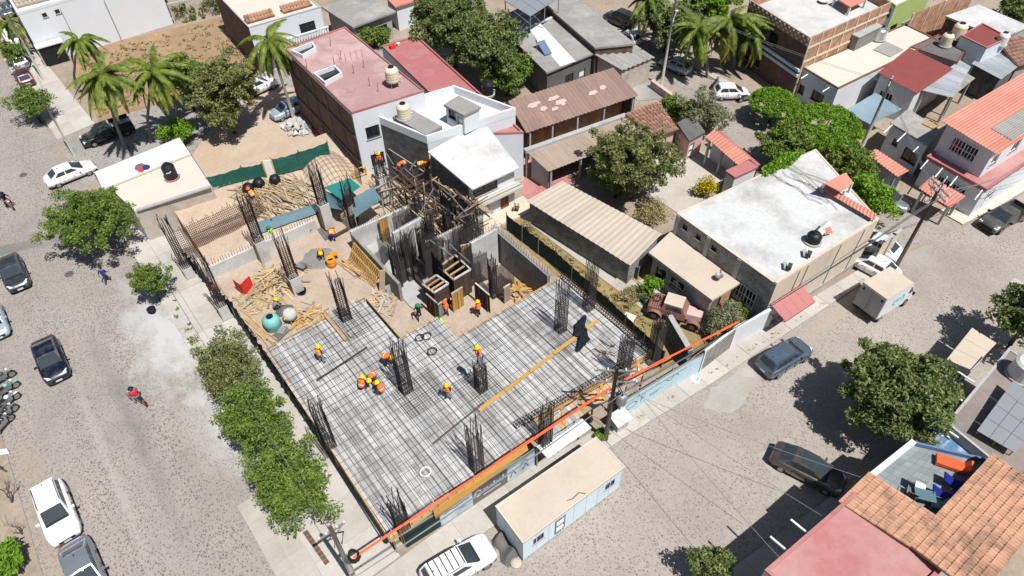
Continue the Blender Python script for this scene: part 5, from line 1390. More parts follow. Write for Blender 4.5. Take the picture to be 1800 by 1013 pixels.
bt = thing('black_plastic_sheet', 'crumpled black plastic sheet lying on the deck beside a column cage', 'plastic sheet')
vs, fs = [], []
n = 14; a, b = P(1018, 566, 3.05), P(1027, 612, 3.05); sd = Vector((1, 0.25, 0)).normalized()
for i in range(n + 1):
    for j in range(9):
        u, v = i / n, j / 8
        p = a.lerp(b, u) + sd * ((v - 0.5) * (1.25 + 0.25 * math.sin(u * 9)) + 0.12 * math.sin(u * 14))
        vs.append(p + Vector((0, 0, 0.12 + 0.16 * abs(math.sin(v * 8 + u * 5)) + random.uniform(0, 0.08) - (0.1 if j in (0, 8) else 0))))
for i in range(n):
    for j in range(8): fs.append((i * 9 + j, (i + 1) * 9 + j, (i + 1) * 9 + j + 1, i * 9 + j + 1))
MB().add(vs, fs).build('sheet', 'black_plastic', bt, smooth=True)

# --- fences
def mesh_fence(name, label, pts, h, m, post='metal_grey', step=2.0, wav=0.05, z0=0.05, cat='fence', thick=0.02):
    t = thing(name, label, cat)
    for a, b in zip(pts[:-1], pts[1:]):
        a, b = Vector((*a[:2], 0)), Vector((*b[:2], 0)); L = (b - a).length; n = max(1, round(L / step)); d = (b - a) / L; nr = Vector((-d.y, d.x, 0))
        for k in range(n):
            vs, fs = [], []; s = 8
            for i in range(s + 1):
                u = (k + i / s) / n; p = a.lerp(b, u)
                for j in range(5):
                    v = j / 4
                    w_ = wav * math.sin(i * 2.3 + j * 1.9 + k) * (0.4 + v)
                    sagz = -0.10 * math.sin(math.pi * i / s) * v
                    vs.append(p + nr * w_ + Vector((0, 0, z0 + h * v + sagz)))
            for i in range(s):
                for j in range(4): fs.append((i * 5 + j, (i + 1) * 5 + j, (i + 1) * 5 + j + 1, i * 5 + j + 1))
            MB().add(vs, fs).build('mesh_panel', m, t, smooth=True)
            p = a.lerp(b, k / n); MB().tube([(p.x, p.y, 0), (p.x, p.y, z0 + h + 0.2)], 0.04, 6).build('fence_post', post, t)
        MB().tube([(b.x, b.y, 0), (b.x, b.y, z0 + h + 0.2)], 0.04, 6).build('fence_post', post, t)
    return t
mesh_fence('mesh_fence', 'dark green shade mesh fence along the pavement below the deck', [(4.42, 17.5), (4.25, 34), (4.2, 41)], 2.5, 'mesh_cloth_dark', step=2.4, wav=0.1)
mesh_fence('mesh_fence', 'sagging dark mesh fence along the pavement by the retaining wall', [(4.2, 41.3), (3.4, 49.5)], 1.7, 'mesh_cloth_dark', step=2.2, wav=0.15)
mesh_fence('mesh_fence', 'bright green shade mesh fence across the back of the site', [P(372, 336, 2.1).xy, P(432, 318, 2.1).xy, P(468, 311, 2.1).xy], 1.5, 'mesh_cloth', step=2.6, z0=2.1)
mesh_fence('mesh_fence', 'bright green shade mesh fence from the white board to the brick building', [P(485, 309, 2.1).xy, P(532, 296, 2.1).xy, P(582, 278, 2.1).xy], 1.8, 'mesh_cloth', step=2.6, z0=2.1)
wb = thing('white_door_board', 'white board standing between two panels of green mesh', 'board')
a, b = P(470, 311, 2.1), P(485, 309, 2.1); MB().beam((a.x, a.y, 2.9), (b.x, b.y, 2.9), 0.06, 1.9).build('board', 'frame_white', wb)
for p in (a, b): MB().beam((p.x, p.y - 0.05, 1), (p.x, p.y - 0.05, 3.9), 0.08, 0.08).build('stud', 'plain_yellow', wb)
mesh_fence('mesh_fence', 'black mesh fence also standing for shaded ground between the site and the neighbour yard', [(27.0, 36.2), (27.3, 30), (27.0, 23.5), (26.6, 17.3)], 1.8, 'mesh_cloth_dark', step=2.0, wav=0.03)  # dark cloth also stands for the band of shadow along the mesh
# ---------------------------------------------------------------- hoarding along the street
def hoard(label, pa, pb, h, m, name='hoarding_banner', panels=1, text=None, z0=0.12):
    t = thing(name, label, 'banner')
    a, b = P(*pa), P(*pb); a.z = b.z = 0
    for k in range(panels):
        p, q = a.lerp(b, k / panels), a.lerp(b, (k + 0.99) / panels)
        MB().beam((p.x, p.y, z0 + h / 2), (q.x, q.y, z0 + h / 2), 0.05, h).build('panel', m, t)
    for k in range(panels + 1):
        p = a.lerp(b, k / panels); MB().beam((p.x, p.y + 0.1, 0), (p.x, p.y + 0.1, z0 + h), 0.08, 0.08).build('post', 'metal_grey', t)
    MB().beam((a.x, a.y - 0.02, z0 + h + 0.03), (b.x, b.y - 0.02, z0 + h + 0.03), 0.1, 0.06).build('top_rail', 'metal_grey', t)
    return t, a, b
def strokes(t, a, b, h, segs, m, w=0.06, z0=0.12):
    """flat printed strokes; coordinates run 0..1 along the banner and up it"""
    d = (b - a); n = Vector((d.y, -d.x, 0)).normalized()
    for line in segs:
        pts = [a + d * u + Vector((0, 0, z0 + v * h)) + n * 0.032 for u, v in line]
        for p, q in zip(pts[:-1], pts[1:]):
            MB().beam(p, q, w, 0.006, up=n).build('print_stroke', m, t)
hoard('dark green cloth covered hoarding at the street corner of the site', (716, 964), (776, 926), 1.9, 'mesh_cloth_dark', 'hoarding', 2)
t, a, b = hoard('grey blue banner with a faded wave picture on the hoarding', (776, 926), (832, 889), 1.9, 'banner_sky', panels=2)
strokes(t, a, b, 1.9, [[(0.15, 0.62), (0.3, 0.7), (0.5, 0.6), (0.75, 0.72), (0.9, 0.66)], [(0.1, 0.35), (0.4, 0.45), (0.8, 0.3)]], 'lettering_dark', 0.08)
t, a, b = hoard('dark grey banner with white script lettering on the hoarding', (832, 889), (892, 849), 1.9, 'banner_grey', panels=2)
strokes(t, a, b, 1.9, [[(0.24, 0.62), (0.18, 0.74), (0.08, 0.7), (0.06, 0.5), (0.14, 0.36), (0.27, 0.44)], [(0.30, 0.4), (0.33, 0.6), (0.37, 0.42), (0.41, 0.6), (0.45, 0.42)], [(0.48, 0.42), (0.52, 0.6), (0.56, 0.42)], [(0.6, 0.42), (0.62, 0.72)], [(0.67, 0.42), (0.7, 0.6), (0.74, 0.42), (0.78, 0.6), (0.81, 0.42)], [(0.86, 0.42), (0.88, 0.74)], [(0.3, 0.25), (0.8, 0.25)]], 'lettering_white', 0.07)
t, a, b = hoard('grey photographic banner with pale figures on the hoarding', (892, 849), (940, 817), 1.9, 'banner_sky', panels=2)
strokes(t, a, b, 1.9, [[(0.1, 0.15), (0.2, 0.6), (0.3, 0.2)], [(0.4, 0.5), (0.6, 0.75), (0.8, 0.55)], [(0.55, 0.2), (0.65, 0.5), (0.75, 0.2)]], 'lettering_dark', 0.1)
t, a, b = hoard('pale blue printed banner beside the utility pole', (1086, 740), (1206, 666), 2.1, 'banner_blue', panels=4)
strokes(t, a, b, 2.1, [[(0.12, 0.3), (0.08, 0.45), (0.12, 0.6), (0.2, 0.6), (0.24, 0.45), (0.2, 0.3), (0.12, 0.3)], [(0.3, 0.3), (0.3, 0.65), (0.36, 0.65)], [(0.3, 0.48), (0.35, 0.48)], [(0.42, 0.42), (0.6, 0.42)], [(0.64, 0.7), (0.7, 0.55), (0.76, 0.7)], [(0.8, 0.72), (0.84, 0.55)], [(0.02, 0.78), (0.95, 0.72)], [(0.42, 0.34), (0.55, 0.34)]], 'lettering_dark', 0.07)
hoard('pale blue end panel of the hoarding beside the white gate post', (1206, 666), (1226, 657), 2.1, 'banner_blue', 'hoarding', 1)
gt = thing('sliding_gate', 'dark grey sheet gate in a white frame beside the hoarding', 'gate')
a, b = P(1228, 655), P(1281, 614)
for k in range(5):
    p, q = a.lerp(b, (k + 0.02) / 5), a.lerp(b, (k + 0.98) / 5)
    MB().beam((p.x, p.y, 1.15), (q.x, q.y, 1.15), 0.05, 2.0).build('gate_panel', 'concrete_grey', gt)
for p in (a, b): MB().beam((p.x, p.y - 0.02, 0.0), (p.x, p.y - 0.02, 2.6), 0.12, 0.12).build('gate_post', 'frame_white', gt)
MB().beam((a.x, a.y, 2.5), (b.x, b.y, 2.5), 0.12, 0.14).build('lintel', 'frame_white', gt)
ww = thing('white_front_wall', 'white painted street wall between the gate and the maroon awning', 'wall')
a, b = P(1282, 613), P(1350, 576)
wall_side(ww, a, b, 0, 2.3, 2.3, 'plaster_white'); MB().beam((a.x, a.y + 0.05, 2.34), (b.x, b.y + 0.05, 2.34), 0.22, 0.1).build('coping', 'plaster_white', ww)
sw = thing('stone_pier', 'dark rubble stone garden wall beside the parked old truck', 'wall')
a, b = (28.0, 16.2), (29.3, 19.4)
n = 0
for k in range(9):
    for j in range(5):
        for s in (0,):
            p = Vector(a).lerp(Vector(b), (k + 0.5 + 0.3 * (j % 2)) / 9.6)
            MB().cbox((p.x + random.uniform(-.03, .03), p.y, 0.22 + j * 0.36), (0.5 + random.uniform(-.05, .08), 0.36, 0.33), 1.18 + random.uniform(-.1, .1)).build('stone', 'concrete_dark', sw)
MB().beam((a[0], a[1], 1.98), (b[0], b[1], 1.98), 0.4, 0.08).build('coping', 'concrete', sw)
aw = thing('pale_sheet_awning', 'pale pink white sheet awning hung over the pavement behind the office cabin', 'awning')
q4 = [P(963, 806, 2.2), P(1040, 752, 2.2), P(1023, 735, 2.6), P(943, 785, 2.6)]
for k in range(5):
    c = [q4[0].lerp(q4[1], k / 5), q4[0].lerp(q4[1], (k + 0.985) / 5), q4[3].lerp(q4[2], (k + 0.985) / 5), q4[3].lerp(q4[2], k / 5)]
    MB().prism([p.xy for p in c], [p.z - 0.05 for p in c], [p.z for p in c]).build('sheet', 'roof_white', aw)
for t_ in (0.02, 0.5, 0.98):
    p = q4[3].lerp(q4[2], t_); MB().beam((p.x, p.y, 0.0), (p.x, p.y, 2.5), 0.08, 0.08).build('post', 'metal_grey', aw)
    s = q4[0].lerp(q4[1], t_); MB().beam((s.x, s.y, 2.15), (p.x, p.y, 2.0), 0.06, 0.06).build('bracket', 'metal_grey', aw)
pr = thing('plank_ramp', 'broken concrete slabs laid as a ramp beside the kerb', 'ramp')
for k in range(5):
    a = P(1122 + 14 * k, 731 - 9 * k); MB().cbox((a.x, a.y, 0.09), (0.7, 1.1, 0.1), -0.1 + random.uniform(-.05, .05)).build('slab', 'pavement', pr)
bg_ = thing('cement_bag', 'white and teal cement bag lying on the road by the kerb', 'bag', P(1222, 668), 0.5)
mb = MB()
mb.lathe([(0.05, 0.0), (0.34, 0.04), (0.38, 0.1), (0.34, 0.16), (0.05, 0.19)], 10); mb.build('sack', 'plaster_white', bg_)
MB().cbox((0.02, -0.12, 0.185), (0.35, 0.2, 0.02)).build('print_band', 'tank_teal', bg_)

# ---------------------------------------------------------------- site office cabin
cb = thing('site_office', 'long pale blue site office cabin with a dusty flat roof on the street', 'cabin')
q = corners((870, 890), (1048, 768), (1099, 821), (919, 956), 2.62)
poly = [p.xy for p in q]; wp = inset(poly, 0.06)
opsS = ((0.75, 1.15, 0.75, 0.6, 'dark'), (2.35, 0.12, 0.8, 1.9, 'steel'), (6.3, 1.15, 0.75, 0.6, 'dark'))
for i in range(4): wall_side(cb, wp[i], wp[(i + 1) % 4], 0.12, 2.5, 2.5, 'container_blue', opsS if i == 0 else (), depth=0.05)
MB().prism(poly, 2.5, 2.62).build('roof', 'roof_dusty', cb)
MB().prism(inset(poly, 0.2), 0.0, 0.13).build('skid', 'metal_grey', cb)
d = (poly[1] - poly[0]); L = d.length; d = d / L
for k in range(9):
    p = wp[0] + d * (0.02 + k * (L - 0.2) / 8); MB().box(p.x - 0.02, p.x + 0.03, p.y - 0.02, p.y + 0.01, 0.13, 2.5).build('seam', 'plaster_blue', cb)
for k in range(4):
    p = wp[3].lerp(wp[0], k / 3); MB().box(p.x - 0.02, p.x + 0.01, p.y - 0.03, p.y + 0.03, 0.13, 2.5).build('seam', 'plaster_blue', cb)
MB().ring(poly, 0.08, 2.6, 2.66).build('roof_rim', 'roof_cream', cb)
c = thing('roof_cable', 'loose dark cable lying on the dusty roof of the office cabin', 'cable')
MB().tube([P(997, 880, 2.67), P(1007, 877, 2.67), P(1018, 866, 2.67), P(1029, 868, 2.67)], 0.02, 5).build('cable', 'black_rubber', c)
jt = thing('junk_tarpaulin', 'crumpled olive grey tarpaulin over junk against the cabin end', 'tarpaulin')
vs, fs = [], []; n = 16; a, b = P(873, 940), P(905, 985)
for i in range(n + 1):
    for j in range(11):
        u, v = i / n, j / 10
        p = a.lerp(b, u) + Vector((1, 0.2, 0)) * ((v - 0.5) * (0.9 + 0.5 * u + 0.2 * math.sin(u * 11)))
        z = 0.75 * math.sin(math.pi * v) * (0.6 + 0.4 * math.sin(u * 7 + 1)) * min(1, 6 * u, 6 * (1 - u)) + random.uniform(0, 0.1)
        vs.append((p.x, p.y, max(0.02, z)))
for i in range(n):
    for j in range(10): fs.append((i * 11 + j, (i + 1) * 11 + j, (i + 1) * 11 + j + 1, i * 11 + j + 1))
MB().add(vs, fs).build('sheet', 'concrete_dark', jt, smooth=True)
MB().lathe([(0.05, 0), (0.3, 0.03), (0.33, 0.2), (0.2, 0.3), (0.05, 0.33)], 10, tuple(P(907, 992))).build('sack', 'roof_dusty', jt)

# ---------------------------------------------------------------- clutter in the court
def lumber(name, label, cx, cy, rx, ry, n, z, lmin, lmax, mats, cat='lumber', ang=None, spread=1.6, hmax=0.7, w=(0.08, 0.2), round_=False, zfun=None):
    t = thing(name, label, cat)
    for k in range(n):
        a = random.uniform(0, 2 * math.pi); rr = random.random() ** 0.6
        x, y = cx + rx * rr * math.cos(a), cy + ry * rr * math.sin(a)
        th = (ang if ang is not None else 0) + random.uniform(-spread, spread)
        L = random.uniform(lmin, lmax)
        zz = (zfun(x, y) if zfun else z) + 0.05 + random.uniform(0, hmax) * (1 - rr)
        dz = random.uniform(-0.12, 0.12) * L
        p, q = Vector((x - math.cos(th) * L / 2, y - math.sin(th) * L / 2, max(zz - dz / 2, 0.08))), Vector((x + math.cos(th) * L / 2, y + math.sin(th) * L / 2, max(zz + dz / 2, 0.08)))
        m = random.choice(mats)
        if zfun: p.z, q.z = max(p.z, zfun(p.x, p.y) + 0.05), max(q.z, zfun(q.x, q.y) + 0.05)
        if round_: MB().tube([p, q], random.uniform(*w) / 2, 5).build('timber_pole', m, t)
        else: MB().beam(p, q, random.uniform(*w), random.uniform(0.03, 0.07)).build('plank', m, t)
    return t
lumber('scrap_timber_heap', 'large heap of jumbled scrap timber beside the column stub', 7.9, 42.6, 2.3, 2.0, 150, 0.06, 0.5, 2.2, ('plank_old', 'plank_old', 'plank_new', 'bamboo'))
lumber('scrap_timber_heap', 'scattered scrap boards lying in front of the retaining wall', 5.8, 42.2, 1.4, 1.6, 40, 0.06, 0.4, 1.4, ('plank_old', 'bamboo'), hmax=0.25)
lumber('scrap_timber_heap', 'orange boards heaped by the deck edge near the concrete mixer', 8.7, 38.0, 1.2, 1.2, 45, 0.06, 0.6, 1.8, ('plank_new', 'plank_gold', 'plank_old'), hmax=0.45)
lumber('long_board_stack', 'long pale boards piled behind the pavement fence', 5.0, 39.0, 0.5, 1.4, 14, 0.06, 2.2, 3.2, ('plank_new', 'plank_old'), ang=1.75, spread=0.15, hmax=0.3)
lumber('long_board_stack', 'long boards stacked on the ground beside the leaning pallet', 13.9, 40.2, 0.6, 1.0, 16, 0.06, 2.4, 3.4, ('plank_new', 'plank_new', 'plank_old'), ang=1.75, spread=0.12, hmax=0.35)
lumber('scrap_timber_heap', 'reddish scrap timber strewn beneath the dark pit wall', 23.0, 29.5, 0.9, 1.8, 60, 0.16, 0.7, 1.8, ('plank_new', 'plank_old', 'plank_gold'), hmax=0.6)
lumber('scrap_timber_heap', 'loose boards and battens lying around the deck step', 13.7, 35.4, 1.4, 1.6, 36, 0.06, 0.8, 2.4, ('plank_old', 'plank_pale', 'plank_new'), hmax=0.3)
lumber('scrap_timber_heap', 'yellowed timber offcuts piled outside the deck by the yard fence', 26.0, 19.6, 0.45, 1.6, 40, 0.02, 0.5, 1.2, ('bamboo', 'plank_old', 'plank_gold'), hmax=0.9)
lumber('pole_stack', 'wide spread of dry timber poles laid down the earth bank', 12.6, 51.2, 2.9, 2.4, 170, 1.3, 1.2, 2.6, ('bamboo', 'bamboo', 'plank_old'), ang=1.75, spread=0.55, hmax=0.45, w=(0.08, 0.14), round_=True, zfun=terrain_z)
lumber('pole_stack', 'bundle of grey poles stacked below the green mesh fence', 9.6, 55.4, 1.6, 0.6, 30, 1.6, 2.2, 3.4, ('plank_pale', 'bamboo', 'plank_old'), ang=-0.1, spread=0.15, hmax=0.6, w=(0.08, 0.16), round_=True, zfun=terrain_z)
lumber('pole_stack', 'loose branches and poles mixed with debris on the earth bank', 10.6, 52.0, 1.4, 2.2, 60, 1.5, 0.6, 1.6, ('bamboo', 'plank_dark', 'plank_old'), spread=1.6, hmax=0.4, w=(0.05, 0.1), round_=True, zfun=terrain_z)
for (px, py, lab) in ((436, 331, 'black rubbish bag on the poles by the green mesh'), (455, 322, 'grey rubbish bag beside the black one on the poles'), (483, 316, 'large black bundle under the white board')):
    c = thing('rubbish_bag', lab, 'bag', P(px, py, 2.3))
    mb = MB(); mb.lathe([(0.05, -0.3), (0.45, -0.2), (0.55, 0.1), (0.35, 0.4), (0.1, 0.5)], 9)
    mb.v = [(x * random.uniform(.85, 1.15), y * random.uniform(.85, 1.15), z) for x, y, z in mb.v]; mb.build('sack', 'black_plastic', c, smooth=True)
pt = thing('leaning_pallet', 'slatted timber shutter frame leaning against the dark pit wall', 'pallet')
a, b = P(612, 496), P(668, 548)
A0, A1 = Vector((13.6, 38.0, 0.1)), Vector((14.0, 41.9, 0.1)); off = Vector((1.15, 0, 1.75))
A0, A1 = Vector((14.2, 37.2, 0.1)), Vector((14.2, 41.4, 0.1)); off = Vector((0.85, 0, 1.6))
for k in range(17):
    p = A0.lerp(A1, k / 16); MB().beam(p, p + off, 0.12, 0.05, up=Vector((-1, 0, .5))).build('slat', 'plank_gold', pt)
for s in (0.08, 0.5, 0.92): MB().beam(A0 + off * s + Vector((0.05, 0, 0)), A1 + off * s + Vector((0.05, 0, 0)), 0.1, 0.06).build('rail', 'plank_new', pt)
pl = thing('propped_plank', 'wide grey plank propped upright at the end of the pallet', 'plank')
MB().beam((14.6, 36.6, 0.1), (14.95, 36.5, 2.3), 0.5, 0.06, up=Vector((0, -1, 0.1))).build('plank', 'plank_old', pl)
MB().beam((14.9, 36.0, 0.1), (15.0, 36.1, 0.9), 0.4, 0.06, up=Vector((0, -1, 0.1))).build('plank', 'plank_pale', pl)
rbd = thing('red_board', 'bright red folded board standing amid the scrap timber', 'board')
a, b, c2 = P(418, 512), P(432, 522), P(447, 507)
for (s, e) in ((a, b), (b, c2)): MB().beam((s.x, s.y, 0.7), (e.x, e.y, 0.7), 0.04, 1.3).build('panel', 'plain_red', rbd)
MB().beam((b.x, b.y, 1.4), (c2.x, c2.y, 1.4), 0.08, 0.06).build('rim', 'plain_red', rbd)
tk = thing('teal_tank', 'dusty teal plastic water tank standing in the court', 'tank', P(481, 575), 0)
MB().lathe([(0.62, 0), (0.68, 0.1), (0.66, 0.5), (0.68, 0.55), (0.66, 0.9), (0.5, 1.12), (0.26, 1.2)], 20).build('shell', 'tank_teal', tk, smooth=True)
MB().lathe([(0.26, 1.19), (0.27, 1.26), (0.2, 1.27)], 16).build('neck', 'black_plastic', tk)
mx = thing('concrete_mixer', 'grey drum concrete mixer on a frame beside the teal tank', 'mixer', P(514, 566), 0.5)
MB().lathe([(0.2, 0.45), (0.5, 0.6), (0.55, 0.95), (0.42, 1.2), (0.38, 1.22)], 16).build('drum', 'concrete_pale', mx, smooth=True)
MB().lathe([(0.37, 1.2), (0.3, 1.1), (0.05, 1.0)], 14).build('drum_mouth', 'concrete_dark', mx)
for (x, y) in ((-0.45, -0.35), (0.45, -0.35), (0.0, 0.5)): MB().beam((x, y, 0), (x * 0.5, y * 0.5, 0.75), 0.07, 0.07).build('leg', 'metal_grey', mx)
MB().beam((-0.7, 0, 0.95), (0.7, 0, 0.95), 0.06, 0.06).build('yoke', 'plain_yellow', mx)
sp = thing('cement_sack', 'dark grey folded sheet and sacks beside the teal tank', 'sack', P(493, 590))
MB().cbox((0, 0, 0.12), (1.4, 0.8, 0.16), 0.4).build('sack', 'concrete_dark', sp); MB().cbox((0.3, 0.2, 0.25), (0.8, 0.5, 0.12), 0.7).build('sack', 'concrete_grey', sp)
rp = thing('debris_pile', 'dark pile of crushed gravel by the concrete mixer', 'pile', P(502, 548))
mb = MB(); mb.lathe([(0.75, 0), (0.6, 0.18), (0.35, 0.36), (0.08, 0.44)], 14); mb.v = [(x * random.uniform(.85, 1.15), y * random.uniform(.85, 1.15), z) for x, y, z in mb.v]; mb.build('gravel', 'concrete_dark', rp)
dr = thing('orange_drum', 'open orange drum with a bent lid standing in the court', 'drum', P(584, 468))
MB().lathe([(0.36, 0), (0.38, 0.02), (0.37, 0.3), (0.39, 0.33), (0.37, 0.36), (0.37, 0.62), (0.39, 0.65), (0.37, 0.68), (0.37, 0.95), (0.33, 0.95), (0.33, 0.6)], 18).build('shell', 'plain_orange', dr, smooth=True)
MB().lathe([(0.325, 0.6), (0.05, 0.6)], 16).build('inside', 'black_plastic', dr)
MB().add([(0.2, 0.3, 0.9), (0.85, 0.25, 0.55), (0.95, 0.75, 0.5), (0.35, 0.75, 0.95), (0.2, 0.3, 0.87), (0.85, 0.25, 0.52), (0.95, 0.75, 0.47), (0.35, 0.75, 0.92)], BOXF).build('lid', 'plain_orange', dr)
wc = thing('cement_patch', 'grey pool of mixed wet cement on the court floor', 'cement')
mb = MB(); c = P(560, 455); mb.lathe([(1.35, 0.09), (1.1, 0.16), (0.6, 0.2), (0.05, 0.21)], 20, (c.x, c.y, 0)); mb.v = [(c.x + (x - c.x) * random.uniform(.85, 1.15), c.y + (y - c.y) * random.uniform(.85, 1.15), z) for x, y, z in mb.v]; mb.build('cement', 'wet_cement', wc)
db = thing('black_tub', 'black rubber mixing tub with pale liquid inside', 'tub', P(531, 516))
MB().lathe([(0.3, 0), (0.42, 0.35), (0.38, 0.36), (0.3, 0.12)], 18).build('tub', 'black_rubber', db); MB().lathe([(0.31, 0.2), (0.05, 0.2)], 16).build('liquid', 'plaster_grey', db)
def barrow(label, p, rz):
    t = thing('wheelbarrow', label, 'wheelbarrow', p, rz)
    MB().add([(-0.4, -0.3, 0.6), (0.45, -0.3, 0.55), (0.45, 0.3, 0.55), (-0.4, 0.3, 0.6), (-0.2, -0.18, 0.3), (0.3, -0.18, 0.3), (0.3, 0.18, 0.3), (-0.2, 0.18, 0.3)], ((4, 5, 6, 7), (0, 4, 7, 3), (1, 2, 6, 5), (0, 1, 5, 4), (3, 7, 6, 2))).build('tray', 'metal_grey', t)
    for s in (-1, 1):
        MB().tube([(0.75, s * 0.06, 0.2), (0.1, s * 0.2, 0.3), (-0.9, s * 0.28, 0.6)], 0.025, 6).build('handle', 'rebar_rust', t); MB().tube([(-0.2, s * 0.2, 0.35), (-0.3, s * 0.22, 0.0)], 0.025, 6).build('leg', 'rebar_rust', t)
    MB().tube([(0.75, -0.05, 0.2), (0.75, 0.05, 0.2)], 0.2, 14).build('wheel', 'black_rubber', t)
barrow('wheelbarrow parked beside the column stub near the slate membrane', P(552, 402), 0.6)
barrow('wheelbarrow standing behind the slanting rebar cage', P(533, 475), 2.0)
bx = thing('cable_trough', 'dark grey timber trough lying near the orange vested worker', 'trough')
for s in (0, 1, 2): MB().beam(P(560 + s * 5, 403 - s * 3, 0.15), P(574 + s * 5, 421 - s * 3, 0.15), 0.26, 0.1).build('plank', 'concrete_dark', bx)
MB().beam(P(588, 415, 0.3), P(612, 402, 0.3), 0.2, 0.2).build('beam', 'plank_dark', bx)
tr = thing('steel_trestle', 'black steel trestle frame standing between the deck and the pallet', 'trestle')
for k in range(3):
    MB().beam(P(640 + k * 5, 552 - k * 3, 0.7), P(658 + k * 5, 572 - k * 3, 0.7), 0.08, 0.08).build('rail', 'frame_dark', tr)
for (px, py) in ((634, 556), (650, 545), (654, 578), (670, 566)):
    p = P(px, py, 0.7); MB().tube([(p.x, p.y, 0.05), (p.x, p.y, 0.75)], 0.04, 6).build('leg', 'frame_dark', tr)
MB().beam(P(632, 557, 0.75), P(652, 544, 0.75), 0.08, 0.08).build('rail', 'frame_dark', tr); MB().beam(P(652, 579, 0.75), P(672, 566, 0.75), 0.08, 0.08).build('rail', 'frame_dark', tr)
lr = thing('wire_ladder', 'rebar ladder lying on the ground behind the pavement fence', 'ladder')
for s in (0, 1): rebar(lr, P(437 + 14 * s, 574 - 5 * s, 0.12), P(450 + 14 * s, 600 - 5 * s, 0.12), 0.025, name='rail')
for k in range(7): rebar(lr, P(437 + 2 * k, 574 + 4 * k, 0.13), P(451 + 2 * k, 569 + 4 * k, 0.13), 0.02, name='rung')
for (px, py, w_, d_, lab) in ((1103, 565, 0.9, 0.75, 'beige cube crate standing on the ground beside the yard fence'),):
    c = thing('site_crate', lab, 'crate', P(px, py + 8), 0.4)
    MB().cbox((0, 0, 0.42), (w_, d_, 0.84)).build('box_body', 'roof_dusty', c); MB().cbox((0, 0, 0.88), (w_ + 0.1, d_ + 0.1, 0.08)).build('lid', 'roof_cream', c)
    for s in (-1, 1): MB().cbox((s * w_ * 0.4, -d_ / 2 - 0.02, 0.42), (0.1, 0.04, 0.84)).build('cleat', 'plank_old', c)
# ---------------------------------------------------------------- vehicles
for nm, c, mt in (('paint_white', (0.74, 0.74, 0.74), 0), ('paint_navy', (0.006, 0.009, 0.028), 0.3), ('paint_grey', (0.05, 0.054, 0.062), 0.5), ('paint_silver', (0.32, 0.345, 0.37), 0.6),
                  ('paint_steel', (0.10, 0.145, 0.20), 0.5), ('paint_black', (0.01, 0.01, 0.011), 0.0), ('paint_wine', (0.07, 0.01, 0.02), 0.2), ('paint_sky', (0.36, 0.45, 0.53), 0.3), ('paint_bronze', (0.085, 0.078, 0.072), 0.5),
                  ('paint_dusty', (0.075, 0.072, 0.068), 0.1), ('paint_rust', (0.23, 0.11, 0.085), 0.0), ('paint_red', (0.45, 0.015, 0.015), 0.0)):
    paint(nm, c, 0.28 if nm != 'paint_rust' else 0.6, 0.7 if nm not in ('paint_rust', 'paint_dusty') else 0.1, mt)
plain('tail_red', (0.45, 0.01, 0.012), var=0.1, bump=0, rough=0.25)
plain('lamp_clear', (0.62, 0.64, 0.66), var=0.1, bump=0, rough=0.15, spec=0.7)
plain('trim_black', (0.018, 0.018, 0.018), var=0.2, bump=0, rough=0.6)
plain('plate_white', (0.6, 0.6, 0.58), var=0.1, bump=0)
CAR = {
    'sedan': dict(L=4.55, W=1.80, zt=[(-2.275, .62), (-2.2, .86), (-1.6, .97), (-.6, .96), (1.0, .95), (1.6, .86), (2.1, .74), (2.275, .52)], cab=(-1.85, -1.02, 0.28, 1.12), H=1.44, belt=0.93),
    'suv': dict(L=4.40, W=1.84, zt=[(-2.2, .70), (-2.15, 1.02), (-1.6, 1.07), (-.6, 1.06), (0.9, 1.05), (1.5, 1.0), (2.0, .90), (2.2, .60)], cab=(-2.12, -1.78, 0.25, 1.02), H=1.66, belt=1.04),
    'hatch': dict(L=3.85, W=1.68, zt=[(-1.925, .62), (-1.88, .92), (-1.3, .97), (-.4, .96), (0.85, .95), (1.35, .90), (1.75, .76), (1.925, .52)], cab=(-1.86, -1.45, 0.2, 0.98), H=1.5, belt=0.93),
    'van': dict(L=4.6, W=1.86, zt=[(-2.3, .80), (-2.26, 1.08), (-1.6, 1.1), (-.6, 1.1), (1.0, 1.08), (1.6, 1.02), (2.1, .9), (2.3, .6)], cab=(-2.26, -2.05, 0.4, 1.15), H=1.85, belt=1.06),
}
car_cache = {}
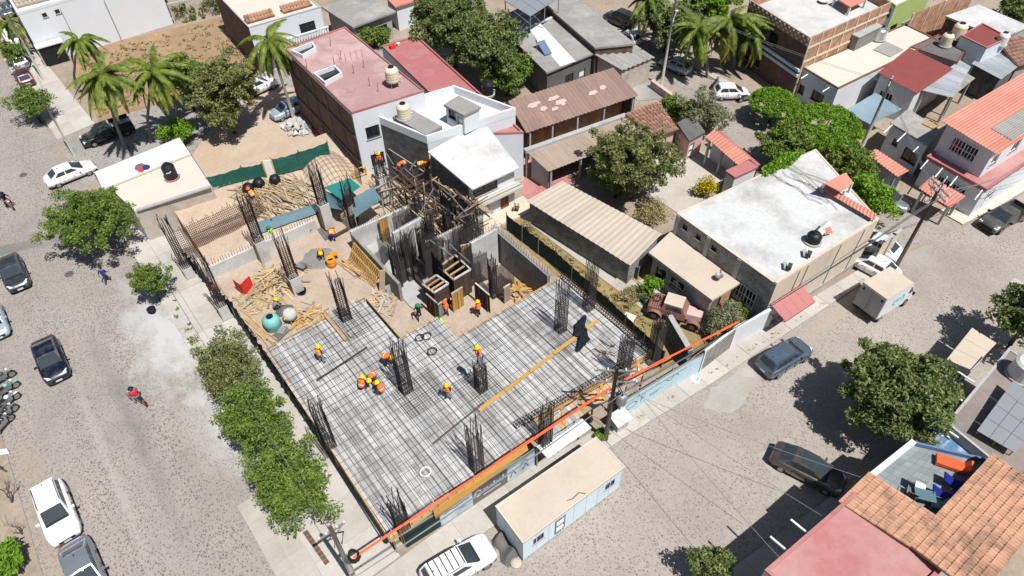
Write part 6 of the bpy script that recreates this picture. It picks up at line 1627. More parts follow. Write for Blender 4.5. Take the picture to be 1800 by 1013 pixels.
def car_meshes(kind, pm):
    if (kind, pm) in car_cache: return car_cache[(kind, pm)]
    S = CAR[kind]; L, W = S['L'], S['W']; hw = W / 2; out = []
    ss = [-L / 2, -L / 2 + 0.06, -L / 2 + 0.25, -L * 0.33, -L * 0.15, 0.1 * L, L * 0.27, L / 2 - 0.5, L / 2 - 0.2, L / 2 - 0.05, L / 2]
    def zt(x): return float(np.interp(x, [a for a, _ in S['zt']], [b for _, b in S['zt']]))
    def wd(x):
        t = abs(x) / (L / 2); return hw * (1 - 0.20 * max(0, (t - 0.72) / 0.28) ** 2.2)
    vs, fs = [], []
    for x in ss:
        w, z = wd(x), zt(x); b = 0.2 + (0.08 if abs(x) > L / 2 - 0.3 else 0)
        half = [(w * 0.8, b), (w * 0.97, b + 0.1), (w, (b + z) / 2), (w * 0.97, z - 0.07), (w * 0.86, z - 0.005), (w * 0.45, z + 0.022)]
        ring = [(x, y, q) for y, q in half] + [(x, 0, z + 0.028)] + [(x, -y, q) for y, q in reversed(half)]
        vs += ring
    n = 13
    for i in range(len(ss) - 1):
        for k in range(n):
            k2 = (k + 1) % n
            fs.append((i * n + k, (i + 1) * n + k, (i + 1) * n + k2, i * n + k2))
    fs.append(tuple(range(n))); fs.append(tuple((len(ss) - 1) * n + k for k in reversed(range(n))))
    out.append(('body', MB().add(vs, fs).mesh('body', pm, True), 'body'))
    c0, c1, c2, c3 = S['cab']; H, zb = S['H'], S['belt']; wb, wr = hw * 0.89, hw * 0.70
    base = [(c0, -wb * 0.93, zb), (c3, -wb * 0.9, zb), (c3, wb * 0.9, zb), (c0, wb * 0.93, zb)]
    rf = [(c1, -wr, H - 0.04), (c2, -wr, H - 0.04), (c2, wr, H - 0.04), (c1, wr, H - 0.04)]
    mid = (c1 + c2) / 2
    V = [Vector(v) for v in base + rf]
    rv = [Vector((c1 + 0.04, 0, H)), Vector((mid, 0, H + 0.02)), Vector((c2 - 0.04, 0, H)), Vector((mid, -wr, H - 0.01)), Vector((mid, wr, H - 0.01))]
    allv = V + rv
    f2 = [(0, 1, 5, 11, 4), (1, 2, 6, 10, 5), (2, 3, 7, 12, 6), (3, 0, 4, 8, 7), (4, 11, 9, 8), (11, 5, 10, 9), (8, 9, 12, 7), (9, 10, 6, 12)]
    out.append(('cabin', MB().add(allv, f2).mesh('cabin', pm, False), 'body'))
    def pane(name, a, b, c, d, u0, u1, v0, v1, m='car_glass', off=0.012):
        a, b, c, d = Vector(a), Vector(b), Vector(c), Vector(d)
        def bi(u, v): return a.lerp(b, u).lerp(d.lerp(c, u), v)
        nn = (b - a).cross(d - a).normalized()
        cc = (a + b + c + d) / 4
        if nn.dot(cc - Vector((mid, 0, 0.8))) < 0: nn = -nn
        q = [bi(u0, v0), bi(u1, v0), bi(u1, v1), bi(u0, v1)]
        out.append((name, MB().add([p + nn * off for p in q] + [p + nn * (off - 0.02) for p in q], BOXF).mesh(name, m), 'glass'))
    pane('windscreen', V[1], V[2], V[6], V[5], 0.05, 0.95, 0.06, 0.93)
    pane('rear_window', V[3], V[0], V[4], V[7], 0.08, 0.92, 0.18, 0.9)
    for (A, B, C, D) in ((V[0], V[1], V[5], V[4]), (V[2], V[3], V[7], V[6])):
        pane('side_window', A, B, C, D, 0.13, 0.47, 0.15, 0.86); pane('side_window', A, B, C, D, 0.51, 0.88, 0.15, 0.86)
    # wheels
    r = 0.33 if kind in ('suv', 'van') else 0.30
    ty = MB().tube([(0, -0.1, 0), (0, 0.1, 0)], r, 16).mesh('tyre', 'black_rubber', False)
    rim = MB(); rim.tube([(0, -0.108, 0), (0, 0.108, 0)], r * 0.62, 12)
    rim = rim.mesh('rim', 'metal_grey')
    for sx in (-0.31, 0.31):
        for sy in (-1, 1): out.append(('wheel', (ty, rim), (sx * L, sy * (hw - 0.11), r)))
    fz = zt(L / 2 - 0.2)
    for sy in (-1, 1):
        out.append(('headlight', MB().add([(L / 2 - 0.42, sy * hw * 0.93, fz - .02), (L / 2 - 0.10, sy * hw * 0.70, fz - .05), (L / 2 - 0.10, sy * hw * 0.42, fz - .04), (L / 2 - 0.22, sy * hw * 0.52, fz + .035), (L / 2 - 0.42, sy * hw * 0.80, fz + 0.09)], ((0, 1, 2, 3, 4),)).mesh('headlight', 'lamp_clear'), 'x'))
        rz_ = zt(-L / 2 + 0.1)
        out.append(('tail_light', MB().cbox((-L / 2 + 0.13, sy * hw * 0.66, rz_ - 0.12), (0.2, 0.26, 0.13)).mesh('tail_light', 'tail_red'), 'x'))
        out.append(('mirror', MB().cbox((c3 - 0.38, sy * (hw + 0.06), zb + 0.06), (0.12, 0.2, 0.13)).mesh('mirror', pm), 'x'))
        for dx in (-0.62, 0.38): out.append(('door_handle', MB().cbox((dx, sy * (hw * 0.985), zb - 0.12), (0.16, 0.03, 0.03)).mesh('door_handle', 'trim_black'), 'x'))
        for dx in (-0.78, 0.16, c3 - 0.3): out.append(('door_seam', MB().cbox((dx, sy * (hw * 0.992), 0.58), (0.02, 0.04, zb - 0.42)).mesh('door_seam', 'trim_black'), 'x'))
    out.append(('bonnet_seam', MB().cbox((L / 2 - 0.36, 0, zt(L / 2 - 0.36) + 0.022), (0.02, W * 0.66, 0.016)).mesh('bonnet_seam', 'trim_black'), 'x'))
    out.append(('grille', MB().cbox((L / 2 - 0.01, 0, 0.50), (0.06, W * 0.5, 0.16)).mesh('grille', 'trim_black'), 'x'))
    out.append(('number_plate', MB().cbox((L / 2 + 0.03, 0, 0.42), (0.02, 0.42, 0.13)).mesh('number_plate', 'plate_white'), 'x'))
    out.append(('number_plate', MB().cbox((-L / 2 - 0.01, 0, 0.58), (0.03, 0.42, 0.13)).mesh('number_plate', 'plate_white'), 'x'))
    out.append(('sill_trim', MB().box(-L / 2 + 0.15, L / 2 - 0.15, -hw * 0.88, hw * 0.88, 0.16, 0.34).mesh('sill_trim', 'trim_black'), 'x'))
    out.append(('wiper_cowl', MB().cbox((c3 + 0.03, 0, zb + 0.03), (0.14, W * 0.7, 0.04)).mesh('wiper_cowl', 'trim_black'), 'x'))
    if kind == 'suv':
        for sy in (-1, 1): out.append(('roof_rail', MB().tube([(c1 + 0.15, sy * wr * 0.95, H - 0.02), (c1 + 0.3, sy * wr * 0.95, H + 0.04), (c2 - 0.3, sy * wr * 0.95, H + 0.04), (c2 - 0.15, sy * wr * 0.95, H - 0.02)], 0.02, 6).mesh('roof_rail', 'trim_black'), 'x'))
    out.append(('antenna', MB().cbox((c1 + 0.25, 0, H + 0.05), (0.12, 0.04, 0.07)).mesh('antenna', 'trim_black'), 'x'))
    car_cache[(kind, pm)] = out
    return out
def car(kind, pm, px, py, rz, label, z=0.8, name='parked_car', extra=None, cat='car', group=None):
    p = P(px, py, z); p.z = 0.01
    t = thing(name, label, cat, p, R_(rz), group)
    for nm, me, inf in car_meshes(kind, pm):
        if nm == 'wheel':
            w = linked('wheel', me[0], t, inf); linked('rim', me[1], w)
        else: linked(nm, me, t)
    if extra == 'rack':
        H = CAR[kind]['H']
        for k in range(6): MB().tube([(-1.6 + k * 0.36, -0.55, H + 0.09), (-1.6 + k * 0.36, 0.55, H + 0.09)], 0.025, 6).build('rack_bar', 'trim_black', t)
    if extra == 'sunroof':
        MB().cbox((-0.15, 0, CAR[kind]['H'] + 0.012), (0.75, 0.85, 0.03)).build('sunroof', 'car_glass', t)
    return t
car('sedan', 'paint_navy', 86, 628, -90, 'glossy navy sedan driving on the cobbled west road', name='moving_car')
car('sedan', 'paint_grey', 21, 475, -90, 'charcoal sedan driving beside the leafy street tree', name='moving_car')
car('hatch', 'paint_sky', -14, 562, -90, 'pale blue car parked on the verge near the motorcycle row')
car('suv', 'paint_white', 97, 897, -89, 'white family car parked on the dusty verge of the west road')
car('sedan', 'paint_silver', 146, 1003, -88, 'silver sedan parked ahead of the white family car')
car('sedan', 'paint_white', 121, 301, 4, 'white sedan turning by the low white roofed building', name='moving_car')
car('suv', 'paint_white', 20, 62, 92, 'white family car parked under the palm by the tall white house')
car('hatch', 'paint_silver', 31, 103, 92, 'silver grey car parked between the white family car and the wine one')
car('hatch', 'paint_wine', 40, 133, 92, 'wine red car parked at the end of the row under the ragged tree')
car('sedan', 'paint_steel', 7, 14, 92, 'blue grey car parked at the top end of the west road')
car('suv', 'paint_white', 452, 150, 10, 'white family car parked in the sand yard behind the round tree')
car('hatch', 'paint_sky', 505, 190, 185, 'pale blue car parked beside the coconut palm at the brick wall')
car('suv', 'paint_white', 806, 990, -6, 'white family car with a roof rack parked by the street hoarding', extra='rack')
car('suv', 'paint_steel', 1380, 625, -6, 'blue grey compact car parked before the white front wall')
car('sedan', 'paint_bronze', 1422, 820, -72, 'dark bronze sedan with a sunroof parked nose in at the tiled house', extra='sunroof')
car('sedan', 'paint_white', 1540, 426, 95, 'white sedan parked inside the cream end wall')
car('sedan', 'paint_white', 1534, 462, 95, 'white sedan with red tail lamps showing beyond the cream end wall')
car('sedan', 'paint_silver', 1556, 343, -80, 'silver sedan parked in the shade of the leafy hedge')
car('hatch', 'paint_white', 1287, 160, -38, 'white hatchback parked on the shady east road')
car('van', 'paint_black', 1090, 32, 95, 'black van parked in deep shade at the far end of the east road')
car('hatch', 'paint_white', 1100, 64, 95, 'white car half hidden behind the dark slab roof')
car('hatch', 'paint_sky', 1188, 112, 95, 'pale car in dappled shade beside the lamp post')
def pickup(pm, px, py, rz, label, load=None):
    p = P(px, py, 0.8); p.z = 0.01
    t = thing('pickup_truck', label, 'pickup', p, R_(rz))
    L, hw = 5.0, 0.9
    vs, fs = [], []
    ss = [(-0.55, 0.98, hw), (0.9, 1.0, hw), (1.7, 0.96, hw), (2.3, 0.85, hw * 0.95), (2.5, 0.55, hw * 0.86)]
    for x, z, w in ss: vs += [(x, w * .9, .3), (x, w, .45), (x, w, z - .1), (x, w * .85, z), (x, 0, z + .03), (x, -w * .85, z), (x, -w, z - .1), (x, -w, .45), (x, -w * .9, .3)]
    for i in range(4):
        for k in range(9): fs.append((i * 9 + k, (i + 1) * 9 + k, (i + 1) * 9 + (k + 1) % 9, i * 9 + (k + 1) % 9))
    fs += [tuple(range(9)), tuple(36 + k for k in reversed(range(9)))]
    MB().add(vs, fs).build('body', pm, t, smooth=True)
    V = [Vector(v) for v in ((-0.55, -.8, .98), (1.35, -.8, .98), (1.35, .8, .98), (-0.55, .8, .98), (-0.4, -.66, 1.62), (0.65, -.66, 1.62), (0.65, .66, 1.62), (-0.4, .66, 1.62))]
    MB().add(V, ((0, 1, 5, 4), (1, 2, 6, 5), (2, 3, 7, 6), (3, 0, 4, 7), (4, 5, 6, 7))).build('cabin', pm, t)
    def pn(nm, a, b, c, d, u0, u1, v0, v1):
        n = (b - a).cross(d - a).normalized()
        if n.dot((a + b + c + d) / 4 - Vector((.4, 0, 1))) < 0: n = -n
        bi = lambda u, v: a.lerp(b, u).lerp(d.lerp(c, u), v) + n * 0.012
        MB().quad(bi(u0, v0), bi(u1, v0), bi(u1, v1), bi(u0, v1)).build(nm, 'car_glass', t)
    pn('windscreen', V[1], V[2], V[6], V[5], .05, .95, .06, .94); pn('rear_window', V[3], V[0], V[4], V[7], .1, .9, .2, .9)
    pn('side_window', V[0], V[1], V[5], V[4], .1, .85, .12, .88); pn('side_window', V[2], V[3], V[7], V[6], .15, .9, .12, .88)
    MB().box(-2.5, -0.6, -.84, .84, .42, .62).build('bed_floor', 'trim_black', t)
    for s in (-1, 1): MB().box(-2.5, -0.6, s * .9 - .05, s * .9 + .05, .42, 1.0).build('bed_side', pm, t)
    MB().box(-2.55, -2.47, -.84, .84, .45, 1.0).build('tailgate', pm, t)
    for sx in (-1.65, 1.6):
        for sy in (-1, 1):
            w = MB().tube([(0, -.12, 0), (0, .12, 0)], .36, 16).build('wheel', 'black_rubber', t, loc=(sx, sy * .8, .36)); MB().tube([(0, -.13, 0), (0, .13, 0)], .2, 12).build('rim', 'metal_grey', w)
    for s in (-1, 1):
        MB().cbox((2.3, s * .68, .74), (.3, .3, .16)).build('headlight', 'lamp_clear', t); MB().cbox((1.0, s * 1.02, 1.05), (.14, .22, .18)).build('mirror', 'trim_black', t)
    MB().cbox((2.5, 0, .62), (.08, 1.1, .22)).build('grille', 'trim_black', t); MB().cbox((2.52, 0, .38), (.14, 1.6, .18)).build('bumper', 'trim_black', t)
    if load:
        for k in range(7): MB().box(-2.4 + .25 * k, -2.2 + .25 * k, -.8, .8, 1.0, 1.08).build('load_slat', load, t)
        for s in (-1, 1): MB().box(-2.5, -.6, s * .86 - .03, s * .86 + .03, 1.0, 1.5).build('stake_side', 'trim_black', t)
    return t
pickup('paint_black', 187, 231, 180, 'black stake sided pickup loaded with pale boards in the side lane', 'plank_pale')
pickup('paint_dusty', 1768, 379, 172, 'dusty dark pickup parked at the corner kerb')
pickup('paint_silver', 505, 1075, 180, 'silver pickup parked beyond the driveway') if False else None

# box truck
p = P(1545, 520, 1.5); p.z = 0
bt = thing('box_truck', 'dusty box truck with grey rear doors parked at the warehouse kerb', 'truck', P(1510, 568) * 1.0, R_(-6))
bt.location = (42.3, 11.1, 0.0); bt.scale = (.7, 1, .98)
MB().box(-0.2, 4.2, -1.05, 1.05, 0.75, 3.0).build('cargo_box', 'plaster_white', bt)
MB().box(-0.22, 4.22, -1.07, 1.07, 3.0, 3.06).build('box_roof', 'roof_dusty', bt)
for s in (-1, 1):
    d = MB().box(-0.25, -0.2, s * 0.52 - 0.5, s * 0.52 + 0.5, 0.8, 2.9).build('rear_door', 'concrete', bt)
    MB().tube([(-0.28, s * 0.1, 0.85), (-0.28, s * 0.1, 2.85)], 0.025, 6).build('lock_rod', 'metal_grey', d)
    MB().box(-0.27, -0.25, s * 0.8 - 0.08, s * 0.8 + 0.08, 2.5, 2.75).build('lamp', 'trim_black', d)
MB().box(-0.35, -0.2, -1.0, 1.0, 0.55, 0.7).build('rear_bumper', 'trim_black', bt)
MB().box(0, 5.6, -0.45, 0.45, 0.5, 0.74).build('chassis', 'trim_black', bt)
cv = [Vector(v) for v in ((4.35, -.95, .5), (5.95, -.95, .5), (5.95, .95, .5), (4.35, .95, .5), (4.35, -.95, 1.5), (5.9, -.95, 1.35), (5.9, .95, 1.35), (4.35, .95, 1.5), (4.4, -.85, 2.2), (5.25, -.85, 2.2), (5.25, .85, 2.2), (4.4, .85, 2.2))]
MB().add(cv, ((0, 1, 5, 4), (1, 2, 6, 5), (2, 3, 7, 6), (3, 0, 4, 7), (4, 5, 9, 8), (5, 6, 10, 9), (6, 7, 11, 10), (7, 4, 8, 11), (8, 9, 10, 11))).build('cab', 'paint_white', bt)
def pq(nm, ids, m='car_glass', u0=.1, u1=.9, v0=.12, v1=.88):
    a, b, c, d = [cv[i] for i in ids]; n = (b - a).cross(d - a).normalized()
    if n.dot((a + b + c + d) / 4 - Vector((4.9, 0, 1.3))) < 0: n = -n
    bi = lambda u, v: a.lerp(b, u).lerp(d.lerp(c, u), v) + n * .012
    MB().quad(bi(u0, v0), bi(u1, v0), bi(u1, v1), bi(u0, v1)).build(nm, m, bt)
pq('windscreen', (5, 6, 10, 9)); pq('side_window', (4, 5, 9, 8)); pq('side_window', (6, 7, 11, 10))
for sy in (-1, 1):
    MB().cbox((5.3, sy * 1.12, 1.55), (.1, .16, .3)).build('mirror', 'trim_black', bt)
    for sx in (0.75, 5.1):
        w = MB().tube([(0, -.14, 0), (0, .14, 0)], .4, 16).build('wheel', 'black_rubber', bt, loc=(sx, sy * .86, .4)); MB().tube([(0, -.15, 0), (0, .15, 0)], .22, 12).build('rim', 'metal_grey', w)
em = MB(); 
em.tube([(2.6 + .85 * math.cos(a / 24 * math.tau), -1.062, 1.9 + .5 * math.sin(a / 24 * math.tau)) for a in range(25)], 0.035, 5); em.build('emblem_ring', 'tank_teal', bt)
for (a, b) in (((2.15, 1.7), (2.3, 2.1)), ((2.3, 2.1), (2.45, 1.7)), ((2.6, 1.7), (2.6, 2.1)), ((2.6, 2.1), (2.8, 1.95)), ((2.9, 1.7), (3.05, 2.1))):
    MB().beam((a[0], -1.06, a[1]), (b[0], -1.06, b[1]), 0.06, 0.02, up=Vector((0, 1, 0))).build('emblem_stroke', 'tank_teal', bt)
# food trailer
ft = thing('food_trailer', 'small trailer kiosk with a tan ribbed roof parked across the street', 'trailer')
q = corners((1664, 632), (1709, 576), (1752, 603), (1707, 650), 2.6)
poly = [v.xy for v in q]; wp = inset(poly, 0.08)
for i in range(4): wall_side(ft, wp[i], wp[(i + 1) % 4], 0.5, 2.5, 2.5, 'container_blue', ((0.3, 0.6, 1.0, 0.8, 'blue'),) if i in (0, 3) else (), depth=0.06)
for k in range(3):
    c = [poly[0].lerp(poly[1], k / 3), poly[0].lerp(poly[1], (k + .985) / 3), poly[3].lerp(poly[2], (k + .985) / 3), poly[3].lerp(poly[2], k / 3)]
    MB().prism(c, 2.5, 2.6).build('roof_panel', 'roof_dusty', ft)
MB().prism(inset(poly, 0.3), 0.35, 0.5).build('chassis', 'trim_black', ft)
c = sum(poly, Vector((0, 0))) / 4
for s in (-1, 1): MB().tube([(c.x + s * 1.0, c.y - 0.1, .3), (c.x + s * 1.0, c.y + .1, .3)], .3, 14).build('wheel', 'black_rubber', ft)
MB().beam((c.x + 1.6, c.y, .42), (c.x + 3.0, c.y, .35), .1, .1).build('drawbar', 'metal_grey', ft)
# vintage truck
vt = thing('vintage_truck', 'rusty red vintage truck with round mudguards parked in the neighbour yard', 'truck', (0, 0, 0), R_(-62))
vt.location = (30.9, 20.2, 0.05)
MB().add([(-1.9, -.75, .6), (1.0, -.75, .6), (1.0, .75, .6), (-1.9, .75, .6), (-1.9, -.75, 1.15), (1.0, -.7, 1.2), (1.0, .7, 1.2), (-1.9, .75, 1.15)], BOXF).build('body', 'paint_rust', vt)
MB().add([(-0.9, -.7, 1.2), (0.95, -.7, 1.2), (.95, .7, 1.2), (-.9, .7, 1.2), (-.75, -.6, 1.75), (.6, -.6, 1.75), (.6, .6, 1.75), (-.75, .6, 1.75)], BOXF).build('cabin', 'paint_rust', vt)
MB().box(-.78, .62, -.62, .62, 1.75, 1.8).build('roof', 'roof_dusty', vt)
for s in (-1, 1): MB().add([(-.6, s * .70, 1.25), (.7, s * .70, 1.25), (.5, s * .63, 1.65), (-.55, s * .63, 1.65)], ((0, 1, 2, 3),)).build('side_window', 'car_glass', vt)
MB().add([(1.0, -.5, .65), (2.1, -.38, .65), (2.1, .38, .65), (1.0, .5, .65), (1.0, -.5, 1.2), (2.1, -.34, 1.12), (2.1, .34, 1.12), (1.0, .5, 1.2)], BOXF).build('bonnet', 'plaster_pink', vt)
MB().box(2.1, 2.16, -.36, .36, .6, 1.12).build('grille', 'metal_grey', vt)
for k in range(6): MB().tube([(-1.8 + k * .18, -.7, 1.22), (-1.8 + k * .18, .7, 1.22)], .03, 6).build('rack_bar', 'rebar_rust', vt)
MB().tube([(-1.45 + .3 * math.cos(a / 14 * math.tau), .1 + .3 * math.sin(a / 14 * math.tau), 1.35) for a in range(15)], .04, 6).build('steering_hoop', 'black_rubber', vt)
for sx in (-1.3, 1.65):
    for sy in (-1, 1):
        w = MB().tube([(0, -.12, 0), (0, .12, 0)], .45, 16).build('wheel', 'black_rubber', vt, loc=(sx, sy * .85, .45)); MB().tube([(0, -.13, 0), (0, .13, 0)], .22, 12).build('rim', 'rebar_rust', w)
        vs = [(sx + .58 * math.cos(math.pi * k / 8), sy * yy, .45 + .55 * math.sin(math.pi * k / 8)) for k in range(9) for yy in (.68, 1.05)]
        MB().add(vs, [(2 * k, 2 * k + 1, 2 * k + 3, 2 * k + 2) for k in range(8)]).build('mudguard', 'paint_rust', vt)
# motorcycles
def motorbike(px, py, rz, label, m='paint_black', group=None):
    p = P(px, py, 0.5); p.z = 0.01
    t = thing('motorcycle', label, 'motorcycle', p, R_(rz), group)
    for sx in (-.62, .65):
        w = MB().tube([(0, -.05, 0), (0, .05, 0)], .3, 16).build('wheel', 'black_rubber', t, loc=(sx, 0, .3)); MB().tube([(0, -.055, 0), (0, .055, 0)], .2, 10).build('rim', 'metal_grey', w)
    MB().add([(-.45, -.12, .4), (.35, -.12, .38), (.35, .12, .38), (-.45, .12, .4), (-.35, -.14, .72), (.42, -.13, .8), (.42, .13, .8), (-.35, .14, .72)], BOXF).build('engine_body', 'metal_grey', t)
    MB().lathe([(.03, 0), (.15, .05), (.17, .14), (.1, .22), (.02, .24)], 10, (.15, 0, .72)).build('fuel_tank', m, t, smooth=True)
    MB().add([(-.75, -.12, .76), (0, -.13, .74), (0, .13, .74), (-.75, .12, .76), (-.72, -.1, .86), (0, -.12, .82), (0, .12, .82), (-.72, .1, .86)], BOXF).build('seat', 'trim_black', t)
    MB().beam((-.85, 0, .72), (-.5, 0, .8), .16, .08).build('rear_fender', m, t); MB().cbox((-.88, 0, .7), (.06, .14, .08)).build('tail_light', 'tail_red', t)
    for s in (-1, 1): MB().tube([(.68, s * .07, .3), (.48, s * .07, 1.0)], .028, 6).build('fork', 'metal_grey', t)
    MB().tube([(.36, -.36, 1.05), (.48, -.12, 1.02), (.48, .12, 1.02), (.36, .36, 1.05)], .02, 6).build('handlebar', 'metal_grey', t)
    MB().lathe([(.02, 0), (.1, .03), (.1, .1), (.02, .13)], 10, (.56, 0, .86)).build('headlight', 'lamp_clear', t)
    MB().beam((.5, 0, .62), (.85, 0, .58), .12, .04).build('front_fender', m, t)
    return t
moto_1 = motorbike(241, 700, 112, 'red and black motorcycle ridden up the west road below the sedan', 'paint_red')
moto_2 = motorbike(14, 357, -76, 'red motorcycle ridden down the west road beside the street tree', 'paint_red')
for k, (px, py, lab) in enumerate(((2, 665, 'black motorcycle first in the tight row parked on the verge'), (10, 685, 'green trimmed motorcycle in the tight row on the verge'), (12, 706, 'dark motorcycle with a white tank in the row on the verge'), (10, 728, 'black motorcycle near the bare tree end of the row'), (4, 746, 'last black motorcycle of the row before the bare tree'))):
    motorbike(px, py, 15 + 6 * k, lab, ('paint_black', 'tank_teal', 'paint_white', 'paint_black', 'paint_grey')[k], 'motorcycles parked on the verge')
motorbike(1312, 172, -20, 'white and black motorcycle parked in front of the white hatchback', 'paint_white')
motorbike(1258, 146, 20, 'dark motorcycle parked behind the white hatchback', 'paint_black')
# ---------------------------------------------------------------- people
SKIN_C = {}
plain('skin', (0.24, 0.12, 0.075), var=0.1, bump=0, rough=0.6)
plain('denim', (0.05, 0.065, 0.10), var=0.3, scale=6, bump=0.05)
plain('denim_pale', (0.22, 0.26, 0.32), var=0.3, scale=6, bump=0.05)
plain('shirt_dark', (0.02, 0.022, 0.03), var=0.3, scale=6, bump=0.05)
plain('shirt_blue', (0.02, 0.03, 0.16), var=0.3, scale=6, bump=0.05)
plain('shirt_teal', (0.02, 0.16, 0.14), var=0.3, scale=6, bump=0.05)
plain('shirt_red', (0.5, 0.012, 0.02), var=0.2, scale=6, bump=0.05)
plain('shirt_grey', (0.25, 0.25, 0.26), var=0.3, scale=6, bump=0.05)
plain('vest_orange', (0.90, 0.16, 0.02), var=0.12, scale=6, bump=0.05, rough=0.7)
plain('vest_amber', (0.88, 0.30, 0.02), var=0.12, scale=6, bump=0.05, rough=0.7)
plain('vest_lime', (0.45, 0.75, 0.06), var=0.12, scale=6, bump=0.05, rough=0.7)
plain('helmet_yellow', (0.85, 0.52, 0.01), var=0.05, bump=0, rough=0.35)
plain('helmet_green', (0.02, 0.20, 0.09), var=0.05, bump=0, rough=0.35)
plain('helmet_orange', (0.85, 0.12, 0.02), var=0.05, bump=0, rough=0.35)
plain('helmet_dark', (0.012, 0.012, 0.014), var=0.05, bump=0, rough=0.3)
plain('boot', (0.03, 0.022, 0.016), var=0.2, bump=0)
# joints of each pose; x is forward, y to the figure's own side
def pose(kind):
    J = {}
    def S(n, *v): J[n] = Vector(v)
    if kind == 'stand':
        hip, ch, nk, hd = (0, 0, .93), (0.02, 0, 1.28), (0.03, 0, 1.46), (0.06, 0, 1.62)
        hands = [(.24, -.30, 1.02), (.28, .28, 1.08)]; elb = [(.0, -.30, 1.14), (.02, .30, 1.16)]
        kn = [(.06, -.1, .5), (.0, .12, .5)]; ft = [(.0, -.12, .07), (-.08, .14, .07)]
    elif kind == 'walk':
        hip, ch, nk, hd = (0, 0, .92), (0.06, 0, 1.27), (0.08, 0, 1.45), (0.12, 0, 1.61)
        hands = [(.30, -.26, 1.0), (-.2, .28, .95)]; elb = [(.02, -.3, 1.12), (-.12, .3, 1.14)]
        kn = [(.2, -.1, .52), (-.05, .1, .5)]; ft = [(.24, -.1, .07), (-.36, .1, .1)]
    elif kind == 'bend':
        hip, ch, nk, hd = (-.15, 0, .85), (.25, 0, 1.0), (.42, 0, .98), (.56, 0, .92)
        hands = [(.5, -.2, .35), (.52, .2, .32)]; elb = [(.36, -.26, .68), (.38, .26, .66)]
        kn = [(.05, -.14, .48), (.08, .16, .48)]; ft = [(-.05, -.16, .07), (.0, .18, .07)]
    elif kind == 'ride':
        hip, ch, nk, hd = (-.25, 0, .92), (-.12, 0, 1.25), (-.06, 0, 1.42), (.0, 0, 1.58)
        hands = [(.36, -.33, 1.08), (.36, .33, 1.08)]; elb = [(.08, -.36, 1.08), (.08, .36, 1.08)]
        kn = [(.18, -.24, .72), (.18, .24, .72)]; ft = [(-.02, -.22, .3), (-.02, .22, .3)]
    else:   # crouch
        hip, ch, nk, hd = (-.1, 0, .42), (.08, 0, .74), (.16, 0, .9), (.24, 0, 1.04)
        hands = [(.5, -.18, .28), (.5, .2, .3)]; elb = [(.26, -.3, .52), (.26, .3, .52)]
        kn = [(.34, -.2, .48), (.36, .2, .44)]; ft = [(.08, -.18, .07), (.1, .2, .07)]
    return dict(hip=Vector(hip), ch=Vector(ch), nk=Vector(nk), hd=Vector(hd), hands=[Vector(h) for h in hands], elb=[Vector(e) for e in elb], kn=[Vector(k) for k in kn], ft=[Vector(f) for f in ft])
body_cache = {}
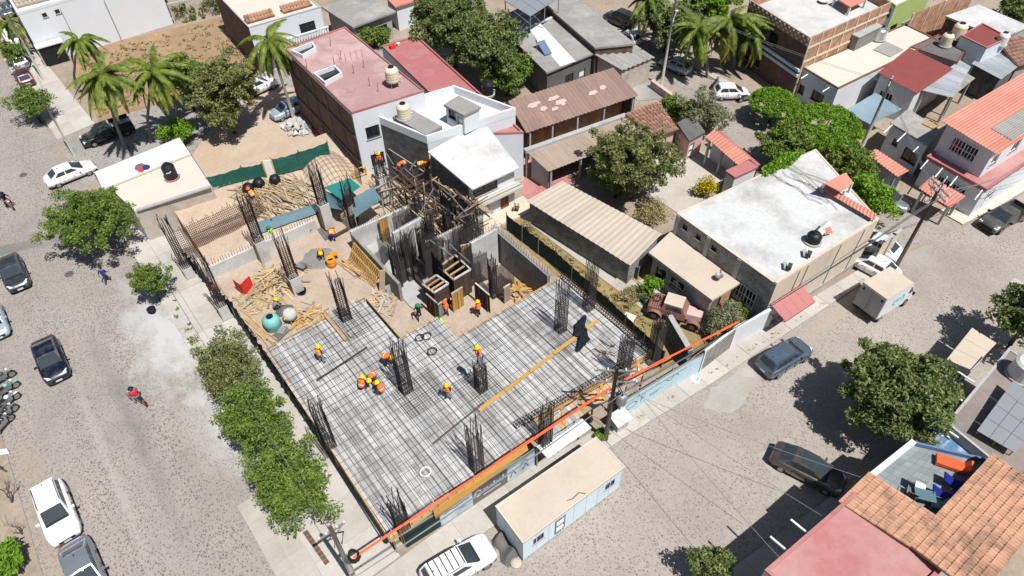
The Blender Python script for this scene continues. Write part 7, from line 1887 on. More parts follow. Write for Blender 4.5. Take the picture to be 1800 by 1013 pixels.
def person_meshes(kind):
    """one continuous skinned figure; faces are sorted into skin, shirt, trousers and boots by the nearest bone"""
    if kind in body_cache: return body_cache[kind]
    J = pose(kind)
    V, E, Rr, tags = [], [], [], []
    def add(p, r, parent, tg):
        V.append(tuple(p)); Rr.append(r); tags.append(tg)
        if parent is not None: E.append((parent, len(V) - 1))
        return len(V) - 1
    hip = add(J['hip'], .155, None, 'leg'); ab = add(J['hip'].lerp(J['ch'], .5), .15, hip, 'top'); ch = add(J['ch'], .175, ab, 'top'); nk = add(J['nk'], .065, ch, 'skin')
    hd0 = add(J['nk'].lerp(J['hd'], .55), .085, nk, 'skin'); hd1 = add(J['hd'], .108, hd0, 'skin'); add(J['hd'] + (J['hd'] - J['nk']).normalized() * .09, .085, hd1, 'skin')
    up = (J['nk'] - J['ch']).normalized(); fw = Vector((1, 0, 0))
    add(J['hd'] + (fw - up * fw.dot(up)).normalized() * .115, .022, hd1, 'skin')          # nose
    for i, s in enumerate((-1, 1)):
        sh = add(J['ch'] + up * .1 + Vector((0, s * .2, 0)), .075, ch, 'top'); el = add(J['elb'][i], .052, sh, 'top'); h = J['hands'][i]; d = (h - J['elb'][i]).normalized()
        wr = add(h - d * .04, .034, el, 'skin'); pm = add(h + d * .04, .04, wr, 'skin')
        side = d.cross(Vector((0, 0, 1)))
        side = side.normalized() if side.length > .1 else Vector((0, 1, 0))
        dn = d.cross(side)
        for f in range(4):
            b = h + d * .07 + side * (f - 1.5) * .022
            a = add(b, .0115, pm, 'skin'); a = add(b + d * (.035 + .006 * (f in (1, 2))) + dn * .008, .0100, a, 'skin'); add(b + d * (.058 + .008 * (f in (1, 2))) + dn * .03, .009, a, 'skin')
        a = add(h + side * .05 + d * .01, .0125, wr, 'skin'); add(h + side * .07 + d * .05 + dn * .015, .011, a, 'skin')
        th = add(J['hip'] + Vector((0, s * .09, -.04)), .1, hip, 'leg'); kn = add(J['kn'][i], .068, th, 'leg'); an = add(J['ft'][i], .052, kn, 'leg')
        add(J['ft'][i] + Vector((.16, s * .02, -.025)), .045, an, 'boot')
    me = bpy.data.meshes.new('figure'); me.from_pydata(V, E, [])
    o = bpy.data.objects.new('figure', me); col.objects.link(o)
    md = o.modifiers.new('skin', 'SKIN'); md.use_smooth_shade = True
    for k, sv in enumerate(me.skin_vertices[0].data): sv.radius = (Rr[k], Rr[k]); sv.use_root = (k == 0)
    o.modifiers.new('sub', 'SUBSURF').levels = 1
    dg = bpy.context.evaluated_depsgraph_get(); dg.update()
    bm_ = bpy.data.meshes.new_from_object(o.evaluated_get(dg))
    bpy.data.objects.remove(o); bpy.data.meshes.remove(me)
    Vn = np.array(V); tid = {'skin': 0, 'top': 1, 'leg': 2, 'boot': 3}
    segA = np.array([V[a] for a, b in E]); segB = np.array([V[b] for a, b in E]); st = [tags[b] for a, b in E]
    cen = np.array([p.center[:] for p in bm_.polygons])
    idx = []
    for c in cen:
        ab_ = segB - segA; t = np.clip(((c - segA) * ab_).sum(1) / np.maximum((ab_ ** 2).sum(1), 1e-9), 0, 1)
        dd = ((segA + ab_ * t[:, None] - c) ** 2).sum(1); idx.append(tid[st[int(dd.argmin())]])
    # vest: a shell over the torso; helmet: a dome with brim
    body_cache[kind] = (bm_, idx, J)
    return body_cache[kind]
def person(px, py, z, rz, kind, label, shirt='shirt_dark', legs='denim', vest='vest_orange', helmet='helmet_yellow', group=None, at=None, scale=1.0):
    bm_, idx, J = person_meshes(kind)
    p = at if at is not None else P(px, py, z)
    t = thing('person', label, 'person', p, R_(rz), group)
    t.scale = (scale,) * 3
    key = (kind, shirt, legs)
    if key not in SKIN_C:
        me = bm_.copy(); me.materials.clear()
        for m in ('skin', shirt, legs, 'boot'): me.materials.append(MATS[m])
        me.polygons.foreach_set('material_index', idx); me.polygons.foreach_set('use_smooth', [True] * len(idx)); me.update()
        SKIN_C[key] = me
    b = linked('body', SKIN_C[key], t)
    if vest:
        ax = (J['nk'] - J['hip']); ax.normalize(); s = Vector((0, 1, 0)); f = s.cross(ax)
        vs, fs = [], []; n = 14
        prof = ((.02, .20, .18), (.2, .205, .19), (.36, .235, .215), (.47, .21, .18), (.52, .13, .12))
        sc_ = (J['nk'] - J['hip']).length / .53
        for (h, w, d) in prof:
            for k in range(n):
                a = 2 * math.pi * k / n; vs.append(J['hip'] + ax * (h * sc_) + s * (w * math.cos(a)) + f * (d * math.sin(a)))
        for i in range(len(prof) - 1):
            for k in range(n): fs.append((i * n + k, i * n + (k + 1) % n, (i + 1) * n + (k + 1) % n, (i + 1) * n + k))
        MB().add(vs, fs).build('vest', vest, t, smooth=True)
        vs, fs = [], []
        for h in (.17, .215):
            for k in range(n):
                a = 2 * math.pi * k / n; vs.append(J['hip'] + ax * (h * sc_) + s * (.213 * math.cos(a)) + f * (.2 * math.sin(a)))
        MB().add(vs, [(k, (k + 1) % n, n + (k + 1) % n, n + k) for k in range(n)]).build('reflective_band', 'lettering_white', t)
    if helmet:
        up = (J['hd'] - J['nk']).normalized().lerp(Vector((0, 0, 1)), .5).normalized()
        c = J['hd'] + up * .03
        q = up.to_track_quat('Z', 'Y').to_matrix()
        mb = MB(); mb.lathe([(.2, -.005), (.205, .008), (.15, .02), (.148, .07), (.12, .125), (.07, .155), (.01, .165)], 14)
        mb.v = [tuple(c + q @ Vector(v)) for v in mb.v]
        mb.build('helmet', helmet, t, smooth=True)
    elif helmet is None:
        up = Vector((0, 0, 1)); c = J['hd'] + up * .02
        MB().lathe([(.118, -.04), (.125, .03), (.11, .09), (.06, .13), (.01, .135)], 12, tuple(c)).build('hair', 'helmet_dark', t, smooth=True)
    return t
G1 = 'workers on the deck'
person(567, 637, ZC + .1, 20, 'stand', 'worker in amber vest and yellow helmet standing at the plank end of the deck', 'shirt_dark', 'denim_pale', 'vest_amber')
person(679, 640, ZC + .1, -60, 'bend', 'worker in orange vest bending over rebar beside the tall middle cage', 'shirt_dark', 'denim')
person(638, 684, ZC + .1, 30, 'crouch', 'worker in orange vest kneeling at the far end of the kneeling trio', 'shirt_dark', 'denim')
person(659, 672, ZC + .1, 215, 'bend', 'worker in orange vest stooping between two kneeling workers', 'shirt_dark', 'denim')
person(672, 692, ZC + .1, 110, 'crouch', 'worker in orange vest squatting next to the middle rebar mat', 'shirt_dark', 'denim')
person(789, 700, ZC + .1, 200, 'stand', 'worker in orange vest standing alone at the centre of the deck', 'shirt_dark', 'denim_pale', scale=0.92)
person(0, 0, 0, 150, 'stand', 'worker in orange vest perched on top of a rebar cage', 'shirt_dark', 'denim_pale', at=P(846, 684, ZC) + Vector((0, 0, 2.75)))
person(842, 556, .1, 100, 'stand', 'worker in orange vest facing the dark brown shutter', 'shirt_red', 'shirt_dark')
person(785, 555, .1, 200, 'stand', 'worker with orange helmet behind the grey plywood shutter', 'vest_orange', 'denim', 'vest_orange', 'helmet_orange')
person(738, 560, .1, 240, 'walk', 'worker with green helmet and dark clothes by the dark shutter', 'shirt_dark', 'shirt_dark', None, 'helmet_green')
person(776, 574, 1.2, 180, 'crouch', 'worker in lime vest crouching at the deck step', 'shirt_dark', 'denim', 'vest_lime', 'helmet_green')
person(566, 452, .15, 250, 'bend', 'worker in orange vest mixing the pool of wet cement', 'shirt_dark', 'shirt_dark', 'vest_orange')
person(586, 424, .1, 60, 'bend', 'worker in amber vest stooping by the dark timber trough', 'vest_amber', 'shirt_blue', 'vest_amber', 'helmet_orange')
person(386, 528, .1, -30, 'stand', 'worker in orange vest standing beside the pavement rebar cage', 'shirt_dark', 'shirt_blue', 'vest_orange', 'helmet_orange')
person(486, 545, .1, 10, 'crouch', 'worker with yellow helmet and pale shirt crouching by the teal tank', 'shirt_grey', 'shirt_dark', None)
person(482, 425, .1, 160, 'stand', 'worker in teal shirt and lime vest standing behind the slanting cage', 'shirt_teal', 'shirt_dark', 'vest_lime', 'helmet_green')
person(487, 412, .1, 200, 'stand', 'worker in black with a dark cap beside the teal shirted one', 'shirt_dark', 'shirt_dark', None, 'helmet_dark')
person(739, 302, 3.15, -40, 'bend', 'worker in amber vest lifting a plank on the timber scaffold', 'shirt_dark', 'denim', 'vest_amber', 'helmet_orange')
person(762, 307, 3.15, 250, 'stand', 'worker in orange vest standing on the scaffold against the sooty wall', 'shirt_dark', 'denim_pale', 'vest_orange')
person(669, 296, 3.0, 250, 'stand', 'worker in orange vest behind the thick concrete stub', 'shirt_dark', 'denim', 'vest_orange')
person(712, 300, 3.0, 190, 'bend', 'worker in rust vest hidden among the scaffold poles', 'shirt_dark', 'denim', 'vest_orange', 'helmet_orange')
person(446, 350, 1.9, 120, 'crouch', 'worker with amber helmet crouching among the poles on the bank', 'shirt_grey', 'denim', 'vest_amber', 'helmet_orange')
person(191, 497, 0.0, 60, 'walk', 'pedestrian in dark blue walking across the cement stained road', 'shirt_blue', 'denim', None, None)
for mo, lab, sh in ((moto_1, 'motorcyclist in a red shirt riding past the street trees', 'shirt_red'), (moto_2, 'motorcyclist in dark clothes riding beside the street tree', 'shirt_dark')):
    person(0, 0, 0, math.degrees(mo.rotation_euler.z), 'ride', lab, sh, 'shirt_dark' if sh == 'shirt_dark' else 'shirt_grey', None, 'helmet_dark', at=Vector(mo.location))
# ---------------------------------------------------------------- trees and plants
def leaf_mesh(name, centers, radii, per, size, mat_, flat=0.0, aspect=2.2, seed=0):
    """many small leaf faces spread through clumps; each leaf is a folded pair of triangles"""
    g = np.random.default_rng(seed)
    C = np.repeat(np.array(centers), per, axis=0); Rr = np.repeat(np.array(radii), per)
    n = len(C)
    d = g.normal(size=(n, 3)); d /= np.linalg.norm(d, axis=1)[:, None]
    rad = Rr * g.random(n) ** 0.45
    d2 = d.copy(); d2[:, 2] *= 0.75
    pos = C + d2 * rad[:, None]
    ax = g.normal(size=(n, 3)) + d * 0.9; ax[:, 2] = ax[:, 2] * (1 - flat) - 0.15
    ax /= np.linalg.norm(ax, axis=1)[:, None]
    up = g.normal(size=(n, 3)) * 0.75 + d * 0.5 + np.array([0, 0, 0.7])
    sd = np.cross(ax, up); sd /= np.maximum(np.linalg.norm(sd, axis=1), 1e-6)[:, None]
    s = size * g.uniform(0.6, 1.35, n)
    L = (s * aspect / 2)[:, None]; Wd = (s / 2)[:, None]
    v = np.stack([pos - ax * L, pos + sd * Wd, pos + ax * L, pos - sd * Wd], axis=1).reshape(-1, 3)
    me = bpy.data.meshes.new(name)
    me.vertices.add(n * 4); me.vertices.foreach_set('co', v.astype(np.float32).ravel())
    me.loops.add(n * 4); me.loops.foreach_set('vertex_index', np.arange(n * 4, dtype=np.int32))
    me.polygons.add(n); me.polygons.foreach_set('loop_start', np.arange(0, n * 4, 4, dtype=np.int32)); me.polygons.foreach_set('loop_total', np.full(n, 4, dtype=np.int32))
    me.materials.append(MATS[mat_]); me.update(calc_edges=True)
    return me
def tree(name, label, base, top, rx, ry, rz, mat_, n_clump=110, per=85, leaf=0.17, trunk_r=0.16, lean=(0, 0), bark='bark', cat='tree', seed=1, flat=0.0, clump=0.62, hollow=0.45, group=None, lobes=5, aspect=2.2, dome=False):
    """base = ground point, top = height of the crown centre; crown of rx, ry, rz half axes"""
    g = np.random.default_rng(seed)
    t = thing(name, label, cat, (base[0], base[1], base[2] if len(base) > 2 else 0.0), group=group)
    c = np.array([lean[0], lean[1], top])
    lob = [(c + np.array([rx * 0.45 * math.cos(a), ry * 0.45 * math.sin(a), rz * g.uniform(-0.25, 0.35)]), g.uniform(0.5, 0.72)) for a in [2 * math.pi * k / lobes + g.uniform(-.4, .4) for k in range(lobes)]] + [(c + np.array([0, 0, rz * 0.25]), 0.66)]
    per = int(per * 1.6); leaf *= 0.68; rx, ry, rz = rx * 1.06, ry * 1.06, rz * 1.04
    if dome: lob = [(c, 1.0)]
    cs, rs = [], []
    while len(cs) < n_clump:
        lc, lr = lob[g.integers(len(lob))]
        d = g.normal(size=3); d /= np.linalg.norm(d)
        if dome: d[2] = abs(d[2]) - 0.25
        rr = lr * (hollow + (1 - hollow) * g.random() ** 0.5) * (1 if dome else g.choice((.75, .95, 1, 1.1, 1.32)))
        p = lc + d * rr * np.array([rx, ry, rz])
        if p[2] < 0.5: continue
        cs.append(p); rs.append(clump * g.uniform(0.6, 1.25))
    linked('crown', leaf_mesh('crown', cs, rs, per, leaf, mat_, flat, aspect, seed), t)
    r0 = trunk_r
    mid = Vector((lean[0] * 0.5 + .1, lean[1] * 0.5, top * 0.5))
    fork = Vector((lean[0] * 0.7, lean[1] * 0.7, max(0.8, top - rz * 0.75)))
    MB().tube([(0, 0, -0.05), (0.03, 0, fork.z * .4), fork], [r0 * 1.25, r0, r0 * .8], 8).build('trunk', bark, t, smooth=True)
    for k in range(7):
        a = 2 * math.pi * k / 7 + g.uniform(-.3, .3)
        e = Vector(c) + Vector((rx * .62 * math.cos(a), ry * .62 * math.sin(a), rz * g.uniform(-.1, .5)))
        m_ = fork.lerp(e, .5) + Vector((0, 0, rz * .12))
        MB().tube([fork - Vector((0, 0, .1)), m_, e], [r0 * .55, r0 * .34, r0 * .12], 6).build('limb', bark, t, smooth=True)
    return t
def at(px, py, z): return P(px, py, z)
def tree_px(name, label, px, py, top, rx, ry, rz, mat_, **kw):
    """px, py = middle of the crown in the photograph, top = its height above ground"""
    p = P(px, py, top)
    return tree(name, label, (p.x, p.y, 0), top, rx, ry, rz, mat_, **kw)
tree_px('street_tree', 'large bright green street tree leaning over the cobbles by the low white building', 152, 383, 3.6, 3.1, 3.6, 2.1, 'leaf_street', n_clump=150, per=95, leaf=0.15, seed=3)
tree_px('street_tree', 'small round street tree on the pavement beside the cement stained road', 262, 494, 2.2, 1.25, 1.45, 1.25, 'leaf_street', n_clump=55, per=85, leaf=0.12, trunk_r=.1, seed=4, clump=.45)
tree_px('street_tree', 'greyish feathery street tree at the top of the row beside the deck', 402, 640, 3.4, 2.05, 2.5, 1.8, 'leaf_olive', n_clump=95, per=90, leaf=0.12, seed=5)
tree_px('street_tree', 'dense green street tree in the middle of the row beside the deck', 442, 738, 3.6, 1.9, 2.7, 1.9, 'leaf_street', n_clump=120, per=95, leaf=0.14, seed=6)
tree_px('street_tree', 'dense green street tree at the driveway end of the row', 512, 838, 3.7, 2.05, 2.9, 2.0, 'leaf_street', n_clump=130, per=95, leaf=0.14, seed=7)
tree_px('ragged_tree', 'ragged yellow green tree shading the wine red car', 50, 178, 2.6, 2.0, 2.0, 1.6, 'leaf_street', n_clump=60, per=70, leaf=0.17, seed=8, hollow=.2)
tree_px('round_tree', 'dense rounded olive green tree standing in the sand yard', 388, 165, 4.6, 3.3, 3.5, 3.0, 'leaf_olive', n_clump=190, per=85, leaf=0.2, seed=9, trunk_r=.22)
tree_px('lot_tree', 'leafy tree between the coconut palms and the round tree', 318, 135, 4.0, 2.3, 2.6, 2.2, 'leaf_street', n_clump=90, per=75, leaf=0.2, seed=10)
tree_px('lot_bush', 'bright green bush at the corner of the low white building', 313, 232, 1.5, 1.5, 1.2, 1.1, 'leaf_bright', n_clump=45, per=60, leaf=0.18, seed=11, cat='bush')
tree_px('mango_tree', 'huge dark mango tree behind the red roofed house', 795, 42, 5.2, 4.6, 4.6, 3.6, 'leaf_mango', n_clump=230, per=80, leaf=0.24, seed=12, trunk_r=.3, clump=.8)
tree_px('mango_tree', 'dark mango tree hanging over the flat red roof', 862, 88, 4.6, 3.2, 3.6, 3.0, 'leaf_mango', n_clump=170, per=80, leaf=0.24, seed=13, trunk_r=.3, clump=.8)
tree_px('mango_tree', 'brighter green tree crowding the black tank on the red roof', 890, 128, 2.8, 2.2, 2.6, 2.4, 'leaf_street', n_clump=90, per=80, leaf=0.22, seed=14, trunk_r=.2, clump=.7)
tree_px('courtyard_tree', 'big mixed green tree filling the courtyard beside the tan lean-to', 1120, 285, 4.0, 3.4, 3.8, 2.8, 'leaf_olive', n_clump=190, per=85, leaf=0.18, seed=15, trunk_r=.25)
tree_px('courtyard_tree', 'bushy bright green tree at the foot of the courtyard tree', 1085, 318, 1.9, 1.7, 2.0, 1.5, 'leaf_street', n_clump=70, per=75, leaf=0.18, seed=16)
tree_px('yard_shrub', 'dry scrubby bush under the courtyard tree', 1148, 372, 0.9, 1.6, 1.3, .8, 'leaf_dry', n_clump=40, per=45, leaf=.13, seed=17, trunk_r=.05, cat='shrub')
tree_px('flowering_shrub', 'yellow flowering shrub beside the warehouse roof', 1240, 328, 1.1, .75, .75, .8, 'leaf_yellow', n_clump=26, per=50, leaf=.14, seed=18, trunk_r=.05, cat='shrub')
tree_px('street_shrub', 'green shrub by the old tile house on the east road', 1188, 190, 1.6, 1.3, 1.6, 1.3, 'leaf_street', n_clump=45, per=70, leaf=.18, seed=19, cat='shrub')
tree_px('ragged_tree', 'sparse grey leaved tree on the east road pavement', 1245, 195, 2.6, 2.6, 2.4, 1.7, 'leaf_grey', n_clump=75, per=70, leaf=.16, seed=20, hollow=.15)
tree_px('umbrella_tree', 'neatly clipped bright green umbrella tree beside the parked motorcycle', 1362, 180, 2.4, 2.1, 2.2, 1.2, 'leaf_bright', dome=True, n_clump=170, per=110, leaf=.15, seed=21, hollow=.86, clump=.42)
tree_px('umbrella_tree', 'wide clipped bright green umbrella tree before the blue house', 1447, 222, 2.5, 3.5, 3.3, 1.5, 'leaf_bright', dome=True, n_clump=330, per=110, leaf=.15, seed=22, hollow=.86, clump=.42)
tree_px('roadside_hedge', 'leafy green hedge tree overhanging the warehouse roof', 1385, 255, 2.6, 2.3, 2.6, 1.8, 'leaf_street', n_clump=90, per=85, leaf=.2, seed=23, cat='hedge')
tree_px('roadside_hedge', 'dark leafy hedge along the warehouse beside the silver sedan', 1520, 345, 2.4, 1.6, 2.0, 2.0, 'leaf_bright', n_clump=85, per=90, leaf=.2, seed=24, cat='hedge')
tree_px('roadside_hedge', 'loose green hedge below the utility pole on the east road', 1495, 292, 2.4, 1.9, 2.2, 1.7, 'leaf_street', n_clump=75, per=80, leaf=.2, seed=25, cat='hedge')
tree_px('broad_tree', 'huge dense dark tree shading the kerb beside the tiled terrace', 1580, 690, 4.2, 3.0, 3.1, 2.1, 'leaf_mango', n_clump=260, per=95, leaf=.19, seed=26, trunk_r=.26, clump=.62, hollow=.6)
tree_px('kerb_bush', 'dense leafy bush at the foot of the rose roofed house', 1252, 998, 2.0, 1.0, 1.0, 1.1, 'leaf_mango', n_clump=50, per=80, leaf=.16, seed=27, cat='bush', clump=.45)
tree_px('pavement_tree', 'dark tree on the pavement behind the small trailer kiosk', 1812, 560, 3.6, 2.2, 2.2, 2.0, 'leaf_mango', n_clump=80, per=75, leaf=.22, seed=28)
tree_px('far_tree', 'leafy tree between the palms and the tile roofs at the back', 1236, 12, 4.0, 3.2, 3.2, 2.6, 'leaf_bright', n_clump=110, per=70, leaf=.28, seed=29)
tree_px('far_tree', 'shadowy tree beside the black van at the back', 1175, 40, 3.6, 3.4, 3.6, 2.4, 'leaf_mango', n_clump=100, per=70, leaf=.28, seed=30)
tree_px('garden_bush', 'flowering garden bush between the pink roof and the cracked grey roof', 655, 62, 1.4, 2.6, 1.6, 1.2, 'leaf_street', n_clump=55, per=60, leaf=.24, seed=31, cat='bush')
tree_px('garden_bush', 'bare twiggy bush before the cracked grey roofed house', 625, 45, 2.0, 1.4, 1.4, 1.2, 'leaf_dry', n_clump=35, per=30, leaf=.16, seed=32, cat='bush')
tree_px('yard_plant', 'young papaya plant in the neighbour yard', 1148, 500, 1.5, .65, .65, .5, 'leaf_bright', n_clump=22, per=26, leaf=.2, seed=33, trunk_r=.05, cat='plant', clump=.35)
tree_px('yard_shrub', 'dry yellow weeds growing beside the papaya plant', 1112, 520, .3, 1.1, .8, .3, 'leaf_dry', n_clump=40, per=50, leaf=.1, seed=34, trunk_r=.03, cat='shrub', clump=.3)
tree_px('yard_shrub', 'dark tangled shrub under the papaya plant', 1135, 518, .6, .55, .6, .6, 'leaf_mango', n_clump=22, per=50, leaf=.12, seed=35, trunk_r=.05, cat='shrub', clump=.3)
tree_px('yard_shrub', 'pale leaved shrub behind the orange guard by the vintage truck', 1272, 562, 1.2, 1.5, 1.1, 1.0, 'leaf_grey', n_clump=60, per=60, leaf=.14, seed=36, trunk_r=.06, cat='shrub', clump=.45)
tree_px('yard_plant', 'bright green plant against the brick end of the dusty roofed house', 1298, 540, 1.0, .7, .6, .7, 'leaf_street', n_clump=26, per=50, leaf=.16, seed=37, trunk_r=.05, cat='plant', clump=.35)
tree_px('pole_weed', 'small green weed bush at the foot of the wooden utility pole', 1058, 765, .4, .5, .4, .4, 'leaf_bright', n_clump=20, per=40, leaf=.12, seed=38, trunk_r=.03, cat='weed', clump=.25)
tree_px('verge_bush', 'bright light green sapling at the corner of the dusty verge', 12, 985, 1.3, .9, .9, .8, 'leaf_bright', n_clump=26, per=36, leaf=.2, seed=39, trunk_r=.05, cat='sapling', clump=.4)
tree_px('far_tree', 'green tree top showing beyond the long red roof', 1790, 20, 3.0, 3.0, 3.0, 2.2, 'leaf_mango', n_clump=60, per=60, leaf=.3, seed=40)
tree_px('potted_tree', 'low bushy tree beside the parked cars by the tall white house', 22, 92, 1.8, 1.3, 1.3, 1.2, 'leaf_street', n_clump=34, per=60, leaf=.2, seed=41)
# vine on the warehouse roof and on the lot wall
vn = thing('roof_vine', 'leafy vine spilling over the edge of the white warehouse roof', 'vine')
cs = [tuple(P(1345 + 55 * t + random.uniform(-8, 8), 300 - 30 * t + random.uniform(-6, 8), 5.15)) for t in [random.random() for _ in range(60)]]
linked('leafage', leaf_mesh('leafage', cs, [.3] * len(cs), 30, .16, 'leaf_bright', seed=50), vn)
for k in range(9):
    a = P(1350 + random.uniform(0, 60), 300 + random.uniform(-12, 8), 5.06); pts = [a]
    for s in range(7): pts.append(pts[-1] + Vector((random.uniform(-.35, .25), -random.uniform(.4, .9), random.uniform(-.002, .002))))
    MB().tube(pts, .022, 4).build('stem', 'bark', vn)
vn = thing('wall_vine', 'dry climbing vine on the rough wall of the vacant lot', 'vine')
cs = [(random.uniform(18.5, 32), 0, 0) for _ in range(70)]
cs = [(x, 95.0 - (x - 17.9) * .185 - .1, random.uniform(.3, 2.6)) for x, _, _ in cs]
linked('leafage', leaf_mesh('leafage', cs, [.4] * len(cs), 22, .17, 'leaf_olive', seed=51), vn)
# ground weeds in the lot and yards (nobody could count them)
def weeds(name, label, poly, n, mat_, seed, z=0.05, size=.14, rad=.3):
    g = np.random.default_rng(seed); cs = []
    A, B, C, D = [np.array(p) for p in poly]
    for _ in range(n):
        u, v = g.random(2); p = (A * (1 - u) + B * u) * (1 - v) + (D * (1 - u) + C * u) * v; cs.append((p[0], p[1], z + .05))
    o = linked(name, leaf_mesh(name, cs, g.uniform(.4, 1.2, n) * rad, 14, size, mat_, seed=seed))
    tag(o, label, 'weeds', None, 'stuff')
weeds('dry_grass', 'dry tufts of grass in the vacant lot', [(4, 78), (31, 77), (32, 91), (5, 94)], 420, 'leaf_dry', 60, rad=.45)
weeds('dry_grass', 'dry weeds along the neighbour yard path', [(27.4, 20), (29.4, 20), (28.8, 36), (27.6, 36)], 160, 'leaf_dry', 61, size=.1)
weeds('green_weed', 'green weeds along the pavement edge beside the deck', [(.4, 30), (1.2, 30), (1.2, 50), (.4, 50)], 30, 'leaf_street', 62, z=.12, size=.09, rad=.2)
weeds('dry_grass', 'weeds at the kerb along the warehouse street', [(20, 15.6), (47, 13.2), (47, 13.0), (20, 15.3)], 40, 'leaf_dry', 63, z=.02, size=.08, rad=.18)
# bare tree on the verge
for (px, py, h, sd_, lab) in ((22, 885, 2.6, 70, 'bare leafless tree on the dusty verge beside the white family car'), (42, 940, 1.6, 71, 'low bare twiggy shrub under the bare tree'), (14, 830, 2.0, 72, 'bare branching sapling beside the scrap of white sheet')):
    g = random.Random(sd_); t = thing('bare_tree', lab, 'tree', P(px, py))
    def branch(p, d, L, r, depth):
        pts, rs = [p], [r]
        for s in range(3):
            d = (d + Vector((g.uniform(-.35, .35), g.uniform(-.35, .35), g.uniform(-.1, .25)))).normalized(); pts.append(pts[-1] + d * L / 3); rs.append(r * (1 - .22 * (s + 1)))
        MB().tube(pts, rs, 5).build('trunk' if depth == 0 else 'branch', 'bark', t)
        if depth < 4:
            for _ in range(3 if depth < 2 else 2):
                branch(pts[g.choice((1, 2, 3))], (d + Vector((g.uniform(-1, 1), g.uniform(-1, 1), g.uniform(0, .5)))).normalized(), L * .66, r * .5, depth + 1)
    branch(Vector((0, 0, 0)), Vector((0, 0, 1)), h * .5, .07, 0)
# palms
frond_cache = {}
def frond_mesh(kind, L, droop, mat_, feather=0.55, n=26):
    k = (kind, L, droop, mat_)
    if k in frond_cache: return frond_cache[k]
    mb = MB(); g = random.Random(hash(k) % 1000)
    pts = []
    for i in range(n + 1):
        s = i / n; pts.append(Vector((L * (s - .12 * droop * s * s), 0, L * (.42 * s - (.55 + .45 * droop) * s * s))))
    mb.tube(pts[::2], [.035 * (1 - .8 * i / (n / 2)) + .006 for i in range(len(pts[::2]))], 4)
    for i in range(3, n):
        s = i / n; d = (pts[i + 1] - pts[i]).normalized(); l = feather * math.sin(math.pi * (.12 + .86 * s)) ** .7 * g.uniform(.85, 1.1)
        for sg in (-1, 1):
            for jj in (0, .5):
                p = pts[i].lerp(pts[i + 1], jj)
                e = p + (d * .55 + Vector((0, sg * .7, -.45 - g.uniform(0, .5)))).normalized() * l
                w = d * .06
                mid_ = p.lerp(e, .5) + Vector((0, 0, .05))
                mb.add([p - w, mid_ - w, e, mid_ + w, p + w], ((0, 1, 2, 3, 4),))
    frond_cache[k] = mb.mesh('frond', mat_)
    return frond_cache[k]
def palm(label, base_px, crown_px, h, n=20, L=2.6, dry=3, trunk_r=.14, seed=0, feather=.6, mat_='palm_leaf'):
    g = random.Random(seed)
    b = P(*base_px); c = P(crown_px[0], crown_px[1], h)
    t = thing('palm_tree', label, 'palm', b)
    top = c - b
    pts = [Vector((0, 0, -.05)), Vector((top.x * .2, top.y * .2, h * .35)), Vector((top.x * .6, top.y * .6, h * .72)), top]
    MB().tube(pts, [trunk_r * 1.35, trunk_r, trunk_r * .85, trunk_r * .75], 8).build('trunk', 'bark_pale', t, smooth=True)
    for k in range(n):
        dr = g.choice((0.6, 1.1, 1.5)); LL = round(L * g.choice((1.0, 1.15, 1.25)), 2)
        is_dry = k < dry
        me = frond_mesh('f', LL, 1.6 if is_dry else dr * 1.2, 'palm_dry' if is_dry else mat_, feather)
        o = linked('frond', me, t, top)
        o.rotation_euler = (g.uniform(-.25, .25), (g.uniform(.5, .9) if is_dry else g.uniform(-.95, .7)), 2 * math.pi * (k * .382 + g.uniform(-.04, .04)))
    for k in range(4):
        a = k * 1.6; MB().lathe([(.02, 0), (.12, .06), (.13, .16), (.03, .24)], 8, tuple(top + Vector((.2 * math.cos(a), .2 * math.sin(a), -.35)))).build('coconut', 'palm_leaf', t, smooth=True)
    return t
palm('slender royal palm in front of the tall white house', (137, 165), (140, 72), 6.6, 22, 2.3, 0, .13, 81, 0.69)
palm('coconut palm with a wide crown over the vacant lot', (221, 262), (182, 135), 8.6, 33, 3.0, 2, .14, 82, 0.81)
palm('coconut palm with a full drooping crown beside the other lot palm', (266, 250), (272, 128), 7.6, 33, 3.0, 3, .14, 83, 0.81)
palm('coconut palm standing against the bare brick building', (517, 210), (472, 72), 8.4, 30, 2.9, 2, .15, 84, 0.81)
palm('short palm in shade at the top of the parked car row', (52, 82), (12, 42), 4.2, 21, 2.0, 1, .12, 85, 0.62)
palm('tall shaggy palm with yellow fronds over the east road', (1243, 135), (1228, 55), 5.6, 36, 3.0, 5, .15, 86, 0.81)
palm('tall shaggy palm with hanging dead fronds beside the white hatchback', (1290, 120), (1285, 40), 6.0, 38, 3.2, 6, .15, 87, 0.81)
palm('bushy palm leaning over the corner of the lattice house', (1312, 95), (1320, 55), 4.6, 30, 2.8, 3, .15, 88, 0.81)
palm('palm behind the black van at the far end of the road', (1150, 60), (1138, 2), 5.0, 22, 2.8, 2, .15, 89, 0.75)
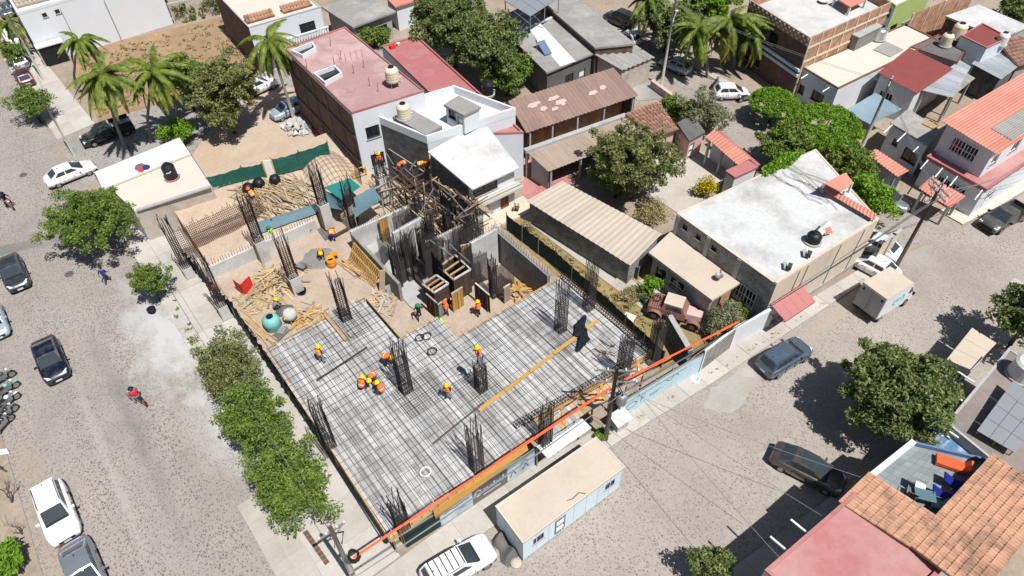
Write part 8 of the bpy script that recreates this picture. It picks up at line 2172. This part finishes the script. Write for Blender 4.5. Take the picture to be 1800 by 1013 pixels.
# ---------------------------------------------------------------- poles, cables, tanks and small things
def tank(label, px, py, z, r, h, m, ribs=True, stand=0.0, name='water_tank', lid='black_plastic', base_m='concrete'):
    t = thing(name, label, 'water tank', P(px, py, z))
    if stand:
        for k in range(4):
            a = k * math.pi / 2 + .7; MB().beam((r * .8 * math.cos(a), r * .8 * math.sin(a), -.02), (r * .7 * math.cos(a), r * .7 * math.sin(a), stand), .06, .06).build('leg', 'metal_grey', t)
        MB().lathe([(r, stand), (r, stand + .05), (.05, stand + .05)], 16).build('stand_top', 'metal_grey', t)
    else: MB().lathe([(r + .12, -.02), (r + .12, .1), (.05, .1)], 18).build('plinth', base_m, t)
    z0 = stand + (.05 if stand else .1)
    prof = [(r * .96, z0), (r, z0 + .04)]
    if ribs:
        for k in range(1, 4): prof += [(r, z0 + h * k / 4 - .05), (r * .965, z0 + h * k / 4), (r, z0 + h * k / 4 + .05)]
    prof += [(r, z0 + h), (r * .82, z0 + h + .16), (r * .42, z0 + h + .27), (r * .4, z0 + h + .3)]
    MB().lathe(prof, 22).build('shell', m, t, smooth=False)
    MB().lathe([(r * .42, z0 + h + .29), (r * .43, z0 + h + .37), (r * .3, z0 + h + .4), (.02, z0 + h + .41)], 16).build('lid', lid, t)
    MB().tube([(r, 0, z0 + .12), (r + .25, 0, z0 + .12), (r + .25, 0, -.02 if not stand else .02)], .03, 6).build('pipe', 'frame_white', t)
    return t
tk = tank('black water tank with a white mark on the low white roofed building', 303, 313, 3.4, .55, 1.1, 'black_plastic', False, base_m='roof_red')
for k, (u, v) in enumerate(((-.25, .75), (-.1, .8), (.08, .78), (.22, .86))):
    MB().cbox((.42 * u * 1.6 - .15, -math.sqrt(max(0, .56 ** 2 - (.42 * u * 1.6 - .15) ** 2)), .2 + v * .9), (.1, .03, .07)).build('brand_mark', 'lettering_white', tk)
tank('beige water tank on legs above the dusty pink roof', 692, 152, 7.86, .62, 1.0, 'tank_beige', stand=.55)
tank('beige water tank on the sooty wall of the terrace house', 711, 207, 6.9, .6, 1.0, 'tank_beige')
tank('black water tank at the garden edge of the flat red roof', 858, 166, 5.05, .55, 1.0, 'black_plastic')
tank('black water tank at the street end of the flat red roof', 891, 207, 5.05, .6, .9, 'black_plastic')
tank('dark water tank perched behind the white striped roof', 905, 66, 3.4, .6, 1.1, 'black_plastic')
tank('steel water tank behind the cement cistern on the cream roof', 1543, 68, 3.6, .75, 1.0, 'steel_bright', False)
tank('beige water tank beside the maroon roofed block', 1660, 80, 3.65, .6, 1.0, 'tank_beige', False)
tank('larger beige water tank behind the recessed red roof', 1681, 66, 4.2, .7, 1.2, 'tank_beige', False)
tank('white water tank standing on the rusty zinc sheets', 1758, 78, 4.3, .55, .9, 'tank_white', False)
tank('black water tank lying low on the white warehouse roof', 1428, 425, 5.0, .55, .5, 'black_plastic')
tank('white cement water tank on the solar roof house', 1795, 660, 4.4, .85, 1.1, 'tank_white', False, lid='concrete_dark')
# low white roofed building beside the site
r, q = house('low_white_building', 'low building with white and cream flat roof beside the vacant corner', 3.4, L=(163, 303), T=(316, 241), R=(372, 326), B=(236, 372), wall='render_rough', roof='roof_cream', para=0.02, wallW='plaster_white', opsW=((2, .1, 2.4, 2.3, 'steel'),))
a = [P(167, 303, 3.42), P(316, 243, 3.42), P(334, 270, 3.42), P(180, 332, 3.42)]
MB().prism([a[3].xy, a[2].xy, a[1].xy, a[0].xy], 3.35, 3.44).build('white_roof_field', 'roof_white', r)
MB().beam(P(182, 333, 3.5), P(335, 271, 3.5), .18, .14).build('roof_kerb', 'roof_cream', r)
MB().beam(P(240, 370, 3.45), P(370, 328, 3.45), .3, .12).build('broken_coping', 'concrete', r)
lw = thing('laundry_bundle', 'red and grey bundles lying on the white roof', 'bundle', P(248, 300, 3.44))
for (x, y, m, s) in ((0, 0, 'plain_red', .3), (.5, .1, 'shirt_blue', .35), (-.6, -.1, 'plaster_white', .4), (.1, .5, 'concrete_dark', .5)):
    MB().lathe([(.02, 0), (s, .03), (s * .8, .18), (.02, .25)], 8, (x, y, 0)).build('cloth', m, lw)
# rubble heap
rh = thing('rubble_heap', 'heap of broken white rubble at the foot of the brick building', 'rubble')
c = P(527, 225); me = [MB().add([(random.uniform(-.3, .3) + sx * .35, random.uniform(-.2, .2) + sy * .3, random.uniform(-.1, .1) + sz * .22) for sz in (-1, 1) for sx, sy in ((-1, -1), (1, -1), (1, 1), (-1, 1))], BOXF).mesh('rubble_piece', 'stone_rubble') for _ in range(5)]
for k in range(90):
    a, rr = random.uniform(0, 6.28), random.random() ** .6 * 1.7
    linked('rubble_piece', random.choice(me), rh, (c.x + rr * math.cos(a), c.y + rr * math.sin(a), .12 + .5 * (1 - rr / 1.7)), (random.uniform(0, 3), random.uniform(0, 3), random.uniform(0, 3)), (random.uniform(.3, .75),) * 3)
# solar water heaters and panels
sh = thing('solar_water_heater', 'blue solar water heater tilted on the white striped roof', 'solar heater')
a, b, c2, d2 = P(958, 97, 3.75), P(970, 93, 3.75), P(957, 70, 4.4), P(944, 74, 4.4)
MB().prism([p.xy for p in (a, b, c2, d2)], [p.z - .05 for p in (a, b, c2, d2)], [p.z for p in (a, b, c2, d2)]).build('panel', 'solar_blue', sh)
MB().tube([d2 + Vector((-.1, 0, .12)), c2 + Vector((.1, 0, .12))], .2, 12).build('tank', 'container_blue', sh)
for p in (c2, d2): MB().tube([(p.x, p.y, 3.6), p], .04, 6).build('leg', 'metal_grey', sh)
sh = thing('solar_water_heater', 'white solar heater drum with a red shade sheet on the warehouse roof', 'solar heater')
a = P(1438, 412, 5.5); MB().tube([a, a + Vector((1.6, .2, 0))], .28, 14).build('drum', 'tank_white', sh)
for s in (.2, 1.4): MB().beam((a.x + s, a.y, 4.98), (a.x + s, a.y, 5.3), .08, .3).build('cradle', 'metal_grey', sh)
corr_sheets(sh, P(1450, 413, 5.3), P(1465, 409, 5.3), P(1459, 398, 5.8), P(1446, 404, 5.8), .2, .02, 'sheet_red', .9, name='shade_sheet')
sp = thing('solar_array', 'tilted grey solar panel array on the dusty flat roof across the street', 'solar panel')
qa = [P(1784, 795, 4.9), P(1850, 720, 4.9), P(1800, 660, 5.9), P(1717, 757, 5.1)]
qa = [P(1717, 757, 5.0), P(1784, 796, 5.0), P(1850, 720, 5.35), P(1782, 668, 5.35)]
def bl3(u, v): return qa[0].lerp(qa[1], u).lerp(qa[3].lerp(qa[2], u), v)
for i in range(3):
    for j in range(4):
        c4 = [bl3((i + .015) / 3, (j + .01) / 4), bl3((i + .985) / 3, (j + .01) / 4), bl3((i + .985) / 3, (j + .99) / 4), bl3((i + .015) / 3, (j + .99) / 4)]
        MB().add(c4 + [p - Vector((0, 0, .05)) for p in c4], ((0, 1, 2, 3), (7, 6, 5, 4), (0, 4, 5, 1), (1, 5, 6, 2), (2, 6, 7, 3), (3, 7, 4, 0))).build('panel', 'solar_panel', sp)
for (u, v) in ((.05, .05), (.5, .05), (.95, .05), (.05, .95), (.95, .95), (.05, .5)):
    p = bl3(u, v); MB().tube([(p.x, p.y, 4.3), (p.x, p.y, p.z - .04)], .04, 6).build('leg', 'metal_grey', sp)
# terrace furniture
z0 = 4.63
so = thing('orange_sofa', 'orange red day bed standing on the tiled terrace', 'sofa')
a, b = P(1652, 813, z0), P(1690, 826, z0); d = (b - a).normalized(); rzv = math.atan2(d.y, d.x)
so.location = (a + b) / 2; so.rotation_euler = (0, 0, rzv)
so.scale = (.8, .8, .8); MB().box(-1.05, 1.05, -.42, .42, .12, .42).build('seat', 'orange_red', so); MB().add([(.75, -.42, .42), (1.1, -.42, .42), (1.1, .42, .42), (.75, .42, .42), (1.0, -.42, .85), (1.15, -.42, .85), (1.15, .42, .85), (1.0, .42, .85)], BOXF).build('backrest', 'orange_red', so)
for x in (-.9, .9):
    for y in (-.35, .35): MB().box(x - .04, x + .04, y - .04, y + .04, 0, .12).build('leg', 'frame_dark', so)
def chair(label, px, py, rz, m, cush=None):
    t = thing('terrace_chair', label, 'chair', P(px, py, z0), R_(rz))
    MB().box(-.27, .27, -.27, .27, .38, .44).build('seat', cush or m, t)
    MB().add([(-.30, -.27, .44), (-.24, -.27, .44), (-.24, .27, .44), (-.30, .27, .44), (-.42, -.25, .92), (-.38, -.25, .92), (-.38, .25, .92), (-.42, .25, .92)], BOXF).build('backrest', m, t)
    for sx in (-.24, .24):
        for sy in (-.24, .24): MB().tube([(sx, sy, 0), (sx, sy, .4)], .02, 6).build('leg', 'metal_grey', t)
    for s in (-1, 1): MB().tube([(-.3, s * .29, .6), (.2, s * .29, .64), (.24, s * .27, .42)], .02, 6).build('armrest', 'metal_grey', t)
chair('grey mesh terrace chair with a white cushion', 1612, 862, -70, 'metal_grey', 'plaster_white')
chair('grey mesh terrace chair by the shaded end of the glass table', 1642, 892, 120, 'metal_grey')
chair('dark terrace chair tucked under the tile eave', 1598, 872, 20, 'concrete_dark')
tb = thing('glass_table', 'teal glass topped terrace table beside the chairs', 'table', P(1618, 880, z0), R_(-55))
tb.scale = (.75, .75, .9); MB().box(-.7, .7, -.45, .45, .7, .73).build('table_top', 'tarp_slate', tb)
for x in (-.6, .6):
    for y in (-.38, .38): MB().tube([(x, y, 0), (x, y, .7)], .025, 6).build('leg', 'metal_grey', tb)
for (px, py, lab) in ((1680, 858, 'blue sun lounger in the shade by the gutter wall'), (1660, 880, 'blue sun lounger in the shade beside the table')):
    t = thing('sun_lounger', lab, 'lounger', P(px, py, z0), R_(-65))
    MB().box(-.3, .9, -.3, .3, .28, .36).build('mattress', 'plain_blue', t); MB().add([(-.3, -.3, .3), (-.24, -.3, .36), (-.24, .3, .36), (-.3, .3, .3), (-.85, -.3, .62), (-.8, -.3, .68), (-.8, .3, .68), (-.85, .3, .62)], BOXF).build('backrest', 'plain_blue', t)
    for x in (-.25, .8):
        for y in (-.26, .26): MB().tube([(x, y, 0), (x, y, .3)], .025, 6).build('leg', 'frame_white', t)
# manholes, wheels, satellite dishes, pots
for (px, py, z, rr, lab) in ((122, 482, 0, .38, 'round iron manhole cover on the west road'), (41, 308, 0, .38, 'round iron manhole cover near the turning white sedan'), (1790, 506, .01, .42, 'iron manhole cover in a concrete square on the south road')):
    t = thing('manhole_cover', lab, 'manhole', P(px, py, z))
    if 'square' in lab: MB().cbox((0, 0, .012), (1.7, 1.5, .02)).build('surround', 'pavement_pale', t)
    MB().lathe([(rr, .005), (rr, .03), (rr * .85, .03), (.02, .03)], 18).build('cover', 'concrete_dark', t)
    for k in range(5): MB().cbox((0, -rr * .5 + k * rr * .25, .033), (rr * 1.2, .03, .01)).build('rib', 'frame_dark', t)
bk = thing('rubber_bucket', 'black rubber tub at the foot of the small street tree', 'tub', P(268, 548, .12)); MB().lathe([(.25, 0), (.34, .35), (.31, .36), (.24, .1), (.02, .1)], 16).build('tub', 'black_rubber', bk)
for (px, py, rz, lab) in ((1090, 460, .3, 'old car tyre leaning on the wall of the cream roofed shed'), (1075, 452, .8, 'second old car tyre leaning by the shed wall'), (1120, 485, .1, 'old car tyre beside the green shed gate')):
    t = thing('scrap_tyre_ring', lab, 'tyre', P(px, py) + Vector((0, 0, .36)), rz); MB().tube([(.27 * math.cos(a / 16 * math.tau), 0, .27 * math.sin(a / 16 * math.tau)) for a in range(17)], .09, 8).build('tyre', 'black_rubber', t)
gg = thing('green_shed_gate', 'small dark green gate at the end of the cream roofed shed', 'gate')
a, b = P(1098, 474), P(1120, 492)
for k in range(3): MB().beam((*a.lerp(b, (k + .02) / 3).xy, .65), (*a.lerp(b, (k + .98) / 3).xy, .65), .05, 1.2).build('gate_panel', 'mesh_cloth', gg)
for p in (a, b): MB().beam((p.x, p.y, 0), (p.x, p.y, 1.5), .08, .08).build('gate_post', 'metal_grey', gg)
tb = thing('roof_antenna', 'small grey dish and brackets on the dusty cream roof', 'antenna', P(1262, 492, 3.0))
MB().lathe([(.05, .3), (.3, .42), (.32, .45), (.05, .36)], 14).build('dish', 'metal_grey', tb); MB().tube([(0, 0, 0), (0, 0, .35)], .03, 6).build('mast', 'metal_grey', tb)
MB().beam((.3, 0, .02), (.5, .3, .55), .1, .04).build('bracket', 'wood_door', tb)
for (px, py, z, lab, r_) in ((929, 405, .1, 'terracotta pot with a dry plant on the yard path', .25), (888, 358, .25, 'terracotta pot with a leafy plant at the white house porch', .3), (908, 372, .1, 'black pot and gas bottle by the porch', .22)):
    t = thing('plant_pot', lab, 'plant pot', P(px, py, z)); MB().lathe([(r_ * .7, 0), (r_, .4), (r_ * 1.08, .42), (r_ * .9, .38), (.02, .34)], 14).build('pot', 'tile_clay' if 'terracotta' in lab else 'black_plastic', t)
    linked('plant', leaf_mesh('plant', [(0, 0, .6)], [.35], 60, .12, 'leaf_street' if 'leafy' in lab else 'leaf_dry', seed=int(px)), t)
for (px, py, z, lab) in ((1386, 474, 5.0, 'small floodlight on a bracket at the warehouse roof corner'), (1420, 452, 5.0, 'second floodlight on the warehouse roof edge')):
    t = thing('flood_light', lab, 'floodlight', P(px, py, z), .4); MB().cbox((0, 0, .3), (.5, .3, .3)).build('housing', 'frame_dark', t); MB().tube([(0, 0, 0), (0, 0, .2)], .03, 6).build('bracket', 'metal_grey', t); MB().cbox((.1, .3, .2), (.7, .25, .08), .3).build('panel', 'concrete', t)
cp = thing('red_planter', 'red clay planter and white pot on the red patio wall', 'planter', P(690, 85, 5.05)); MB().box(-.3, .3, -.2, .2, 0, .35).build('trough', 'plain_red', cp); MB().lathe([(.15, 0), (.2, .3), (.17, .3)], 10, (.8, .1, 0)).build('pot', 'tank_white', cp)
# white van cover on the verge
wt = thing('white_tarpaulin', 'scrap of white sheet lying under the bare sapling', 'sheet'); sag(wt, [P(0, 800, .1), P(16, 797, .1), P(12, 788, .15), P(-4, 790, .15)], 'plaster_white', -.15, 6, 'sheet', .05)
# --- utility poles
def utility_pole(label, base, h, m='concrete_pole', r=.15, arms=(), lamp=None, name='utility_pole'):
    t = thing(name, label, 'utility pole', base)
    MB().tube([(0, 0, -.1), (0, 0, h)], [r, r * .62], 12).build('shaft', m, t, smooth=True)
    for (z, L, rz) in arms:
        d = Vector((math.cos(rz), math.sin(rz), 0)); a = MB().beam(d * -L / 2 + Vector((0, 0, z)), d * L / 2 + Vector((0, 0, z)), .1, .1).build('crossarm', 'metal_grey', t)
        for s in (-.48, -.2, .2, .48): MB().lathe([(.05, 0), (.07, .06), (.04, .12), (.06, .16), (.02, .22)], 8, tuple(d * L * s + Vector((0, 0, z + .05)))).build('insulator', 'tank_white', a)
        MB().beam(d * L * .4 + Vector((0, 0, z)), Vector((0, 0, z - .7)), .05, .05).build('stay', 'metal_grey', t)
    if lamp:
        d = Vector((math.cos(lamp), math.sin(lamp), 0)); MB().tube([(0, 0, h * .62), d * .9 + Vector((0, 0, h * .72)), d * 1.9 + Vector((0, 0, h * .76))], .05, 8).build('lamp_arm', 'metal_grey', t)
        MB().lathe([(.02, 0), (.16, .06), (.18, .14), (.05, .2)], 10, tuple(d * 2.1 + Vector((0, 0, h * .75)))).build('lamp_head', 'tank_white', t)
    return t
B1_, B2_, B3_ = P(1064, 774), Vector((1.6, 16.95, 0)), P(1570, 478)
p1 = utility_pole('dark wooden utility pole with a transformer at the street hoarding', B1_, 8.0, 'wood_pole', .17, ((7.7, 2.6, R_(-40)), (6.6, 2.6, R_(-40)), (5.4, 1.6, R_(-40))))
MB().lathe([(.3, 0), (.34, .05), (.34, .75), (.28, .85), (.1, .9)], 14, (.35, -.45, 4.6)).build('transformer', 'metal_grey', p1)
for k in range(3): MB().lathe([(.05, 0), (.06, .2), (.03, .25)], 8, (.25 + .12 * k, -.45, 5.45)).build('bushing', 'tank_white', p1)
for k in range(5): MB().tube([(.05 * k, -.2, 5.2 + .25 * k), (.25, -.4 - .05 * k, 4.9 + .2 * k), (.3, -.2, 4.2 + .2 * k), (.02, .1, 4.0)], .03, 5).build('cable_loop', 'black_rubber', p1)
mbx = thing('meter_cabinet', 'pale roofed meter cabinet beside the wooden utility pole', 'cabinet', P(1088, 750), R_(-3))
MB().box(-.5, .5, -.35, .35, 0, 1.0).build('cabinet_body', 'concrete', mbx); MB().add([(-.65, -.5, .98), (.65, -.5, .98), (.65, .5, 1.25), (-.65, .5, 1.25), (-.65, -.5, 1.06), (.65, -.5, 1.06), (.65, .5, 1.33), (-.65, .5, 1.33)], BOXF).build('cabinet_roof', 'roof_white', mbx)
p2 = utility_pole('concrete utility pole on the pavement corner of the site', B2_, 8.6, 'concrete_pole', .17, ((7.9, 1.4, 0.0),))
MB().tube([(0, 0, 7.6), (0.5, .2, 6.8), (.2, .1, 6.0)], .04, 6).build('cable_loop', 'black_rubber', p2)
p3 = utility_pole('dark utility pole with many crossed cables at the corner of the east road', B3_, 9.0, 'wood_pole', .17, ((8.7, 2.2, R_(60)), (8.2, 2.2, R_(60)), (7.6, 1.6, R_(-20)), (8.9, 2.0, R_(10))))
p4 = utility_pole('concrete lamp post with a curved arm beside the red coping wall', P(1163, 150), 10.0, 'concrete_pole', .16, ((9.4, 1.8, R_(10)),), R_(30), 'lamp_post')
p5 = utility_pole('concrete utility pole before the umbrella trees on the east road', P(1512, 268), 8.0, 'concrete_pole', .17, ((7.6, 1.8, R_(20)),))
p6 = utility_pole('slender pole on the pavement in front of the yard gate', P(132, 276), 7.0, 'concrete_pole', .1)
p7 = utility_pole('leaning concrete pole beside the parked car row', P(78, 142), 9.0, 'concrete_pole', .14, ((8.4, 1.4, 0),))
NTH = ('topmost', 'second highest', 'third highest', 'fourth highest', 'lowest')
def wire(label, a, b, sagz=.35, r=.014, m='metal_grey', name='overhead_cable', group='overhead cables', n=14):
    a, b = Vector(a), Vector(b)
    t = thing(name, label, 'cable', group=group)
    MB().tube([a.lerp(b, k / n) - Vector((0, 0, 4 * sagz * (k / n) * (1 - k / n))) for k in range(n + 1)], r, 5).build('strand', m, t)
    return t
T1, T2, T3 = B1_ + Vector((.4, -.7, 7.0)), B2_ + Vector((0, -1.9, 7.0)), B3_ + Vector((0, 0, 8.3))
for k in range(4):
    o = Vector((0, -.35 + .22 * k, -.5 * k)); wire(NTH[k] + ' overhead cable strung from the corner pole to the wooden pole', T2 + o, T1 + o, .2 + .05 * k)
for k in range(5):
    o = Vector((0, -.5 + .25 * k, -.45 * k)); wire(NTH[k] + ' overhead cable strung from the wooden pole to the crossed cable pole', T1 + o, T3 + o, .5 + .06 * k)
for k in range(3): wire(NTH[k] + ' overhead cable running along the east road', T3 + Vector((.2 * k, 0, -.3 * k)), P(1512, 268) + Vector((.2 * k, 0, 7.5 - .3 * k)), .3)
for k in range(2): wire(NTH[k] + ' overhead cable running from the umbrella trees to the lamp post', P(1512, 268) + Vector((.3 * k, 0, 7.5)), P(1163, 150) + Vector((.3 * k, 0, 9.2)), .5)
for k in range(3): wire(NTH[k] + ' thin cable crossing the south road to the rose roofed house', T1 + Vector((.1 * k, 0, -.6 * k)), (18.5 + 3.5 * k, 2.9, 6.2), .25, .014)
for k in range(3): wire(NTH[k] + ' thin cable crossing from the crossed cable pole to the far houses', T3 + Vector((0, 0, -.4 * k)), (62 + 6 * k, 9.5 - k, 6.0), .3, .016)
for k in range(2): wire(NTH[k] + ' thin cable running up the west pavement', T2 + Vector((0, 0, -.4 * k)), P(262, 494) + Vector((1.2, -6 + 2 * k, 6.6)), .3, .01)
wire('thin cable running from the leaning pole over the side lane', P(78, 142) + Vector((0, 0, 8.3)), P(132, 276) + Vector((0, 0, 6.6)), .3, .016)
wire('thin cable crossing the west road by the side lane', P(132, 276) + Vector((0, 0, 6.6)), P(-60, 330) + Vector((0, 0, 7)), .4, .016)
# orange line guards
def guard(label, a, b, z=7.05):
    t = thing('line_guard', label, 'line guard')
    for s in (0, 1):
        o = Vector((0, .12 * s, -.1 * s)); n = 6
        for k in range(n):
            p, q = P(*a, z).lerp(P(*b, z), k / n) + o, P(*a, z).lerp(P(*b, z), (k + .985) / n) + o
            MB().tube([p, q + Vector((0, random.uniform(-.03, .03), random.uniform(-.04, .04)))], .042, 8).build('guard_sleeve', 'orange_guard', t)
guard('long bright orange insulating sleeves on the cables along the street front', (622, 982), (1076, 681))
guard('shorter bright orange insulating sleeves beyond the wooden pole', (1100, 668), (1300, 566))
ck = thing('cable_slack', 'dark knot of slack cable at the end of the orange sleeves', 'cable', P(622, 978, 7.0))
for k in range(4): MB().tube([(.3 * math.cos(a / 10 * math.tau) * (1 - .1 * k), .3 * math.sin(a / 10 * math.tau), .1 * k - .1) for a in range(11)], .04, 5).build('loop', 'black_rubber', ck)
st = thing('drain_strip', 'brown iron drain grate along the driveway kerb', 'drain')
for k in range(8): MB().beam(P(536 + 5.0 * k, 934 + 7.2 * k, .14), P(540.4 + 5.0 * k, 940.4 + 7.2 * k, .14), .3, .04).build('grate', 'rebar_rust', st)
